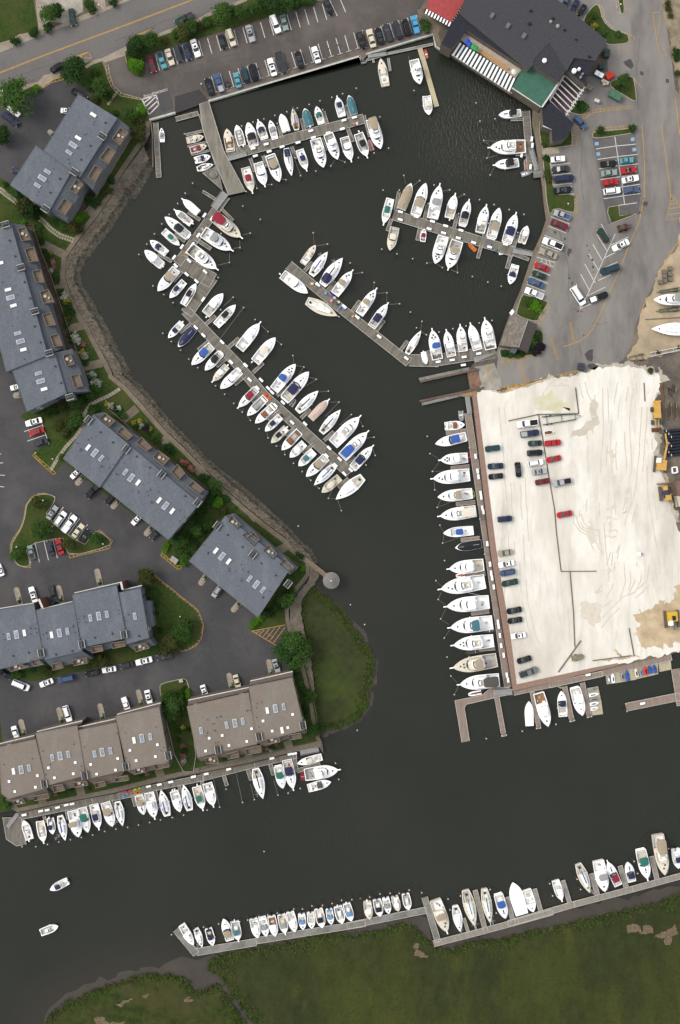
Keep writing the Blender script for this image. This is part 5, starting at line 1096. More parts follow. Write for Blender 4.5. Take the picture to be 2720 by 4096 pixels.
row('boats on the bottom floating dock', 'from west end, bottom floating dock', """
U 245,948 150,792 66 H
312,965 262,820 60 S
395,955 355,808 66 R cn dd o1
478,740 530,912 76 E ct
598,925 562,750 76 C cq p o1
748,893 708,728 74 H o1
815,883 780,730 70 R cy
885,880 850,705 72 H dd o1
965,870 928,695 74 C cy p o1
1040,845 995,675 74 H o1
1103,830 1088,692 62 R cl o1
1172,822 1158,680 64 R o1
1255,815 1218,652 76 C ck o1
1325,790 1302,655 60 R cl o1
1410,782 1370,635 76 C o1
1482,762 1438,612 70 C cl o1
V 155,748 132,592 70 H hc o1
238,725 207,580 74 C ck o1
305,705 276,565 62 R cy o1
380,685 345,555 64 C hc o1
460,675 432,535 68 C o1""")
row('boats on the curved floating dock', 'from angle, curved floating dock', """
V 765,858 668,595 106 F ct hc p
865,845 825,642 78 S
985,825 905,520 98 S cq hc p
1105,800 1052,508 82 S cq hc p
1218,738 1162,552 84 E cb
1275,457 1350,712 116 V cw
1438,692 1385,518 84 R
X 645,700 592,535 70 C p
862,630 770,405 86 S cb hc
978,617 925,378 104 F cy
992,370 1085,572 74 E cr p a
1155,385 1192,542 74 E cn
1315,535 1258,292 94 E cg p
1445,485 1390,172 108 F ct hc a
1558,440 1530,268 76 C cn o1""")
row('boats stored ashore', '', """
h 1352,885 1650,880 90 F cy = white cruiser stored ashore on the dirt yard
1340,1110 1680,1112 104 S dy = white sailboat hull stored ashore on the dirt yard""", z0=LZ+0.9, zt=2.5)
# boat stands
for s, lb in (("h 1450,885 1560,885", 'first'), ("h 1440,1112 1560,1112", 'second')):
    a, b = G2(s, 2.0); t = thing('boat_stand', 'steel boat stands under the %s hull ashore' % lb, 'boat stand', (a[0], a[1], LZ))
    for k in range(3):
        for sy in (-1, 1): MB().bar(((b[0]-a[0])*k/2, sy*1.9, 0.03), ((b[0]-a[0])*k/2, sy*1.2, 1.3), .12).obj('leg', STEEL, t)
# kayaks on the condo dock, skis on pontoons
def small(fn_name, data, z, group):
    pass
row('kayaks on the condo dock', '', """
Q 1043,798 962,822 26 K hx cx = red kayak on the dock below the brown condos
1113,785 1045,805 24 K he ce = green kayak nearest the dock edge below the brown condos
1113,812 1050,832 26 K ho co = orange-yellow kayak on the dock below the brown condos
1008,825 957,862 26 K hl cl = light blue kayak on the dock below the brown condos""", z0=DZ, zt=0.8)
row('kayaks on the zigzag dock', '', """
J 588,325 655,388 26 K ho cx = orange kayak lying on the zigzag dock""", z0=DZ, zt=0.8)
row('skiffs beside the zigzag dock', '', """
J 770,535 835,598 28 D hw cl = narrow white dinghy squeezed beside the lower zigzag leg""")
def ski(p, q, hc, sc, label, z=0.4):
    a, b = G2(p+' '+q.split()[-1], 1.0) if False else (G2(p, 1.0)[0], G2(q, 1.0)[0]); L = math.dist(a, b); t = thing('jet_ski', label, 'jet ski', ((a[0]+b[0])/2, (a[1]+b[1])/2, z), math.atan2(a[1]-b[1], a[0]-b[0]), 'jet skis and small craft on pontoons')
    n = 8; mb = MB(); xs_ = [-L/2+L*k/n for k in range(n+1)]; ys_ = [prof(k/n, 'E')*0.58 for k in range(n+1)]
    rows = [[(xs_[k], ys_[k]*u, 0.5-0.25*abs(u)**3+(0.15 if abs(u) > .9 else 0)) for u in (-1, -.8, -.4, 0, .4, .8, 1)] for k in range(n+1)]
    for k in range(n): mb.strip(rows[k], rows[k+1])
    for s_ in (0, 6): mb.strip([(r_[s_][0], r_[s_][1], 0) for r_ in rows], [r_[s_] for r_ in rows]); mb.strip([r_[s_] for r_ in rows], [(r_[s_][0], r_[s_][1], 0) for r_ in rows])
    mb.obj('hull', paint(hc), t); MB().box(-L*.12, 0, .45, L*.42, .36, .32, taper=.8).obj('seat', paint(sc), t); MB().box(L*.14, 0, .5, .5, .5, .4, taper=.5).obj('cowling', paint(hc), t); MB().bar((L*.1, -.35, .95), (L*.1, .35, .95), .06).obj('handlebar', DARK, t)
for p, q, hc, sc, lb in (("P 1005,875", "P 1015,945", 'y', 'w', 'pale grey jet ski first on the pontoon row'), ("P 1040,870", "P 1048,945", 'w', 'n', 'white jet ski with blue seat, second on the pontoon row'), ("P 1112,855", "P 1125,925", 'y', 'k', 'grey and black jet ski on the second pontoon'), ("P 1150,842", "P 1165,930", 'b', 'b', 'large blue covered jet ski on the second pontoon'),
    ("P 1220,828", "P 1235,900", 'c', 'n', 'yellow jet ski with blue seat on the long pontoon'), ("P 1258,825", "P 1270,895", 'y', 'b', 'grey-blue jet ski beside the yellow one'), ("P 1293,812", "P 1308,885", 'x', 'k', 'red and black jet ski on the long pontoon'), ("P 1328,805", "P 1340,872", 'b', 'b', 'blue covered jet ski beside the red one'), ("P 1365,800", "P 1378,868", 'b', 'b', 'blue covered jet ski last on the long pontoon'),
    ("P 925,985", "P 845,1000", 'y', 'y', 'grey covered jet ski topmost on the side pontoon'), ("P 935,1030", "P 855,1045", 'w', 'g', 'white and green jet ski upper on the side pontoon'), ("P 948,1065", "P 860,1080", 'y', 's', 'dark grey covered jet ski on the side pontoon'), ("P 935,1100", "P 862,1115", 'w', 'g', 'white and green jet ski lower on the side pontoon'), ("P 930,1140", "P 868,1152", 'w', 'y', 'pale covered jet ski lowest on the side pontoon')):
    ski(p, q, hc, sc, lb)
# ------------------------------------------------------------------ mooring piles
PW = mat('pile_timber', C(96,88,74), C(70,64,54), sc=1.2, rough=.9); PCAP = solid(226,228,222, .6)
pm = MB().cyl(0, 0, -1.5, 0.16, 4.4, r1=0.14, n=8).mesh('pile_shaft', PW); pc = MB().cyl(0, 0, 2.85, 0.24, 0.34, r1=0.03, n=8).mesh('pile_cap', PCAP)
def piles(s, where):
    for p in px(s):
        q = W(p, 3.0); t = thing('mooring_pile', 'white capped timber mooring pile '+where, 'piling', (q[0], q[1], 0), group='mooring piles '+where)
        link_child('shaft', pm, t); link_child('cap', pc, t)
piles("B 75,1048 523,985 612,955 697,930 783,903 877,875 960,845 1052,817 1137,788 1230,762 1315,733 1422,690 1158,858 802,965 643,1475 758,1445 870,1408 985,1375 1105,1340 1222,1300 1332,1270 1438,1235 558,1500 940,1235 712,1295 C 235,915 303,1160 190,1198", 'standing off the top dock')
piles("B 138,1435 80,1512 F 515,125 375,142 315,222 248,308 190,382 132,460 72,540 10,622 120,868 205,937 278,1000 198,1240 265,1305 337,1373 402,1443 472,1510 J 220,280 291,347 362,418 430,487 493,552 561,618 632,690 697,753 763,820 831,888 899,953 967,1022 1032,1085 1105,1162 1207,1260", 'on the shore side of the zigzag dock')
piles("F 826,242 963,347 655,458 884,455 804,568 720,685 632,803 750,958 652,1055 832,1038 922,1132 1023,1227 1128,1328 1218,1415 1305,1505 J 1010,230 1105,322 1188,408 1285,505 1375,598 1463,683 1472,827 1400,902", 'on the channel side of the zigzag dock')
piles("C 503,708 990,805 1020,948 1138,930 1050,1100 1075,1238 1100,1370", 'in the upper basin near the restaurant')
piles("G 520,100 645,140 358,215 485,215 758,175 880,213 995,248 1115,290 1230,328 1347,368 1463,405 713,322 950,400 1185,475 1415,548 348,678 467,715 590,753 702,788 823,823 942,862 1058,893 1180,937 1285,968", 'standing off the northeast dock')
piles("F 1378,452 1490,540 G 100,787 195,862 288,940 388,1020 488,1107 573,1172 663,1245 620,1295 698,1350 797,1328 905,1302 1008,1280 1112,1257 1213,1237", 'between the diagonal dock and the shed')
piles("K 215,383 235,518 255,658 273,802 293,940 313,1080 335,1220 350,1357 545,472 627,1030 665,1307 O 282,240 300,388 320,540 348,690 370,840 400,988 427,1135 960,1422 1225,1368 678,1480", 'off the promenade boat row')
piles("R 498,798 627,903 720,880 905,845 985,830 1080,793 1382,722 1357,595 448,940 350,962 165,1002 78,1022 Q 172,1250 280,1250 372,1232 460,1213 551,1195 637,1177 725,1158 820,1130 908,1112 1000,1098 1085,1080 1173,1060 1258,1040 1350,1020", 'below the brown condo dock')
piles("U 70,870 245,835 322,810 440,785 535,770 605,768 668,755 755,728 825,715 900,700 1030,668 1098,668 1172,645 1255,640 1330,625 1405,600 1485,595 1552,585 V 82,585 155,575 235,550 315,545 387,545 465,520 563,540", 'behind the bottom floating dock')
piles("V 770,590 785,675 868,565 1100,515 1148,700 X 80,605 548,560 570,655 763,525 790,605 1210,385 1237,480 1480,285", 'off the curved floating dock')
piles("P 175,1358 208,1353 445,1303 475,1298 710,1245 742,1238 847,1215 877,1208 1145,1110 1155,1168", 'at the tips of the brown bottom docks')
# mooring lines
ROPE = solid(150,148,140, .8)
def rope(s, where):
    p = px(s)
    for k in range(0, len(p)-1, 2):
        a, b = W(p[k], 2.5), W(p[k+1], 1.4); MB().bar((a[0], a[1], 2.5), (b[0], b[1], 1.3), .07).obj('mooring_line', ROPE, label='thin mooring line from pile to boat '+where, cat='rope', group='mooring lines '+where)
rope("J 828,43 833,108 913,133 852,122 913,133 870,195 1010,230 955,212 1010,230 915,290 1105,322 1025,330 1188,408 1115,408 1188,408 1080,520 1285,505 1190,590 1375,598 1355,555 1463,683 1410,692 1472,827 1455,775 1207,1260 1175,1172 1105,1162 1165,1168 967,1022 935,995 1032,1085 1000,1060 1105,1162 1135,1095 763,820 760,785 697,753 740,755 632,690 622,645 493,552 470,518 430,487 395,455 430,487 437,455", 'along the lower zigzag dock')
rope("F 750,958 672,1030 832,1038 650,1280 1023,1227 970,1180 1128,1328 1083,1290 884,455 825,470 804,568 800,510 804,568 750,575 720,685 625,708 720,685 722,605 632,803 590,745 1378,452 1385,545 1490,540 1412,553", 'along the upper zigzag dock')
rope("G 520,100 535,165 645,140 590,185 880,213 825,225 995,248 940,275 288,940 282,1000 388,1020 310,1025 388,1020 385,1105 488,1107 408,1112 663,1245 650,1320 698,1350 655,1325 702,788 745,785 823,823 780,795 942,862 890,840 942,862 935,775 195,862 130,870", 'in the eastern basin')
rope("K 235,518 300,555 255,658 350,655 255,658 310,580 273,802 265,715 273,802 305,825 293,940 405,895 293,940 318,880 313,1080 340,1130 335,1220 345,1155 335,1220 470,1175 O 282,240 325,285 300,388 325,325 300,388 355,430 320,540 360,460 320,540 385,585 348,690 390,625 400,988 450,1045 427,1135 460,1065", 'off the big cruisers')
rope("B 1222,1300 1255,1255 1332,1270 1285,1250 985,1375 935,1240 643,1475 610,1345 758,1445 715,1450 870,1408 825,1400 R 627,903 575,665 720,880 690,760 905,845 870,720 985,830 1020,790 448,940 400,720 C 1050,1100 1160,1108 1050,1100 1100,1145 1075,1238 1095,1185 1075,1238 1160,1215 1100,1370 1135,1305", 'in the outer slips')
# dock boxes
BX = MB().box(0, 0, 0, 1.5, 0.62, 0.55, taper=.94).mesh('box_body', solid(228,230,226, .5)); BL = MB().box(0, 0, 0.55, 1.58, 0.7, 0.1, taper=.9).mesh('box_lid', solid(238,240,238, .45))
def boxes(s, where, rot):
    for w_ in px(s):
        q = W(w_, 1.0); t = thing('dock_box', 'white lidded dock box '+where, 'dock box', (q[0], q[1], DZ+0.01), R(rot), group='dock boxes '+where); link_child('body', BX, t); link_child('lid', BL, t)
boxes("B 612,1163 715,1130 1065,1025 1325,942 1407,920 738,1187 840,1150 965,1117 1085,1078 1202,1042 1312,1010 630,1222", 'on the top dock', 16)
boxes("F 525,315 583,340 405,480 478,472 348,562 432,545 287,645 515,975 G 1365,1170 1370,1180", 'on the upper zigzag dock', 54)
boxes("F 300,710 405,672 530,758 463,833 385,778 457,1195 517,1257 663,1310 657,1395 733,1465 848,1490 J 455,120 340,95 405,155 487,233 548,297 577,235 633,300 663,332 690,435 748,412 820,568 922,578 1090,828 1160,902 1110,768 1193,855 1230,970 1280,940", 'on the lower zigzag legs', -44)
boxes("G 493,387 618,425 745,462 848,497 968,532 1318,642 492,448 718,520 832,553 947,592 1067,628 1192,663", 'on the northeast dock', -16)
boxes("G 53,1130 155,1212 327,1365 540,1535 F 1415,860 g 890,805", 'on the diagonal dock', -38)
boxes("G 790,1562 900,1548 993,1525 1108,1498 a 795,345", 'on the shed dock', 8)
boxes("C 1425,1090 1430,1140 1345,1215 1415,1308", 'on the east wall dock', 84)
boxes("K 592,540 608,655 615,700 632,830 637,860 645,945 653,975 684,1225 706,1385 715,1460 O 705,112 715,180 722,220 735,290 768,565 773,600 783,670 793,750 813,825 837,980 847,1020", 'on the promenade dock', 97)
boxes("Q 190,998 320,968 370,960 452,940 520,920 565,912 1165,775 1250,760 1340,740 1518,698 R 65,740 242,700 343,677 520,640 858,555 1000,522 1035,517 P 848,880 1275,1105", 'on the condo dock', 13)
# ------------------------------------------------------------------ vehicles
CAR = dict(w=(236,238,238), k=(22,24,28), n=(38,50,84), s=(186,188,192), y=(120,124,128), d=(56,60,66), r=(196,34,44), m=(118,34,44), g=(36,66,54), q=(96,170,184), b=(70,96,136), t=(176,168,148), c=(232,222,196), l=(86,172,216), G=(150,172,164), T=(30,70,78), o=(206,70,40))
CN = dict(w='white', k='black', n='navy', s='silver', y='grey', d='dark grey', r='red', m='maroon', g='dark green', q='light teal', b='slate blue', t='tan', c='cream', l='bright blue', G='sage green', T='dark teal', o='orange-red')
CT = dict(s=('parked_car', 'sedan', 4.75, 1.8), u=('parked_suv', 'SUV', 4.8, 1.9), p=('pickup_truck', 'pickup', 5.5, 1.95), v=('van', 'van', 5.3, 2.0), f=('convertible', 'convertible', 4.5, 1.8))
CGL = mat('car_glass', C(58,68,76), C(36,44,50), sc=1.5, rough=0.1, spec=0.6); TYRE = solid(30,30,32, .9); LAMP = solid(232,232,224, .2); BEDM = solid(62,62,64, .8)
_cc = {}
def car_meshes(ty, col, bed=None):
    k = (ty, col, bed)
    if k in _cc: return _cc[k]
    _, _, L, Wd = CT[ty]; P = solid(*CAR[col], rough=0.25); parts = []
    hh = dict(s=.86, u=1.0, p=1.05, v=1.0, f=.85)[ty]
    def outline(l, w, r=0.35, n=4):
        o = []
        for sx, sy, a0 in ((1,1,0), (-1,1,90), (-1,-1,180), (1,-1,270)):
            rr = r if sx > 0 else r*.6
            for j in range(n+1): a = R(a0+90*j/n); o.append((sx*(l/2-rr)+rr*1.0*math.cos(a), sy*(w/2-rr)+rr*math.sin(a)))
        return o
    b = MB(); o1 = outline(L, Wd, .5)
    i = len(b.v); n = len(o1)
    rings = [(0.28, .98), (0.62, 1.0), (hh*.92, .97), (hh, .9)]
    for z, f in rings: b.v += [(x*(.99 if f < 1 else 1), y*f, z) for x, y in o1]
    for q in range(3):
        for kx in range(n): b.f.append((q*n+kx, q*n+(kx+1) % n, (q+1)*n+(kx+1) % n, (q+1)*n+kx)); b.m.append(0)
    b.f.append(tuple(range(3*n, 4*n))); b.m.append(0)
    parts.append(('body', b.mesh('car_body', P, False)))
    x0, x1, top, rk0, rk1 = dict(s=(-1.55, .95, 1.42, .55, .75), u=(-2.2, 1.15, 1.75, .3, .6), p=(-.75, 1.35, 1.75, .25, .6), v=(-2.5, 1.75, 2.0, .15, .6), f=(-.3, .9, 1.0, .1, .3))[ty]
    g = MB(); w0, w1 = Wd*.86, Wd*.7
    bt = [(x0, -w0/2, hh-.02), (x1, -w0/2, hh-.02), (x1+.08, 0, hh-.02), (x1, w0/2, hh-.02), (x0, w0/2, hh-.02)]; tp = [(x0+rk0, -w1/2, top), (x1-rk1, -w1/2, top), (x1-rk1+.06, 0, top), (x1-rk1, w1/2, top), (x0+rk0, w1/2, top)]
    if ty == 'f':
        parts.append(('cabin', MB().box(.0, 0, hh+.005, 1.9, Wd*.66, .02).mesh('cabin_well', DARK))); parts.append(('windscreen', wscreen(.95, Wd*.74, hh, .4, .4, .15).mesh('car_windscreen', CGL)))
        for sy in (-1, 1): parts.append(('seat', MB().box(-.2, sy*.36, hh, .5, .5, .35, taper=.8).mesh('car_seat', solid(150,140,124, .8))))
    else:
        g.strip(bt+[bt[0]], tp+[tp[0]]); parts.append(('window', g.mesh('car_windows', CGL)))
        r_ = MB(); r_.prism([(p[0]*1.0, p[1]*1.03) for p in tp], top-.03, top+.03)
        for s_ in (-1, 1): r_.bar((x0+rk0*.5, s_*(w0+w1)/4, (hh+top)/2), (x0+rk0*1.05, s_*w1/2, top), .1)
        parts.append(('car_top', r_.mesh('car_top', P)))
        if ty in 'uv':
            rl = MB()
            for s_ in (-1, 1): rl.bar((x0+.5, s_*w1*.42, top+.09), (x1-rk1-.2, s_*w1*.42, top+.09), .06)
            parts.append(('luggage_rack', rl.mesh('luggage_rack', BEDM)))
        elif ty == 's' and col in 'wknsr': parts.append(('sunroof', MB().box((x0+rk0+x1-rk1)/2+.2, 0, top+.031, .55, .8, .01).mesh('sunroof', CGL)))
    if ty == 'p':
        l = L/2-.12+x0; parts.append(('truck_bed', MB().box(-L/2+.12+l/2, 0, hh+.004, l-.05, Wd*.78, .015).mesh('truck_bed', BEDM if not bed else solid(*CAR[bed], rough=.5))))
        t_ = MB()
        for s_ in (-1, 1): t_.box(-L/2+.1+l/2, s_*Wd*.42, hh, l, .1, .12)
        t_.box(-L/2+.1, 0, hh, .1, Wd*.8, .12); parts.append(('bed_rail', t_.mesh('bed_rail', P)))
    wh = []
    for sx in (-1, 1):
        for sy in (-1, 1):
            w_ = MB(); cx, cy = sx*L*.31, sy*(Wd/2-.1); i = 0; nn = 10
            for yy in (-.11, .11): w_.v += [(cx+.33*math.cos(2*math.pi*q/nn), cy+yy, .33+.33*math.sin(2*math.pi*q/nn)) for q in range(nn)]
            for q in range(nn): w_.f.append((q, (q+1) % nn, nn+(q+1) % nn, nn+q)); w_.m.append(0)
            w_.f += [tuple(range(nn)), tuple(range(2*nn-1, nn-1, -1))]; w_.m += [0, 0]; parts.append(('wheel', w_.mesh('car_wheel', TYRE)))
    for sy in (-1, 1): parts.append(('headlight', MB().box(L/2-.12, sy*Wd*.36, .55, .28, .36, .18).mesh('car_headlight', LAMP)))
    for sy in (-1, 1): parts.append(('wing_mirror', MB().box(x1-.15, sy*(Wd/2+.08), hh, .16, .2, .14).mesh('car_mirror', P)))
    _cc[k] = parts; return parts
def cars(group, place, data, z=LZ+0.045):
    t0 = None; k = 0
    for ln in data.strip().split('|'):
        over = None
        if '=' in ln: ln, over = [x.strip() for x in ln.split('=')]
        w = ln.split()
        if w[0] in TS: t0 = w[0]; w = w[1:]
        f, r = G2('%s %s %s' % (t0, w[0], w[1]), LZ+1.2); ty, col = w[2], w[3]; bed = w[4] if len(w) > 4 else None
        nm, tn, L, Wd = CT[ty]; lb = '%s, %s' % (over, place) if over and place else over or '%s %s, %s %s' % (CN[col], tn, ORD[k], place); k += 1
        t = thing(nm, lb, dict(s='car', u='SUV', p='pickup', v='van', f='convertible')[ty], ((f[0]+r[0])/2, (f[1]+r[1])/2, z), math.atan2(f[1]-r[1], f[0]-r[0]), group)
        sc = max(.82, min(1.25, math.dist(f, r)/L)); t.scale = (sc, .5*sc+.5, 1)
        for pn, me in car_meshes(ty, col, bed): link_child(pn, me, t)
cars('cars along the planted verge', 'from entrance, row along planted verge', "A 1205,560 1172,428 s m|1290,532 1245,408 p q|1350,505 1308,380 s c|1412,478 1378,352 u d|1482,465 1450,345 s n|1555,440 1508,305 s w|B 385,378 355,270 s k|462,355 415,225 u c|608,322 568,192 s s|815,258 758,108 u w|872,232 838,108 s G|1222,100 1185,10 p k")
cars('cars along the seawall', 'from gangway, row along seawall', "B 248,610 290,740 s k|318,575 368,720 p b s|473,565 502,682 s q|533,528 570,642 u T|598,500 635,628 u k|740,453 780,588 s w|862,572 805,400 p d|958,398 990,528 s k|1088,362 1125,487 s w|1480,375 1438,252 p k|1518,225 1558,365 s c|C 215,215 250,340 s k|275,185 318,318 s d|350,162 397,298 u d|427,148 465,275 u k|495,120 528,258 p l l")
cars('cars by the restaurant', '', "D 655,45 690,-20 s b = slate blue sedan at the edge of the top lot|722,82 768,-8 s n = navy sedan in the top lot bay|780,112 825,35 s k = black sedan nearest the curved grass island|828,1000 742,915 u b = slate blue SUV leaving the restaurant entrance")
cars('cars along the east seawall', 'from crosswalk, bays by east seawall', "D 560,1250 662,1240 p w w|565,1330 700,1316 s d|738,1390 588,1406 v n|722,1480 580,1494 s k|h 582,190 708,236 p s b|692,315 560,262 s m|495,408 650,470 p w k|468,488 605,542 s t|430,598 540,642 s r|412,662 520,704 s g|378,718 503,772 s b|356,798 498,858 p w s")
cars('cars in the double row', 'from top, west side of double row', "D 1072,1275 948,1286 f k|1076,1345 953,1360 s G|1082,1420 968,1432 p r r|1102,1486 972,1502 u w")
cars('cars in the double row', 'from top, east side of double row', "D 1205,1248 1100,1260 s q|1226,1322 1108,1340 f r|1246,1388 1118,1414 s w|1250,1478 1128,1494 s b")
cars('vehicles in the herringbone bays', '', "h 935,320 1003,422 u g = dark green SUV in the herringbone bays|1042,482 1168,418 s w = white sedan in the herringbone bays|945,662 1095,618 v T = dark green box truck in the herringbone bays|815,915 728,778 v w = white work truck at the herringbone foot|1002,832 862,886 p k w = black pickup with white rimmed bed at the herringbone foot")
cars('cars under the slab path condo', '', "I 85,102 165,85 s w = white sedan nosing out beside the west condo|198,385 325,348 s w = white sedan, topmost of three by the slab path|228,460 342,425 s r = red sedan, middle of three by the slab path|370,512 270,542 p d d = dark pickup, lowest of three by the slab path")
cars('cars in front of the middle condo', 'from slab path, outside middle condo', "I 562,800 618,745 s w|678,958 765,865 p k|828,1005 900,935 u k|1035,1170 1102,1100 s w|1185,1280 1240,1222 s d")
cars('cars on the kidney island', 'from top, upper bays of kidney island', "I 440,1030 372,1128 s s|508,1075 435,1178 u w|590,1105 492,1230 p w w|648,1172 572,1270 s c|698,1218 632,1308 f k")
cars('cars on the kidney island', 'from edge, lower bays of kidney island', "I 228,1338 258,1442 p G d|380,1300 408,1412 s d|448,1283 482,1405 s r")
cars('cars in front of the grey lower condo', '', "M 238,192 275,312 s w = white sedan outside the grey lower condo|432,312 392,182 s d = dark grey sedan outside the grey lower condo|-12,30 10,90 s w = white car cut by the photo border by the court")
cars('cars along the lower road', 'from west, kerb of lower road', "M 70,900 10,860 s k|225,990 95,935 v w|310,965 412,925 s w|455,925 580,898 v b|668,880 776,858 s k|798,850 908,832 s w|942,820 1042,792 s d|1062,790 1190,758 s w|1230,750 1352,730 s d")
cars('cars outside the brown condos', 'from west, outside brown condos', "M 102,1285 135,1390 p w w|545,1250 505,1125 u w|1005,1168 965,1058 p w w|1178,1118 1148,1002 s w|N 245,1255 212,1158 s w|500,1190 470,1078 s c|810,1062 775,955 s s")
cars('cars outside the gazebo condo', '', "N 300,462 352,388 u s = silver SUV backed up to the gazebo condo")
cars('cars in the north court', '', "A 560,868 482,862 s w = white sedan half under the north condo eave|675,775 562,700 s k = black sedan beside the north condo gable|140,975 15,885 u n = long navy SUV in the north court|150,900 58,830 s w = white sedan under the trees of the north court|98,1328 172,1352 s n = navy sedan by the north condo court side|12,705 -60,690 s w = white car cut by the photo border on the street edge")
cars('cars on the street', '', "A 575,195 553,62 s g = dark green sedan on the concrete driveway|392,552 490,502 u k = black SUV at the kerb beside the round tree|1372,178 1512,112 p g d = dark green pickup at the kerb by the shrubs")
cars('cars on the shell lot', '', "K 668,484 784,470 u T = dark teal SUV, uppermost by the promenade|688,620 812,612 s n = navy convertible top sedan beside the promenade|695,702 810,690 s k = black sedan below the navy one by the promenade|935,703 922,585 s k = black sedan parked lengthwise in the shell lot|915,292 1086,270 p w k = white pickup with black bed near the trailer|1092,350 946,370 p n s = navy pickup with grey bed cover in the shell lot|1005,440 1114,433 s g = dark green sedan in the shell lot column|1118,508 998,516 u k = black SUV in the shell lot column|1123,580 1005,600 u w = white SUV with dark sunroof in the shell lot column|1154,650 1038,668 s s = silver sedan in the shell lot column|1062,748 1170,728 p m m = maroon pickup lowest in the shell lot column|1262,428 1138,440 p r r = red pickup across the pipe line|1150,572 1264,548 s r = red sedan just below the red pickup|1198,758 1344,728 p s k = silver pickup with black bed across the pipe line|1233,1005 1352,982 s r = red sedan alone in the shell lot|880,1025 766,1036 u n = navy SUV alone beside the promenade")
cars('cars on the shell lot', 'from top, row of four by promenade', "K 768,1305 886,1288 s t|773,1396 896,1372 s w|785,1462 904,1440 u b|800,1545 926,1518 s g")
cars('cars on the shell lot', '', "O 838,486 955,464 s k = black sedan, upper of the close pair by the promenade|845,562 960,544 s k = black sedan, lower of the close pair by the promenade|870,682 986,664 s w = white sedan with black glass low in the shell lot|920,878 1030,846 s k = black sedan second from the shell lot corner|1082,935 938,986 p y d = dark grey pickup nearest the shell lot corner")
# ------------------------------------------------------------------ trees and shrubs
def leafmat(n, c1, c2): return mat(n, C(*c1), C(*c2), sc=1.1, rough=0.95, rnd=0.18)
LM = dict(d=leafmat('leaf_dark', (56,84,42), (38,62,30)), m=leafmat('leaf_mid', (74,102,48), (50,78,36)), l=leafmat('leaf_lime', (92,138,34), (66,108,28)), o=leafmat('leaf_olive', (82,88,46), (58,64,36)), p=leafmat('leaf_purple', (52,44,54), (36,32,40)), k=leafmat('flower_pink', (210,120,130), (70,90,50)), w=leafmat('flower_white', (210,210,200), (76,96,60)), y=leafmat('flower_yellow', (190,176,70), (80,96,44)))
BARK = mat('bark', C(98,84,68), C(70,60,50), sc=3, rough=.95)
def crown_mesh(seed, n, leaf, shape='round'):
    """leaf-sized faces in uneven clumps inside a unit crown (radius 1, height about 1.5)"""
    r = random.Random(seed); mb = MB(); nc = 26; cl = []
    for _ in range(nc):
        a = r.random()*6.28; d = r.random()**.5*.78; z = r.uniform(.25, 1.0)*(1-d*d*.55); cl.append((d*math.cos(a), d*math.sin(a), z, r.uniform(.16, .36)))
    cl.append((0, 0, .75, .4)); cl.append((0, 0, .45, .5))
    for _ in range(n):
        c = r.choice(cl); u = [r.gauss(0, .55) for _ in range(3)]; x, y, z = c[0]+u[0]*c[3], c[1]+u[1]*c[3], c[2]+u[2]*c[3]*.8
        if z < 0.04: z = .04+r.random()*.1
        s_ = leaf*r.uniform(.6, 1.3); a = r.random()*6.28; t_ = r.uniform(-.7, .7); ca, sa = math.cos(a), math.sin(a)
        ax = (ca*s_, sa*s_, t_*s_*.6); bx = (-sa*s_*.6, ca*s_*.6, r.uniform(-.5, .5)*s_)
        mb.poly([(x-ax[0]-bx[0]*.3, y-ax[1]-bx[1]*.3, z-ax[2]-bx[2]*.3), (x+bx[0], y+bx[1], z+bx[2]), (x+ax[0], y+ax[1], z+ax[2]), (x-bx[0], y-bx[1], z-bx[2])])
    return mb
_cm = {}
def crown_data(kind, var, size):
    k = (kind, var, size)
    if k not in _cm: _cm[k] = crown_mesh(hash((var, size)) % 999, {'L': 2600, 'M': 1300, 'S': 520}[size], {'L': .062, 'M': .085, 'S': .12}[size]).mesh('leaves', LM[kind])
    return _cm[k]
_tm = {}
def trunk_mesh(r_, h):
    mb = MB().cyl(0, 0, 0, r_, h*.5, r1=r_*.7, n=7)
    for k in range(6):
        a = k*1.05; mb.bar((0, 0, h*(.3+.03*k)), (math.cos(a)*h*.32, math.sin(a)*h*.32, h*.72), r_*.7)
    return mb
TN = [0]; TREE_AT = {}
def trees(place, data, group):
    """x,y radius kind: radius in survey units; radius over 50 stands on a trunk, smaller is a shrub"""
    t0 = None; its = [x.split() for x in data.split('|')]; cnt = {}
    hn = {'d': 'dark green', 'm': 'mid green', 'l': 'lime green', 'o': 'olive', 'p': 'purple leaved', 'k': 'pink flowering', 'w': 'white flowering', 'y': 'yellow flowering'}
    for w in its:
        if w[0] in TS: t0 = w[0]; w = w[1:]
        rad = float(w[1])*TS[t0][2]*S; kd = w[2]; big = rad > 1.9; h = (rad*1.5+1.2) if big else rad*1.5; q = G2('%s %s' % (t0, w[0]), LZ+h*.7)[0]
        TN[0] += 1; rr = random.Random(TN[0]); word = ('big ' if rad > 3 else '')+('tree' if big else 'shrub'); key = hn[kd]+' '+word; k = cnt.get(key, 0); cnt[key] = k+1
        t = thing('tree' if big else 'shrub', '%s, %s such %s' % (key, ORD[k], place), 'tree' if big else 'shrub', (q[0], q[1], LZ+.02), rr.random()*6.28, group)
        size = 'L' if rad > 3 else 'M' if rad > 1.6 else 'S'; me = crown_data(kd, TN[0] % 3, size)
        c = link_child('crown' if big else 'foliage', me, t, (0, 0, h*.32 if big else -.02), 0, (rad*1.12, rad*1.12*rr.uniform(.9, 1.05), h*.66 if big else h*.8))
        if big:
            key = int(rad)
            if key not in _tm: _tm[key] = trunk_mesh(.1+.03*rad, 1.0).mesh('trunk', BARK)
            link_child('trunk', _tm[key], t, sc=(1, 1, h*.8))
        else: link_child('stem', _stem, t, sc=(rad, rad, h*.6))
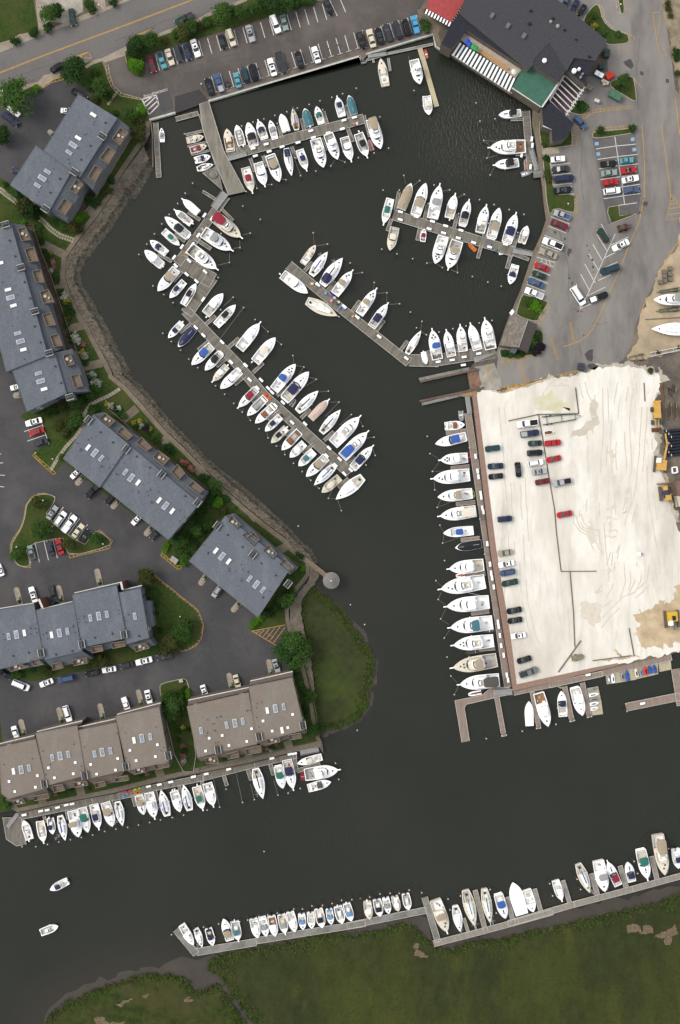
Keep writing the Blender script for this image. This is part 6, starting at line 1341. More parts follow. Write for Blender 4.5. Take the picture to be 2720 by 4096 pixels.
_stem = MB().bar((0, 0, 0), (.25, .1, 1), .07).bar((0, 0, 0), (-.2, .2, .9), .06).bar((0, 0, 0), (0, -.25, .9), .06).mesh('stems', BARK)
trees('from west, north condo grounds', "A 135,745 130 m|20,1060 70 d|565,545 104 d|45,1445 26 d|780,680 72 m|700,650 45 m|740,555 34 m|835,735 40 m|740,780 34 o|285,690 32 l|895,880 26 m|1020,880 55 m|1090,950 40 o|1112,850 42 l|1085,1060 56 o|1110,1010 40 o|870,1410 30 d|850,1490 30 o", 'trees round the north condominiums')
trees('from west, above the street', "A 115,305 40 d|262,245 42 d|375,105 74 m|440,70 55 d|370,205 38 d|725,70 34 d|885,15 34 d|690,20 45 m", 'trees above the street')
trees('from west, verge below street', "A 1075,350 78 d|1040,420 50 d|1180,310 66 m|1060,505 56 l|1290,310 32 o|1440,250 56 o|1500,220 46 m|B 15,260 46 m|60,220 50 o|130,200 48 m|200,180 46 o|240,165 44 m|362,95 82 m|440,70 36 m|520,90 55 m|610,55 52 m|690,25 50 d|790,20 80 d|880,15 66 m|960,10 50 d|1050,0 40 m|320,170 26 o", 'trees and shrubs of the planted verge')
trees('between the two northern condos', "E 110,40 60 m|180,140 70 o|220,180 62 d|270,200 44 d|430,260 46 d|480,290 44 m|560,320 52 o|620,310 44 o|610,230 36 l|600,275 34 l|640,215 34 l|700,90 42 d|750,110 38 d|810,30 34 o|325,425 26 d|290,330 24 m|300,370 24 m|310,290 24 m|275,310 22 d|185,270 18 l", 'trees and shrubs between the northern condos')
trees('in the beds below the west condo', "E 350,495 22 d|370,520 24 d|390,510 18 y|380,560 24 d|410,580 22 k|420,620 20 k|400,650 20 w|430,690 26 m|437,735 24 d|470,820 30 d|500,850 32 w|520,890 30 y|540,930 30 d|560,970 30 d|505,1000 26 d|530,1030 26 o|515,1075 26 d|545,1150 26 d|580,1160 32 w|600,1200 32 w|560,1200 26 d|650,1230 20 k|640,1290 26 y|660,1320 30 w|665,1370 26 d|720,1470 32 w|735,1520 34 w|700,1490 26 d|I 715,30 34 d|760,70 32 w", 'garden shrubs below the west condo')
trees('round the slab path', "I 690,130 50 d|740,110 44 m|650,170 46 d|600,210 52 d|530,215 42 d|480,235 46 o|420,260 44 d|360,290 40 m|600,330 52 m|580,370 46 m|520,350 40 o|450,400 46 o|500,450 40 o|540,410 36 m|720,270 36 m|700,300 30 m|760,260 28 d|480,640 26 m", 'trees and shrubs round the slab path')
trees('beds of the middle condo', "I 835,225 22 y|870,240 26 w|900,270 26 d|930,260 22 w|940,300 26 d|975,320 24 m|1045,370 22 y|1070,400 24 d|1095,360 22 y|1110,400 24 w|1145,410 32 p|1175,420 20 y|1170,450 22 d|1210,480 28 m|1235,510 26 m|1320,575 30 d|1300,560 24 d|1350,600 22 d|1430,680 20 k|1460,690 20 k|1490,725 22 k|1505,745 22 k|J 120,990 26 d|160,1000 24 d", 'garden shrubs of the middle condo')
trees('between middle and gazebo condos', "J 215,1050 52 m|220,1100 46 m|235,1200 44 l|270,1265 38 o|362,1230 20 m|300,1165 30 d|150,1380 46 m|120,1400 36 d|60,1430 46 m|180,1180 40 d|100,1260 46 d|I 1480,1170 50 d|1540,1220 48 m|1420,1310 52 m|1370,1290 40 m|1455,1440 44 m|1430,1390 42 m|1500,1330 44 d|1300,1340 28 l|1290,1370 24 l|1440,1470 34 l|1390,1370 30 d", 'trees between the middle and gazebo condos')
trees('on the kidney island', "I 300,1000 54 o|325,1215 78 m|385,1200 26 w|740,1290 52 m|545,1325 52 o|500,1330 26 m|135,1395 54 m|110,1420 34 m", 'trees on the kidney island')
trees('round the grey lower condo', "M 1145,120 66 o|1120,90 40 d|1195,245 46 m|1440,500 66 m|1400,560 66 m|1460,570 48 m|1340,620 56 o|1290,680 50 o|1370,680 46 o|780,780 56 o|830,760 34 m|740,800 30 m|125,880 42 m|380,865 42 o|250,845 22 m|1250,535 24 d|1225,330 22 d|1225,400 20 d", 'trees round the grey lower condo')
trees('round the gazebo condo', "N 930,830 100 m|870,900 86 d|960,930 84 m|1020,870 66 m|930,1000 54 m|950,800 60 d|870,490 66 m|820,530 46 d|900,440 44 m|740,590 36 d|690,600 30 m|600,690 24 l|625,665 28 l|660,635 28 l|640,650 22 l|950,1080 26 d|975,1150 30 m|1005,1190 28 m|1060,1240 46 m|1040,1280 34 m|1030,1360 26 d|1020,1330 22 d|1035,1410 22 d|1000,245 22 l|985,150 24 d|960,130 20 d|1085,1520 46 m|1110,1500 36 d|N 800,540 36 m", 'trees round the gazebo condo')
trees('between the brown condos', "M 1320,1060 66 m|1370,1120 76 m|1300,1140 56 m|1400,1040 46 m|1350,1190 56 m|1290,1190 36 o|1470,1010 24 l|1475,1050 24 l|1480,1080 20 l|1440,990 20 d|1400,1390 20 d|1430,1440 20 k|1400,1320 22 d|1435,1290 20 y|Q 1435,540 24 k|1440,580 22 w|1430,600 20 k|1500,400 22 m|1470,330 22 d|1450,500 22 d", 'trees between the brown condos')
trees('at the brown condo ends', "Q 45,920 42 m|90,900 26 d|20,890 30 m|R 1185,330 46 m|1160,350 34 m|1215,350 30 o|1110,240 24 d|820,480 16 k|850,495 16 w|890,450 16 k|870,470 16 m|Q 430,840 16 k|500,820 16 m|560,800 18 d|700,800 16 m|1150,680 16 k|1110,690 16 d|R 480,565 14 m", 'shrubs at the brown condo ends')
trees('round the restaurant', "D 1120,640 48 m|1140,600 34 m|1090,670 30 o|790,820 44 d|815,840 34 m|948,1020 32 d|1197,1000 34 d|860,170 34 o|900,200 30 y|880,110 34 m|1085,260 26 m|960,250 28 m|600,40 18 y|680,90 18 o|760,130 18 o|C 590,190 34 m|600,225 30 m|565,160 20 d|610,180 26 m", 'shrubs round the restaurant')
trees('near the seawall walk', "D 520,1230 24 d|545,1250 20 d|530,1370 30 o|545,1400 28 o|525,1345 22 m|500,1130 20 o|h 430,920 44 l|400,900 36 m|460,950 34 l|425,880 30 m|430,1150 46 d|420,1200 44 m|400,1230 36 d|470,1230 36 p|445,1270 44 p|490,1250 28 p|200,1300 24 d|260,1310 26 d|330,1300 28 d|230,1320 20 m|300,1320 22 m", 'shrubs by the shed and seawall')
trees('along the dirt verge', "D 1480,60 26 o|1500,120 24 o|1540,400 36 d|1550,450 28 d|1555,570 26 o|1475,20 24 o|h 1340,1435 24 o|1400,1290 18 o|1560,1250 16 m", 'scrub along the dirt verge')
# ------------------------------------------------------------------ buildings
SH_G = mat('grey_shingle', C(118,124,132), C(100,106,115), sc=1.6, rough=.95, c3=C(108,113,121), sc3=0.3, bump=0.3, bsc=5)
SH_GD = mat('grey_shingle_shaded', C(102,107,115), C(92,97,105), sc=1.6, rough=.95, bump=0.3, bsc=5)  # darker copy of the grey shingle: shade of the steep slopes painted in
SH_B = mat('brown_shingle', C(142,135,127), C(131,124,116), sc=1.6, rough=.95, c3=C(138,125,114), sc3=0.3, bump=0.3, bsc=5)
SH_BD = mat('brown_shingle_shaded', C(122,112,104), C(108,98,92), sc=1.6, rough=.95, bump=0.3, bsc=5)  # brown shingle darkened, so the colour carries the shade of the lower roofs
streaks(SH_G, C(134,140,147), .25, (1, .4, 1, 30), .5, .75, .6); streaks(SH_B, C(156,148,139), .25, (1, .4, 1, 10), .5, .75, .5); streaks(SH_G, C(96,102,112), 3.0, (1, 1, 1, 0), .5, .7, .5); streaks(SH_B, C(116,107,98), 3.0, (1, 1, 1, 0), .5, .7, .5)
SIDE_G = mat('grey_siding', C(118,122,126), C(98,102,106), sc=1.5, rough=.9); SIDE_B = mat('brown_siding', C(124,114,104), C(104,95,88), sc=1.5, rough=.9)
TRIMW = mat('white_trim', C(226,226,222), C(200,200,196), sc=1, rough=.6); DECKW = mat('deck_wood', C(134,118,102), C(112,98,85), sc=1.2, rough=.9); PATIO = mat('patio_boards', C(96,82,70), C(74,63,54), sc=1.2, rough=.9)
SKYL = mat('skylight_glass', C(150,170,190), C(112,130,148), sc=1, rough=.1, spec=.7); SKYW = solid(240,240,238, .5); VENT = solid(64,66,70, .8)
def condo(name, label, roofs, slopes, decks, sky, chim, vents, dots, brown=False, ang=0, small_=''):
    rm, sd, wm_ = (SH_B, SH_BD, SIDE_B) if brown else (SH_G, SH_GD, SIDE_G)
    z0 = LZ; o = G2(roofs[0][0], 9)[0]; t = thing(name, label, 'building', (o[0], o[1], 0)); zr = {}
    loc = lambda pts: [(p[0]-o[0], p[1]-o[1]) for p in pts]
    topz = 0; RP = []
    def ztop(p):
        b = [z for q, z in RP if seg_dist(p, q) < 0]; return max(b) if b else roofs[0][1]
    for i, (s, z) in enumerate(roofs):
        z = z+.05*i; pts = loc(G2(s, z)); RP.append((pts, z)); MB().prism(pts, z0, z-.35).obj('wall', wm_, t); rf = MB().prism(pts, z-.35, z).obj('roof', rm, t); topz = max(topz, z)
        A_, B_ = ribbon(pts, .22, True); mb = MB(); mb.strip(z3(A_, z+.06), z3(B_, z+.06)); mb.strip(z3(A_, z-.4), z3(A_, z+.06)); mb.strip(z3(B_, z+.06), z3(B_, z-.4)); mb.obj('fascia', rm, rf)
    zs = min(z for _, z in roofs)-.9
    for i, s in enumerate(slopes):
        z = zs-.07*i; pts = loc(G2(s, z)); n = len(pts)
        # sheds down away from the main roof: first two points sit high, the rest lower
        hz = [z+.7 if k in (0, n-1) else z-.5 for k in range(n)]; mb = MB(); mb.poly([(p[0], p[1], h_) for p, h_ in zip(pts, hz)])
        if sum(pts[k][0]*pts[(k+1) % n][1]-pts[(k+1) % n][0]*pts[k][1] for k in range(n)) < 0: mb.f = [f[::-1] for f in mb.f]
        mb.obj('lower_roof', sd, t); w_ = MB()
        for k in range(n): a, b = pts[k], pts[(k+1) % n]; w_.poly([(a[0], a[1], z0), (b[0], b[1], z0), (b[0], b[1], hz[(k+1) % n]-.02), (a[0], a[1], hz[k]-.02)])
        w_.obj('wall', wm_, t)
    for i, s in enumerate(decks):
        z = zs-.1+.75+.012*i; pts = loc(G2(s, z)); d = MB().prism(pts, z-1.4, z).obj('balcony', DECKW, t)
        A_, B_ = ribbon(pts, .14, True); mb = MB(); mb.strip(z3(A_, z+.9), z3(B_, z+.9)); mb.strip(z3(A_, z), z3(A_, z+.9)); mb.strip(z3(B_, z+.9), z3(B_, z)); mb.obj('railing', mat('grey_rail', C(150,144,134), C(128,122,113), sc=1, rough=.8) , d)
        cx = sum(p[0] for p in pts)/len(pts); cy = sum(p[1] for p in pts)/len(pts)
        if i % 3 == 0: f = MB().cyl(cx-.5, cy+.2, z, .5, .5, n=10).box(cx+.7, cy-.3, z, .6, .6, .5, .4).obj('patio_furniture', solid(196,190,180,.7), d)
    zt = roofs[0][1]
    for w_ in sky.split():
        if w_ in TS: T_ = w_; continue
        x, y, ty = w_.split(','); big = ty in 'B'; p = loc(G2('%s %s,%s' % (T_, x, y), zt+.3))[0]; zt = ztop(p); l, w = (2.6, 1.35) if big else (2.1, 1.0)
        s_ = MB().box(p[0], p[1], zt-.8, l, w, 1.05, R(ang)).obj('skylight', TRIMW, t); MB().box(p[0], p[1], zt+.25, l*.82, w*.7, .06, R(ang)).obj('pane', SKYW if ty == 'W' else SKYL, s_)
    for w_ in chim.split():
        if w_ in TS: T_ = w_; continue
        x, y = w_.split(',')[:2]; p = loc(G2('%s %s,%s' % (T_, x, y), zt+.8))[0]; zt = ztop(p); c_ = MB().box(p[0], p[1], zt-3, 2.5, 1.8, 3.7, R(ang), side=0).obj('chimney', wm_, t)
        MB().box(p[0], p[1], zt+.7, 2.1, 1.4, .04, R(ang)).obj('chimney_cap', VENT, c_); f_ = MB(); ca, sa = math.cos(R(ang)), math.sin(R(ang))
        for k in range(4): u = -.6+.4*k; f_.cyl(p[0]+u*ca, p[1]+u*sa, zt+.7, .15, .5, n=8)
        f_.obj('flue', solid(120,122,124, .5), c_)
        for s_ in (-1, 1): MB().box(p[0]-sa*s_*.9, p[1]+ca*s_*.9, zt+.68, 2.5, .12, .12, R(ang)).obj('chimney_edge', TRIMW, c_)
    for lst, r_, h_ in ((vents, .36, .4), (dots, .17, .3)):
        T_ = None
        for w_ in lst.split():
            if w_ in TS: T_ = w_; continue
            x, y = w_.split(',')[:2]; p = loc(G2('%s %s,%s' % (T_, x, y), zt+.3))[0]; MB().cyl(p[0], p[1], ztop(p)-.3, r_, .3+h_, r1=r_*.7, n=9).obj('roof_vent', VENT, t)
    for w_ in small_.split():
        if w_ in TS: T_ = w_; continue
        x, y = w_.split(',')[:2]; p = loc(G2('%s %s,%s' % (T_, x, y), zt+.3))[0]; MB().box(p[0], p[1], ztop(p)-.3, .8, .8, .55, R(ang), taper=.9).obj('roof_vent', SKYW, t)
    # windows along the ground-facing walls
    for s, z in roofs:
        pts = loc(G2(s, z)); n = len(pts)
        for k in range(n):
            a, b = Vector(pts[k]), Vector(pts[(k+1) % n]); L_ = (b-a).length
            if L_ < 5: continue
            d = (b-a)/L_; m_ = int(L_/4.5)
            for j in range(m_):
                q = a+d*(L_*(j+.5)/m_)
                for zz in (3.2, 6.2):
                    if zz > z-1.5: continue
                    MB().box(q.x, q.y, zz, 1.3, .16, 1.2, math.atan2(d.y, d.x)).obj('window', CGL if (j+k) % 3 else TRIMW, t)
    return t
def patio(label, s, z=LZ+.35, m=PATIO):
    pts = G2(s, z); a = pts[0]; t = thing('patio_deck', label, 'deck', (a[0], a[1], 0)); MB().prism([(p[0]-a[0], p[1]-a[1]) for p in pts], LZ, z).obj('deck', m, t)
    A_, B_ = ribbon([(p[0]-a[0], p[1]-a[1]) for p in pts], .12, True); mb = MB(); mb.strip(z3(A_, z+.8), z3(B_, z+.8)); mb.strip(z3(A_, z), z3(A_, z+.8)); mb.strip(z3(B_, z+.8), z3(B_, z)); mb.obj('railing', mat('tan_rail', C(150,132,108), C(124,108,90), sc=1, rough=.9), t)
condo('condominium', 'grey roofed condominium at the top of the western shore', [("A 615,740 918,925 625,1388 345,1180", 9.6), ("A 282,1145 560,1340 385,1655 80,1450", 9.0)], ["A 918,925 1012,995 722,1482 625,1388", "A 560,1340 665,1428 518,1728 385,1655"],
    ["A 945,1008 1008,1042 942,1140 885,1092", "A 850,1160 912,1190 850,1290 785,1245", "A 750,1302 805,1330 745,1435 692,1390", "A 603,1412 655,1450 600,1525 550,1490", "E 508,92 572,130 512,222 450,175"], "A 730,898,W 612,1080,W 572,1135,B 540,1193,N 367,1340,N 330,1395,B 292,1452,N", "A 803,1070 580,1345 E 355,165",
    "A 825,960 708,1140 635,1250 465,1395 390,1505", "A 735,955 728,975 680,1048 660,1055 618,1160 535,1250 545,1280 415,1318 370,1420 298,1498 285,1528", ang=-33)
condo('condominium', 'long grey roofed condominium along the west border', [("E -233,380 85,285 372,1315 50,1445", 9.6), ("E 95,1432 430,1300 I 520,142 212,285", 9.0)], ["E 85,285 190,290 482,1262 372,1315", "E 420,1300 560,1262 I 690,125 520,142"],
    ["E 145,330 202,313 245,412 175,422", "E 200,490 268,470 303,580 232,587", "E 258,660 322,648 352,748 288,745", "E 318,822 382,803 428,900 345,912", "E 338,1000 400,980 440,1080 370,1087", "E 398,1165 460,1150 492,1240 428,1252", "E 498,1320 550,1300 588,1385 525,1402", "I 560,8 622,-5 652,88 588,100"], "E 0,592,W 62,800,W 82,862,B 105,925,W 138,1142,N 160,1205,B 183,1270,W 297,1455,N I 318,48,B 345,110,W", "E 45,292 160,625 270,970 382,1297 I 545,172",
    "E 73,415 118,538 190,740 235,868 268,1088 315,1213 427,1400 473,1530", "E 18,738 68,782 135,840 95,1085 225,1290 190,1345 I 345,180", ang=16)
patio('brown terrace behind the upper unit of the north condo', "A 1015,1000 1060,1020 1040,1060 790,1490 722,1482")
patio('brown terrace behind the lower unit of the north condo', "A 722,1482 790,1490 690,1640 570,1760 518,1728 665,1428")
patio('brown boardwalk terrace behind the west condo', "E 195,295 262,300 330,520 400,690 470,900 560,1160 640,1380 I 712,100 690,125 E 560,1262 482,1262")
condo('condominium', 'long grey roofed condominium, middle of the western shore', [("I 495,655 730,312 1010,545 780,880", 9.6), ("I 792,868 1012,548 1562,1010 1320,1290", 9.0)], ["I 730,312 805,290 1092,488 1010,545", "I 1012,548 1092,488 1622,914 1562,1010"],
    ["I 785,340 828,300 905,362 860,405", "I 920,450 962,405 1045,478 1000,512", "I 1075,535 1112,490 1192,570 1150,597", "I 1205,645 1242,595 1332,655 1280,712", "I 1345,760 1392,700 1452,770 1400,822", "I 1475,870 1515,830 1600,900 1560,935"], "I 690,567,W 742,610,B 793,652,N 980,760,N 1028,805,B 1082,843,W 1247,982,W 1297,1025,B 1350,1067,W", "I 695,352 985,580 1265,780 1550,1000",
    "I 785,447 883,527 1067,638 1172,725 1450,950", "I 607,535 690,505 713,495 628,580 625,595 640,590 792,708 785,722 800,718 845,658 887,702 855,725 967,688 910,772 908,782 925,782 1118,855 1158,845 1080,912 1085,925 1172,895 1180,902 1150,912 1240,914 1158,945 1185,992 1180,1003 1193,1003 1408,1058 1442,1113 1408,1145", ang=52)
patio('brown terrace behind the middle condo', "I 835,250 905,305 1040,430 1250,590 1500,790 1640,900 1622,914 1092,488")
condo('condominium', 'grey roofed condominium beside the round gazebo', [("N 110,185 395,-170 905,240 650,625", 9.4)], ["N 395,-170 455,-190 965,240 900,290"],
    ["J 318,1340 350,1298 420,1370 385,1402", "J 430,1452 478,1425 560,1490 510,1532", "N 568,0 620,-42 662,10 625,48", "N 690,100 740,58 802,130 760,168", "N 818,210 862,165 935,232 890,272"], "N 320,103,W 368,147,B 420,188,W 585,323,N 637,368,B 690,410,N", "N 608,133 J 232,1378 N 885,365",
    "N 527,75 675,202 790,297 J 315,1450", "N 225,58 260,115 262,125 255,128 420,240 425,255 425,265 520,213 475,265 530,252 570,265 573,275 525,325 517,338 523,342 690,465 685,475 695,472 778,455 748,490 743,422", ang=52)
patio('brown terrace behind the gazebo condo', "J 330,1258 370,1290 560,1450 N 700,30 985,222 960,255 N 455,-190")
condo('condominium', 'grey roofed condominium with four stepped units by the lower road', [("M -180,405 265,328 342,750 -180,880", 9.0), ("M 282,378 574,316 642,694 350,762", 8.8), ("M 568,256 912,182 990,592 648,665", 9.5), ("M 926,238 1100,204 1166,590 990,640", 9.1)], ["M 342,750 345,805 80,858 0,800", "M 650,692 725,755 415,835 350,762", "M 985,598 990,645 722,712 652,668", "M 1166,590 1215,650 1050,690 985,630"],
    ["M 80,815 150,792 235,812 90,852", "M 240,765 300,755 345,795 275,808", "M 412,795 480,780 500,822 420,842", "M 572,765 682,745 690,785 585,806", "M 720,660 800,645 812,690 730,706", "M 872,630 980,613 988,652 890,672", "M 1055,650 1145,630 1176,668 1070,697"], "M 67,580,N 128,565,B 190,552,W 403,568,W 465,553,B 527,540,N 712,433,N 773,420,B 837,406,N 1055,422,N", "M 318,710 643,640 970,565",
    "M 97,735 220,708 432,725 560,697 742,590 880,558 1087,577", "M 20,565 27,608 232,515 238,522 272,520 235,562 280,552 355,550 360,560 332,570 365,602 570,500 565,508 605,507 612,545 580,552 660,420 655,435 617,443 622,470 672,468 932,378 935,403 1000,408 1008,412 975,430 980,460", ang=-80)
for s, lb in (("M 305,285 335,355", 'first'), ("M 948,150 962,212", 'second')):
    p, q = G2(s, 9); t = thing('party_wall', 'brick party wall rising past the grey roof, %s from the west' % lb, 'wall', (p[0], p[1], LZ)); MB().bar((0, 0, 4), (q[0]-p[0], q[1]-p[1], 4), .45, 8.2).obj('brickwork', mat('brick', C(140,92,72), C(110,76,62), sc=3, rough=.9), t); MB().bar((0, 0, 8.2), (q[0]-p[0], q[1]-p[1], 8.2), .6, .15).obj('coping', TRIMW, t)
t = condo('condominium_wing', 'low grey shingled side wing of the lower road condo', [("M 1125,300 1178,305 1208,498 1165,512", 6.0)], [], [], "", "", "", "")
condo('condominium', 'long brown roofed condominium at the southwest water', [("Q -12,470 278,406 368,788 62,872 12,830", 8.8), ("Q 279,360 604,300 668,690 371,768", 8.9), ("Q 616,336 910,275 980,650 682,720", 8.7), ("Q 906,226 1246,155 1322,582 1002,652", 9.0)], ["Q 368,788 388,850 120,912 40,875", "Q 668,690 645,770 430,822 371,768", "Q 980,650 910,745 752,776 682,722", "Q 1322,582 1335,615 1052,690 1002,652"],
    ["Q 110,885 180,865 202,900 125,917", "Q 270,848 382,830 390,862 275,882", "Q 415,768 492,755 512,802 430,817", "Q 580,740 682,728 692,760 590,777", "Q 745,745 822,730 833,766 755,782", "Q 905,703 1002,688 1012,722 910,737", "Q 1060,630 1132,618 1142,660 1065,672", "Q 1210,600 1322,588 1332,616 1225,637"], "Q 105,658,W 165,645,B 227,632,N 410,550,N 470,537,B 535,524,N 740,523,N 800,508,B 865,497,N 1052,413,W 1112,398,B 1177,387,N", "Q 342,760 662,690 985,622 1318,535",
    "", "Q 395,603 357,682 335,500 252,560 580,445 660,468 638,618 985,355 915,360 987,550 1225,308 1283,472 1265,495 28,606", brown=True, ang=-80, small_="Q 70,738 292,692 380,630 590,588 710,604 922,558 1020,492 1235,447 115,817 277,783 427,708 575,676 757,680 905,648 1068,572 1220,540")
condo('condominium', 'brown roofed condominium nearest the marsh island', [("R 192,150 674,40 742,440 275,547", 8.8), ("R 677,-6 1016,-76 1112,332 742,432", 9.0)], ["R 742,440 780,502 300,580 275,547", "R 1112,332 1132,356 802,466 742,432"],
    ["R 335,550 430,533 442,587 350,592", "R 505,520 592,493 602,542 515,557", "R 650,480 772,453 777,502 665,522", "R 815,400 917,383 922,422 830,437", "R 985,370 1082,353 1092,392 1000,407"], "R 302,338,N 503,295,N 567,280,B 630,265,N 822,180,W 885,165,B 950,152,N 937,335,W", "R 433,490 757,385 1100,298",
    "", "R 353,255 425,238 390,288 405,285 450,230 460,228 402,342 412,340 350,352 352,365 342,383 410,435 433,432 655,185 665,183 683,180 742,127 775,117 737,160 737,235 755,310", brown=True, ang=-80, small_="R 788,263 697,325 467,378 365,400 1020,212 337,500 520,457 660,425 860,342 982,315")
for i, (s, z) in enumerate((("M 290,1325 645,1240 640,1262 290,1345", 7.6), ("Q 610,310 905,245 905,268 612,332", 7.5), ("M 918,1190 1260,1100 1252,1135 925,1208", 7.7), ("Q 0,440 270,375 274,398 -10,462", 7.4), ("N 105,1275 578,1175 578,1205 100,1315", 7.5), ("N 590,1125 922,1050 920,1090 585,1160", 7.7), ("M 0,360 265,318 262,327 -5,375", 7.5), ("M 290,372 570,305 574,316 284,380", 7.3), ("M 585,238 945,155 925,182 575,252", 7.8), ("M 962,215 1112,180 1102,204 945,232", 7.6))):
    pts = G2(s, z); a = pts[0]; brown = i < 6; t = thing('porch_roof', ('brown' if brown else 'grey')+' porch roof with white gutter, %s along the driveways' % ORD[i], 'roof', (a[0], a[1], 0), group='porch roofs over the garage doors')
    loc = [(p[0]-a[0], p[1]-a[1]) for p in pts]; MB().prism(loc, z-.3, z).obj('shingles', SH_BD if brown else SH_GD, t); MB().bar((loc[0][0], loc[0][1], z+.02), (loc[1][0], loc[1][1], z+.02), .28, .2).obj('gutter', TRIMW, t); MB().prism(loc, LZ, z-.35).obj('wall', SIDE_B if brown else SIDE_G, t)
    mb = MB(); L_ = math.dist(loc[0], loc[1]); mb.bar((loc[0][0], loc[0][1], z+.25), (loc[1][0], loc[1][1], z+.25), .1, .1)
for i, (s, w) in enumerate((("M 130,215 162,335", 44), ("M 460,200 488,325", 44), ("M 762,70 790,195", 46), ("M 1085,1015 1118,1140", 40), ("M 785,1125 815,1248", 42), ("M 462,1155 492,1272", 42), ("M 165,1250 198,1380", 44), ("N 735,975 762,1095", 42), ("N 424,1082 450,1205", 42), ("N 205,355 245,300", 46), ("N 460,565 510,510", 46), ("I 610,845 655,795", 46), ("I 888,1030 935,975", 46), ("I 1150,1242 1192,1195", 46), ("I 125,160 170,150", 48), ("A 392,1035 420,1060", 40))):
    p, q = G2(s, LZ+.1); a = math.atan2(q[1]-p[1], q[0]-p[0]); L_ = math.dist(p, q); ww = w*M1; t = thing('driveway_divider', 'rounded concrete driveway divider with planter, %s along the garages' % ORD[i], 'divider', (p[0], p[1], LZ), a, 'driveway dividers outside the garages')
    out = [(0+ww/2*math.cos(R(90+180*k/8)), ww/2*math.sin(R(90+180*k/8))) for k in range(9)]+[(L_, -ww/2), (L_, ww/2)]
    MB().prism(out, 0, .14).obj('slab', CONC, t); MB().box(L_*.55, 0, .14, .9, .6, .7).obj('utility_box', solid(150,158,150, .7), t); link_child('planter_shrub', crown_data('m', i % 3, 'S'), t, (L_*.75, 0, .1), 0, (.7, .7, .7))
# gazebo
p = G2("N 1225,338", 4)[0]; t = thing('gazebo', 'round grey shingled gazebo over the water', 'gazebo', (p[0], p[1], 0)); gz = MB(); n = 24
for k in range(n):
    a0, a1 = 2*math.pi*k/n, 2*math.pi*(k+1)/n; gz.poly([(2.68*math.cos(a0), 2.68*math.sin(a0), 3.4), (2.68*math.cos(a1), 2.68*math.sin(a1), 3.4), (0, 0, 5.0)])
gz.obj('roof', mat('gazebo_shingle', C(140,138,136), C(120,118,116), sc=2, rough=.9), t); MB().cyl(0, 0, 5.0, .16, .4, n=8).obj('finial', SKYW, t); MB().cyl(0, 0, .7, 2.4, .3, n=24).obj('floor', DECKW, t)
for k in range(8): MB().cyl(2.2*math.cos(k*.785), 2.2*math.sin(k*.785), -1, .1, 4.45, n=6).obj('post', TRIMW, t)
# shed
rt, lf = G2("h 243,1005 375,1042 302,1255 152,1238", 3.6), None
t = thing('shed', 'weathered grey shingled shed beside the boat slips', 'shed', (rt[0][0], rt[0][1], 0)); o = rt[0]
r1 = G2("h 375,1042 302,1255", 5.0); e0 = G2("h 243,1005 152,1238", 3.2); e1 = G2("h 452,1075 375,1290", 3.2)
f3 = lambda p, z: (p[0]-o[0], p[1]-o[1], z)
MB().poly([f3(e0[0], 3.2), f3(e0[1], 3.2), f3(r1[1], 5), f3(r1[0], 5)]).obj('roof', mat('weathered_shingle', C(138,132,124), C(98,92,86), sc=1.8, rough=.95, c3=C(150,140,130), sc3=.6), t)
MB().poly([f3(r1[0], 5), f3(r1[1], 5), f3(e1[1], 3.2), f3(e1[0], 3.2)]).obj('roof', mat('shed_shingle_shaded', C(104,98,94), C(84,80,76), sc=1.8, rough=.95), t)  # slope turned from the sun: its shade is put into a darker shingle
MB().bar(f3(r1[0], 5.02), f3(r1[1], 5.02), .25, .08).obj('ridge', mat('ridge_pale', C(176,172,166), C(150,146,140), sc=1, rough=.8), t)
MB().prism([(q[0]-o[0], q[1]-o[1]) for q in (e0[0], e0[1], r1[1], e1[1], e1[0], r1[0])], LZ, 3.15).obj('wall', SIDE_B, t)
pp = G2("h 248,1245 302,1255 275,1302 238,1290", 3.3); MB().prism([(q[0]-o[0], q[1]-o[1]) for q in pp], LZ, 3.35).obj('porch', SH_GD, t)
# restaurant
RB = mat('black_shingle', C(82,82,87), C(70,70,75), sc=1.5, rough=.95, c3=C(76,76,81), sc3=.3, bump=.2, bsc=5); RBD = mat('black_shingle_shaded', C(58,59,68), C(48,49,57), sc=1.5, rough=.95); GRN = mat('green_canopy', C(70,116,98), C(60,102,87), sc=.8, rough=.8); REDC = mat('red_canopy', C(178,78,78), C(160,68,68), sc=.8, rough=.8)  # the slope shingle is the black one with slope shade in its colour
o = G2("C 915,-40", 8)[0]; t = thing('restaurant', 'black roofed waterside restaurant with green canopy and striped awning', 'restaurant', (o[0], o[1], 0))
def rp(nm, s, z, m, zb=LZ, par=None, side=None):
    mb = MB().prism([(p[0]-o[0], p[1]-o[1]) for p in G2(s, z)], zb, z, 0, 1); return mb.obj(nm, [m, side or mat('restaurant_wall', C(120,112,100), C(100,94,86), sc=1, rough=.9)], par or t)
rp('roof', "C 915,-60 1560,-60 D 1000,320 905,475 740,452 680,555 545,330 430,460 420,490 410,515 C 1395,545 930,160 860,95", 8.0, RB)
rp('roof', "D 545,325 740,452 612,642 412,512 432,462", 7.9, mat('black_shingle_b', C(72,72,77), C(62,62,67), sc=1.5, rough=.95))
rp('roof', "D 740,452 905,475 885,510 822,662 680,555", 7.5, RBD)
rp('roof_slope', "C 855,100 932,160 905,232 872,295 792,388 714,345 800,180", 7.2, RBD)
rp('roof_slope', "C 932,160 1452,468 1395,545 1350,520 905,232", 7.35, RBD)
rp('terrace', "C 905,232 1362,520 1300,612 862,310", 5.0, mat('terrace_floor', C(196,184,170), C(176,164,152), sc=1, rough=.8))
rp('canopy', "D 410,514 613,642 480,836 253,685 338,522", 5.6, GRN)
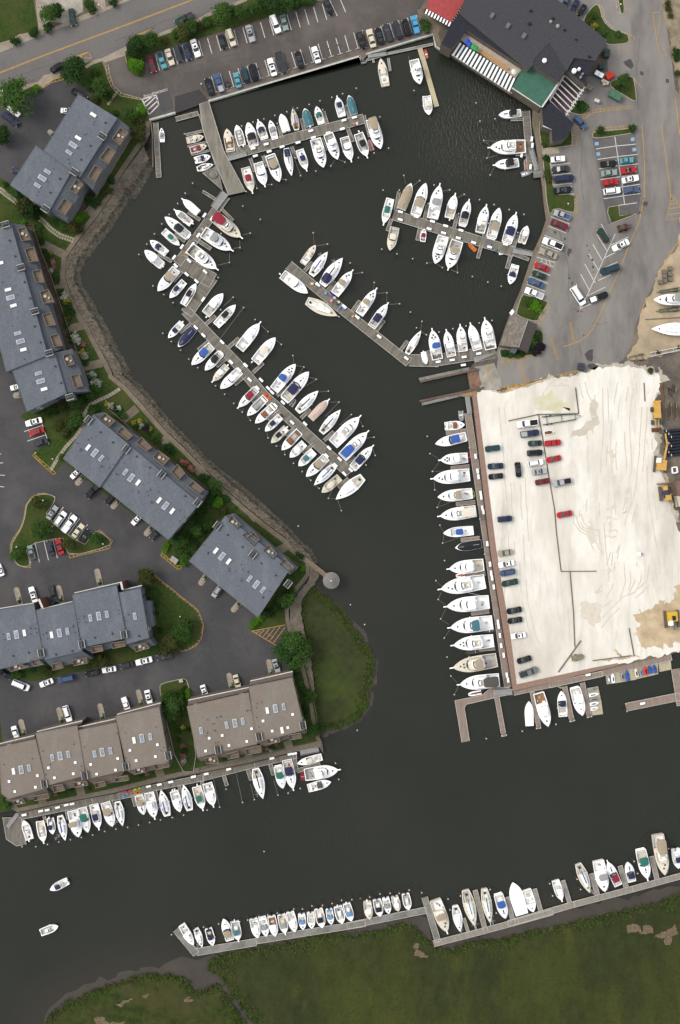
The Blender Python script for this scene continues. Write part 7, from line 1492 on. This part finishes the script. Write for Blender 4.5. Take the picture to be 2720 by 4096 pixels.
rp('canopy_edge', "D 613,642 622,650 490,845 480,836", 5.9, TRIMW); rp('gutter', "D 253,685 480,836 476,842 248,692", 5.7, TRIMW)
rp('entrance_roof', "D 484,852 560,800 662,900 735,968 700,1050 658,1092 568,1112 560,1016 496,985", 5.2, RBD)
rp('entrance_edge', "D 494,982 560,1014 566,1018 490,990", 5.3, TRIMW)
rp('deck', "C 790,400 860,330 1300,600 1252,738 800,440", 3.2, DECKW, 2.7)
rp('deck', "C 1252,700 1460,840 1435,825 1400,800 1240,735", 1.6, DECKW, 1.2)
aw = [G2(s, 4.4) for s in ("C 862,335 1298,612", "C 800,425 1250,715")]; ns = 33
for k in range(ns):
    a0, a1 = k/ns, (k+1)/ns; L_ = lambda a, f: (a[0][0]+(a[1][0]-a[0][0])*f-o[0], a[0][1]+(a[1][1]-a[0][1])*f-o[1])
    q = [L_(aw[0], a0), L_(aw[0], a1), L_(aw[1], a1), L_(aw[1], a0)]; mb = MB(); mb.poly([(q[3][0], q[3][1], 3.7), (q[2][0], q[2][1], 3.7), (q[1][0], q[1][1], 4.6), (q[0][0], q[0][1], 4.6)]).obj('awning_stripe', SKYW if k % 2 == 0 else mat('awning_green', C(60,74,70), C(52,66,62), sc=1, rough=.8), t)
pg = G2("D 682,557 820,682 668,915 545,785", 4.2); P0 = lambda k, z: (pg[k][0]-o[0], pg[k][1]-o[1], z)
MB().prism([(p[0]-o[0], p[1]-o[1]) for p in pg], LZ, 1.4).obj('pergola_floor', mat('pergola_floor', C(112,92,100), C(84,72,80), sc=.8, rough=.8), t)
def lp(a, b, f): return tuple(a[i]+(b[i]-a[i])*f for i in range(3))
for k in range(8): f = k/7; MB().bar(lp(P0(0, 4.2), P0(3, 4.2), f), lp(P0(1, 4.2), P0(2, 4.2), f), .3, .3).obj('pergola_beam', TRIMW, t)
for k in range(11): MB().bar(lp(P0(1, 4.3), P0(2, 4.3), k/10), lp(P0(1, 4.3), P0(2, 4.3), k/10+.03), 1.1, .2).obj('rafter_tail', TRIMW, t)
MB().bar(P0(0, 4.35), P0(3, 4.35), .6, .2).obj('pergola_beam', TRIMW, t); MB().bar(P0(1, 4.35), P0(2, 4.35), .3, .2).obj('pergola_beam', TRIMW, t)
for s, r_, nm in (("D 508,470", .72, 'dome'), ("D 742,550", .75, 'dome'), ("D 780,537", .5, 'dome'), ("D 612,200", .6, 'vent'), ("D 557,165", .5, 'vent'), ("D 808,575", .32, 'vent'), ("D 793,600", .34, 'vent'), ("D 400,80", .4, 'pipe'), ("D 390,182", .5, 'pipe'), ("D 575,140", .4, 'pipe'), ("D 755,305", .3, 'pipe'), ("D 860,440", .4, 'pipe'), ("D 665,230", .35, 'pipe')):
    p = G2(s, 8.6)[0]; m_ = SKYW if nm == 'dome' else (solid(168,168,166, .5) if nm == 'vent' else RBD); MB().cyl(p[0]-o[0], p[1]-o[1], 7.4, r_, 1.0, n=14).cyl(p[0]-o[0], p[1]-o[1], 8.4, r_, .35, r1=r_*.4, n=14).obj('roof_vent', m_, t)
for s in ("D 95,120", "D 220,200", "D 345,280"):
    p = G2(s, 8.4)[0]; MB().box(p[0]-o[0], p[1]-o[1], 7.9, 1.3, 1.9, .7, R(-33), taper=.85).obj('roof_hatch', solid(118,112,116, .7), t)
mb = MB()
for k in range(16):
    p = G2('C %f,%f' % (960+k*25, 240+k*17), 5.3)[0]
    MB().box(p[0]-o[0], p[1]-o[1], 5.0, .7, .7, .6, .5).obj('planter', solid(150,112,74, .8), t) if k % 3 == 0 else None
for k in range(22): p = G2('C %f,%f' % (1022+k*10.3, 398+k*6.6), 5.4)[0]; MB().box(p[0]-o[0], p[1]-o[1], 5.0, .45, 1.0, .45, R(-33)).obj('dining_table', mat('table_orange', C(206,160,104), C(180,136,86), sc=2, rough=.6), t)
for s, c_ in (("C 922,320", (50,90,190)), ("C 938,345", (50,90,190)), ("C 988,375", (60,170,80)), ("C 970,365", (60,170,80)), ("C 1288,560", (240,238,230))): p = G2(s, 7.0)[0]; MB().cyl(p[0]-o[0], p[1]-o[1], 6.8, .95, .5, r1=.05, n=8).cyl(p[0]-o[0], p[1]-o[1], 5.0, .05, 1.8, n=6).obj('parasol', solid(*c_, rough=.8), t)
for w_ in range(14): p = G2('C %f,%f' % (800+w_*34, 448+w_*22), 1)[0]; MB().cyl(p[0]-o[0], p[1]-o[1], -1.5, .18, 4.2, n=6).obj('support_post', FLOATM, t)
for w_ in range(14): q = G2('C %f,%f C %f,%f' % (795+w_*34, 425+w_*22.5, 829+w_*34, 447+w_*22.5) if False else 'C %f,%f %f,%f' % (795+w_*34, 425+w_*22, 829+w_*34, 447+w_*22), 3.9); MB().bar((q[0][0]-o[0], q[0][1]-o[1], 3.9), (q[1][0]-o[0], q[1][1]-o[1], 3.9), .14, .14).obj('handrail', TRIMW, t)
o2 = G2("C 625,-40", 4.5)[0]; t2 = thing('entrance_pavilion', 'pavilion with flat red roof and black and white striped valance', 'pavilion', (o2[0], o2[1], 0))
MB().prism([(p[0]-o2[0], p[1]-o2[1]) for p in G2("C 632,-40 930,-40 795,172 592,62", 4.8)], 4.4, 4.8).obj('roof', REDC, t2)
for a, b in (("C 592,62", "C 795,172"), ("C 795,172", "C 905,0")):
    p, q = G2(a, 4.6)[0], G2(b, 4.6)[0]; d = Vector((q[0]-p[0], q[1]-p[1])); n_ = Vector((d.y, -d.x)).normalized(); n_ = n_ if a == "C 592,62" else n_*.55; m_ = 18
    if (Vector(p)+n_-Vector(G2("C 760,40", 4.6)[0])).length < (Vector(p)-Vector(G2("C 760,40", 4.6)[0])).length: n_ = -n_
    for k in range(m_):
        f0, f1 = k/m_, (k+1)/m_; a0 = Vector(p)+d*f0-Vector(o2); a1 = Vector(p)+d*f1-Vector(o2); b0, b1 = a0+n_*1.3, a1+n_*1.3
        MB().poly([(a0.x, a0.y, 4.6), (b0.x, b0.y, 3.9), (b1.x, b1.y, 3.9), (a1.x, a1.y, 4.6)]).obj('valance_stripe', SKYW if k % 2 else solid(52,52,56, .8), t2)
for s in ("C 610,65", "C 785,165", "C 700,118"): p = G2(s, 2)[0]; MB().cyl(p[0]-o2[0], p[1]-o2[1], LZ, .12, 3.4, n=6).obj('post', TRIMW, t2)
# ------------------------------------------------------------------ yard things
def crate(name, label, cat, s, z0, lx, ly, lz, rot, m, lid=None, group=None):
    p = G2(s, z0+lz)[0]; t = thing(name, label, cat, (p[0], p[1], z0), R(rot), group); MB().box(0, 0, .15, lx, ly, lz-.15, taper=1.06).obj('body', m, t)
    l = MB()
    for k in (-1, 1): l.box(k*lx*.26, 0, lz, lx*.48, ly*1.02, .1, taper=.9)
    l.obj('lid', lid or m, t)
    for sx in (-1, 1): MB().box(sx*lx*.54, 0, lz*.6, .12, ly*.8, .12).obj('handle', DARK, t)
    return t
for a in (("dumpster", 'dark green dumpster against the restaurant wall', 'dumpster', "D 995,415", LZ+.04, 2.4, 1.8, 1.5, 85, solid(52,76,68,.6)), ("dumpster", 'white lidded dumpster by the restaurant back door', 'dumpster', "D 935,580", LZ+.04, 2.9, 1.5, 1.5, -28, solid(70,110,100,.6), SKYW),
          ("dumpster", 'red dumpster with dark lid beside the triangular island', 'dumpster', "D 1020,590", LZ+.04, 2.4, 1.7, 1.5, 32, solid(208,54,30,.6)), ("dumpster", 'large sage green dumpster behind the restaurant', 'dumpster', "D 1065,745", LZ+.04, 3.8, 2.1, 1.7, -30, solid(76,122,98,.6)),
          ("dumpster", 'small dark blue dumpster beside the white one', 'dumpster', "D 955,520", LZ+.04, 1.6, 1.4, 1.2, 0, solid(60,78,82,.6)), ("dumpster", 'dark blue dumpster at the top of the shell lot', 'dumpster', "h 795,1405", LZ+.04, 2.1, 1.9, 1.5, 85, solid(60,66,76,.7)),
          ("utility_box", 'tan utility cabinet on the pavement by the restaurant', 'cabinet', "D 858,680", LZ+.04, 2.2, 1.6, .8, -35, solid(150,140,124,.8)), ("utility_box", 'grey utility cabinet at the condo hedge end', 'cabinet', "I 1365,1450", LZ+.1, 2.4, 1.7, .9, -35, solid(170,168,160,.8)),
          ("utility_box", 'pale utility cabinet on the island by the brown condos', 'cabinet', "M 1418,928", LZ+.1, 1.2, 1.0, .9, 10, solid(196,192,184,.8)), ("ice_bin", 'white ice bin by the small grass bed', 'bin', "D 918,788", LZ+.04, .9, 1.6, 1.3, 70, solid(220,220,214,.6)), ("utility_box", 'green transformer box on the lawn by the loading zone', 'cabinet', "A 1085,858", LZ+.03, 1.2, 1.2, 1.0, 0, solid(84,140,104,.6))): crate(*a[:9], a[9], *(a[10:]))
for k, (x, y) in enumerate(((965,630), (985,640), (1000,650), (975,655))): crate('stacked_bin', 'cream bin in the pile beside the triangular island, %s of four' % ORD[k], 'bin', "D %d,%d" % (x, y), LZ+.04, 1.0, .8, 1.0, 30+20*k, solid(206,196,180,.7), group='cream bins behind the restaurant')
BR = solid(120,112,100,.9)
def rod(name, label, cat, s, r_, m, z=LZ+.08, group=None, par=None):
    p = G2(s, z); t = par or thing(name, label, cat, (p[0][0], p[0][1], 0), group=group)
    for a, b in zip(p, p[1:]): MB().bar((a[0]-p[0][0], a[1]-p[0][1], z+r_*.5), (b[0]-p[0][0], b[1]-p[0][1], z+r_*.5), r_*2, r_*2).obj('length' if name != 'fence' else 'rail', m, t)
    return t
PIPE = mat('rusty_pipe', C(120,112,92), C(94,86,70), sc=1, rough=.9)
rod('pipe_run', 'long dark pipe run down the middle of the shell lot', 'pipe', "K 1375,0 1400,205 1080,212 850,262", .14, PIPE)
rod('pipe_run', 'thin brown pipe line dividing the parked cars', 'pipe', "K 1085,215 1120,410 1165,690 1210,950 1225,1130 1262,1442 1540,1440", .12, PIPE)
rod('pipe_run', 'thin brown pipe line, lower part of the shell lot', 'pipe', "O 1332,172 1360,490 1370,760", .12, PIPE)
rod('pipe_run', 'diagonal timber pole near the flat trailer', 'pole', "O 1418,710 1240,958", .16, BR)
rod('pipe_run', 'timber pole beside the lower bulkhead', 'pole', "P 882,770 1182,730", .14, BR); rod('pipe_run', 'timber pole across the tan sand', 'pole', "P 1168,515 1208,735", .14, BR); rod('pipe_run', 'thin pole standing apart near the lumber', 'pole', "L 1285,62 1292,205", .13, BR)
rod('pipe_run', 'thin pole dividing the two boats ashore', 'pole', "h 1295,1035 1568,1020 1700,1012", .12, BR)
BPM = mat('black_plastic_pipe', C(44,46,58), C(32,34,44), sc=1, rough=.4)
for k in range(9):
    s = "L %d,%d %d,%d" % (1452+(k % 3)*8, 440+k*24, 1640, 424+k*24); p = G2(s, LZ+.8); t = thing('drain_pipe', 'large black corrugated drain pipe, %s of the stack' % ORD[k], 'pipe', (p[0][0], p[0][1], LZ+.05), math.atan2(p[1][1]-p[0][1], p[1][0]-p[0][0]), 'black drain pipes by the yellow machines')
    L_ = math.dist(*p); mb = MB(); n = 10; rr_ = .46
    for x0 in (0, L_): mb.v += [(x0, rr_*math.cos(2*math.pi*q/n), rr_+rr_*math.sin(2*math.pi*q/n)) for q in range(n)]
    for q in range(n): mb.f.append((q, n+q, n+(q+1) % n, (q+1) % n)); mb.m.append(0)
    mb.obj('pipe', BPM, t, smooth=True); MB().box(.3+.5*(k % 3), 0, rr_*1.75, .12, .75, .18).obj('band', SKYW, t)
rl = random.Random(4)
for k in range(16):
    x, y = (1470+rl.randint(0, 90), 70+k*6) if k < 8 else (1455+(k-8)*14, 210+rl.randint(0, 30)); L2 = rl.randint(80, 150); rod('timber', 'long weathered timber in the dark yard, %s of the scatter' % ORD[k], 'timber', "L %d,%d %d,%d" % ((x, y, x+8, y+L2) if k >= 8 else (x, y, x+rl.randint(-6, 6), y+60)), .14, mat('lumber_%d' % (k % 3), C(*((120,104,84), (90,76,66), (150,138,118))[k % 3]), C(80,70,58), sc=1, rough=.9), z=LZ+.12, group='timbers in the dark yard')
rod('timber', 'orange rusted beam at the dark yard edge', 'beam', "c 1280,200 1310,500", .18, mat('orange_rust', C(150,92,52), C(116,70,44), sc=1, rough=.9), z=LZ+.1)
YEL = mat('machine_yellow', C(226,182,96), C(204,158,76), sc=1, rough=.5); RUSTB = mat('rust_blade', C(110,70,54), C(84,56,46), sc=1, rough=.8); TRK = mat('track_steel', C(112,102,90), C(84,76,68), sc=1.5, rough=.8)
p = G2("c 1215,720", LZ+2)[0]; t = thing('wheel_loader', 'yellow wheel loader with rusty bucket', 'loader', (p[0], p[1], LZ+.05), R(-87))
MB().box(-2.6, .1, .9, 3.6, 2.0, 1.4, taper=.95).obj('engine_cover', YEL, t); MB().box(-.1, -.2, 1.0, 1.8, 2.4, 1.9, taper=.92).obj('cab', YEL, t); MB().box(.2, -.2, 1.6, 1.4, 2.3, .9).obj('window', CGL, t); MB().box(-4.6, .2, 1.0, .5, 2.3, 1.0).obj('counterweight', YEL, t)
for x in (-2.2, 1.9):
    for sy in (-1.35, 1.35):
        mb = MB(); n = 14
        for yy in (-.3, .3): mb.v += [(x+.8*math.cos(2*math.pi*q/n), sy+yy, .8+.8*math.sin(2*math.pi*q/n)) for q in range(n)]
        for q in range(n): mb.f.append((q, (q+1) % n, n+(q+1) % n, n+q)); mb.m.append(0)
        mb.f += [tuple(range(n)), tuple(range(2*n-1, n-1, -1))]; mb.m += [0, 0]; mb.obj('wheel', solid(84,86,90,.9), t)
for y in (-.5, .5): MB().bar((.8, y, 1.6), (3.8, y, .7), .25).obj('lift_arm', YEL, t)
MB().box(4.3, 0, .1, 1.3, 3.2, .9, taper=.85).obj('bucket', RUSTB, t)
p = G2("d 1285,40", LZ+2)[0]; t = thing('excavator', 'yellow crawler excavator with long boom', 'excavator', (p[0], p[1], LZ+.05), R(85))
MB().box(0, 0, 1.0, 3.4, 3.0, 1.3, taper=.95).obj('engine_cover', YEL, t); MB().box(1.4, 1.1, 1.1, 1.6, 1.1, 1.8, taper=.9).obj('cab', SKYW, t)
for sy, s_ in ((1.9, 1), (-1.5, 1)): MB().box(.3, sy, 0, 5.2, .6, .8).obj('crawler_track', TRK, t)
MB().bar((1.3, -.5, 1.8), (6.5, -.7, 3.2), .5).obj('boom', YEL, t); MB().bar((6.5, -.7, 3.2), (10.0, -.2, 2.0), .4).obj('dipper_arm', YEL, t); MB().box(10.4, .9, 1.0, 1.0, 1.5, .9, taper=.7).obj('bucket', TRK, t)
p = G2("d 1355,480", LZ+2)[0]; t = thing('bulldozer', 'yellow bulldozer with tan blade', 'bulldozer', (p[0], p[1], LZ+.05), R(97))
MB().box(.3, 0, .9, 3.6, 1.3, 1.1, taper=.9).obj('engine_cover', solid(62,72,100,.6), t); MB().box(1.6, 0, 1.0, 1.5, 1.4, 1.1, taper=.85).obj('hood', YEL, t); MB().box(-1.5, -.4, 1.0, 1.9, 1.8, 1.9, taper=.85).obj('cab', YEL, t)
for sy in (1.5, -1.2): MB().box(0, sy, 0, 4.6, .75, .9).obj('crawler_track', TRK, t)
MB().box(3.2, .2, .1, .35, 4.0, 1.2).obj('blade', mat('blade_brown', C(176,128,70), C(140,100,58), sc=1, rough=.7), t)
p = G2("P 1512,440", LZ+2)[0]; t = thing('excavator', 'yellow tracked machine standing on tan sand at the border', 'excavator', (p[0], p[1], LZ+.08), R(95))
MB().box(.6, 0, 1.0, 3.2, 3.2, 1.4, taper=.92).obj('engine_cover', solid(228,188,66,.5), t); MB().box(-1.3, .8, 1.0, 1.7, 1.2, 1.9, taper=.88).obj('cab', SKYW, t); MB().box(.2, -.2, 2.4, 1.4, 1.0, .3).obj('engine_deck', DARK, t)
for sy in (2.0, -2.0): MB().box(-.2, sy, 0, 5.4, .65, .9).obj('crawler_track', TRK, t)
MB().bar((.5, -.2, 2.2), (-3.6, -.4, 1.4), .5).obj('boom', solid(120,122,128,.6), t)
# trailers, tractor, blocks
def trailer(label, s, w, m, deck=None, z=LZ+.05):
    p, q = G2(s, LZ+.7); L_ = math.dist(p, q); t = thing('boat_trailer' if not deck else 'flat_trailer', label, 'trailer', (p[0], p[1], z), math.atan2(q[1]-p[1], q[0]-p[0])); ww = w*M1
    if deck: MB().box(L_*.42, 0, .5, L_*.84, ww, .3).obj('deck', deck, t)
    else:
        for sy in (-1, 1): MB().bar((0, sy*ww/2, .55), (L_*.85, sy*ww*.36, .55), .28, .22).obj('side_rail', m, t)
        for f in (.12, .5, .85): MB().bar((L_*f, -ww*.45, .5), (L_*f, ww*.45, .5), .14).obj('cross_bar', m, t)
    MB().bar((L_*.84, -ww*.3, .5), (L_, 0, .5), .12).bar((L_*.84, ww*.3, .5), (L_, 0, .5), .12).obj('drawbar', m, t)
    for sy in (-1, 1):
        for f in ((.35,) if deck else (.12, .22)): MB().box(L_*f, sy*ww*.55, 0, .6, .22, .6).obj('wheel', TYRE, t)
GT = mat('trailer_green', C(60,98,76), C(44,72,58), sc=1, rough=.7)
trailer('long green boat trailer lying in the shell lot', "K 1115,262 1420,222", 62, GT)
trailer('tan flat deck trailer in the lower shell lot', "O 1345,852 1447,832", 42, PIPE, mat('tan_deck', C(150,142,118), C(126,118,98), sc=1, rough=.9))
trailer('green boat trailer above the white cruiser ashore', "h 1568,795 1385,822", 22, GT); trailer('green boat trailer between the two boats ashore', "h 1568,950 1378,970", 26, GT)
trailer('grey ladder frame trailer at the dirt yard corner', "h 1290,1325 1155,1345", 42, PIPE)
t = trailer('long aluminium mast rack along the dirt yard foot', "h 1335,1310 1700,1235", 30, STEEL)
p = G2("h 1120,315", LZ+1)[0]; t = thing('forklift', 'old rusty red forklift beside the grass triangle', 'forklift', (p[0], p[1], LZ+.05), R(15))
MB().box(0, 0, .5, 3.0, 1.7, 1.1, taper=.85).obj('body', mat('rust_red', C(120,60,54), C(76,58,54), sc=1.2, rough=.8), t); MB().box(-.3, 0, 1.6, 1.3, 1.4, .7, taper=.8).obj('cab', TRK, t)
for y in (-.5, .5): MB().bar((1.5, y, .3), (3.2, y, .3), .18).obj('fork', PIPE, t); MB().bar((1.5, y, .1), (1.5, y, 2.6), .2).obj('mast', PIPE, t)
for x in (-1, 1):
    for y in (-.9, .9): MB().box(x, y, 0, .9, .35, .8).obj('wheel', TYRE, t)
for k, (x, y) in enumerate(((1345,270), (1350,325), (1355,385), (1300,400), (1420,230), (1420,300), (1425,365))):
    q = G2("b %d,%d" % (x+25, y), LZ+.8)[0]; t = thing('block_pallet', 'pallet of grey paving blocks, %s of the yard stack' % ORD[k], 'pallet', (q[0], q[1], LZ+.04), R(5), 'pallets of paving blocks in the dirt yard'); MB().box(0, 0, .15, 1.2, 1.3, .8).obj('blocks', mat('paver', C(140,132,118), C(96,90,80), sc=4, rough=.9), t); MB().box(0, 0, 0, 1.3, 1.4, .12).obj('pallet', BR, t)
q = G2("L 1528,745", LZ+.8)[0]; t = thing('precast_frame', 'white square precast concrete frame in the dark yard', 'frame', (q[0], q[1], LZ+.05), R(8))
for a, b in (((-1, -1), (1, -1)), ((1, -1), (1, 1)), ((1, 1), (-1, 1)), ((-1, 1), (-1, -1))): MB().bar((a[0]*.8, a[1]*.9, .4), (b[0]*.8, b[1]*.9, .4), .35, .8).obj('side', SKYW, t)
for s, lb, m_ in (("L 1530,830 1620,820 1640,940 1545,945", 'brown tarpaulin covered container at the yard border', mat('brown_tarp', C(140,112,98), C(120,96,84), sc=1, rough=.9)), ("L 1535,948 1620,945 1640,1030 1555,1035", 'cream container at the yard border', solid(206,202,176,.8))):
    pts = G2(s, 3.4); a = pts[0]; t = thing('container', lb, 'container', (a[0], a[1], 0)); lc = [(p[0]-a[0], p[1]-a[1]) for p in pts]; MB().prism(lc, LZ, 3.3).obj('body', m_, t); A_, B_ = ribbon(lc, .2, True); mm = MB(); mm.strip(z3(A_, 3.4), z3(B_, 3.4)); mm.strip(z3(A_, 3.2), z3(A_, 3.4)); mm.strip(z3(B_, 3.4), z3(B_, 3.2)); mm.obj('rim', TRK, t)
q = G2("h 795,968", LZ+.5)[0]; t = thing('traffic_cone', 'small orange traffic cone at the herringbone tip', 'cone', (q[0], q[1], LZ+.05)); MB().cyl(0, 0, .04, .18, .65, r1=.03).obj('cone_body', solid(236,76,40,.6), t); MB().box(0, 0, 0, .45, .45, .05).obj('foot', solid(236,76,40,.6), t)
q = G2("L 1258,1403", LZ+.6)[0]; t = thing('equipment_box', 'small white and pink box alone on the shell lot', 'box', (q[0], q[1], LZ+.05)); MB().box(0, 0, 0, .9, 1.0, .8).obj('body', SKYW, t); MB().box(.3, 0, .8, .3, .9, .1).obj('lid', solid(150,90,140,.6), t)
q = G2("K 1170,353", LZ+.6)[0]; t = thing('rowing_boat', 'small white rowing boat lying in the shell lot', 'rowing boat', (q[0], q[1], LZ+.05), R(8)); h_, d_, f_, *_ = hull_mesh(3.2, 1.3, 'E', .5, .9, .15, .12)
h_.obj('hull', paint('w'), t); d_.obj('gunwale', paint('w'), t); f_.obj('floor', paint('d'), t); MB().box(0, 0, .3, .3, 1.0, .08).obj('seat', paint('s'), t)
q = G2("B 415,655", LZ+.8)[0]; t = thing('motorcycle', 'motorcycle parked alone in a stall along the seawall', 'motorcycle', (q[0], q[1], LZ+.05), R(-70)); MB().bar((-.8, 0, .6), (.7, 0, .75), .3).obj('body', DARK, t); MB().bar((.5, -.35, 1.0), (.5, .35, 1.0), .06).obj('handlebar', STEEL, t)
for x in (-.75, .75): MB().box(x, 0, 0, .6, .14, .6).obj('wheel', TYRE, t)
# lamp posts, life-like small things
for i, s in enumerate(("I 275,610", "I 410,658", "I 335,983", "I 127,1348", "I 805,1325", "M 1410,425", "N 38,622", "A 773,35", "B 205,655", "D 1105,30", "h 693,125")):
    q = G2(s, LZ+4.5)[0]; t = thing('lamp_post', 'slim lamp post with white globe, %s of the grounds' % ORD[i], 'lamp post', (q[0], q[1], LZ), group='lamp posts of the grounds'); MB().cyl(0, 0, 0, .07, 4.2, n=6).obj('pole', DARK, t); MB().cyl(0, 0, 4.2, .22, .4, r1=.12, n=8).obj('lamp_shade', SKYW, t)
# seagulls and buoys on the water
for i, s in enumerate(("J 868,1380", "N 1375,527", "N 1487,683", "N 1429,1512", "R 796,1287", "n 1405,2650", "R 1527,338", "N 1066,430")):
    q = G2(s, .2)[0]; t = thing('mooring_buoy', 'small white float, %s down the channel' % ORD[i], 'buoy', (q[0], q[1], 0), group='white floats in the channel'); MB().cyl(0, 0, -.1, .22, .3, r1=.16, n=8).obj('float', SKYW, t); MB().cyl(0, 0, .2, .05, .25, n=6).obj('eye', STEEL, t)
# clutter on docks
for i, (s, c_) in enumerate((("g 385,450", (220,208,170)), ("g 460,450", (226,226,220)), ("g 600,595", (120,160,200)), ("g 700,640", (90,60,190)), ("g 735,670", (200,200,196)), ("g 800,740", (214,206,180)), ("g 690,715", (230,150,140)), ("g 780,760", (60,66,60)), ("g 820,820", (90,120,170)), ("g 885,840", (110,140,210)), ("g 1025,960", (206,150,110)), ("g 1110,985", (226,226,220)), ("F 510,425", (170,170,166)), ("F 383,610", (220,180,80)), ("G 1190,650", (80,120,200)), ("G 1240,685", (60,130,110)), ("C 55,968", (220,214,206)), ("C 30,970", (180,120,100)))):
    q = G2(s, DZ+.5)[0]; t = thing('storage_tub', 'plastic tub of boat gear, %s from the dock end' % ORD[i] if i < 12 else 'plastic tub of boat gear on a dock walkway, %s of these' % ORD[i-12], 'tub', (q[0], q[1], DZ+.06), i*.7, 'tubs of gear on the docks'); MB().box(0, 0, 0, .9, .7, .45, taper=1.1).obj('tub', solid(*c_, rough=.6), t); MB().box(0, 0, .45, .75, .55, .08).obj('contents', solid(*[min(255, v+18) for v in c_], rough=.6), t)
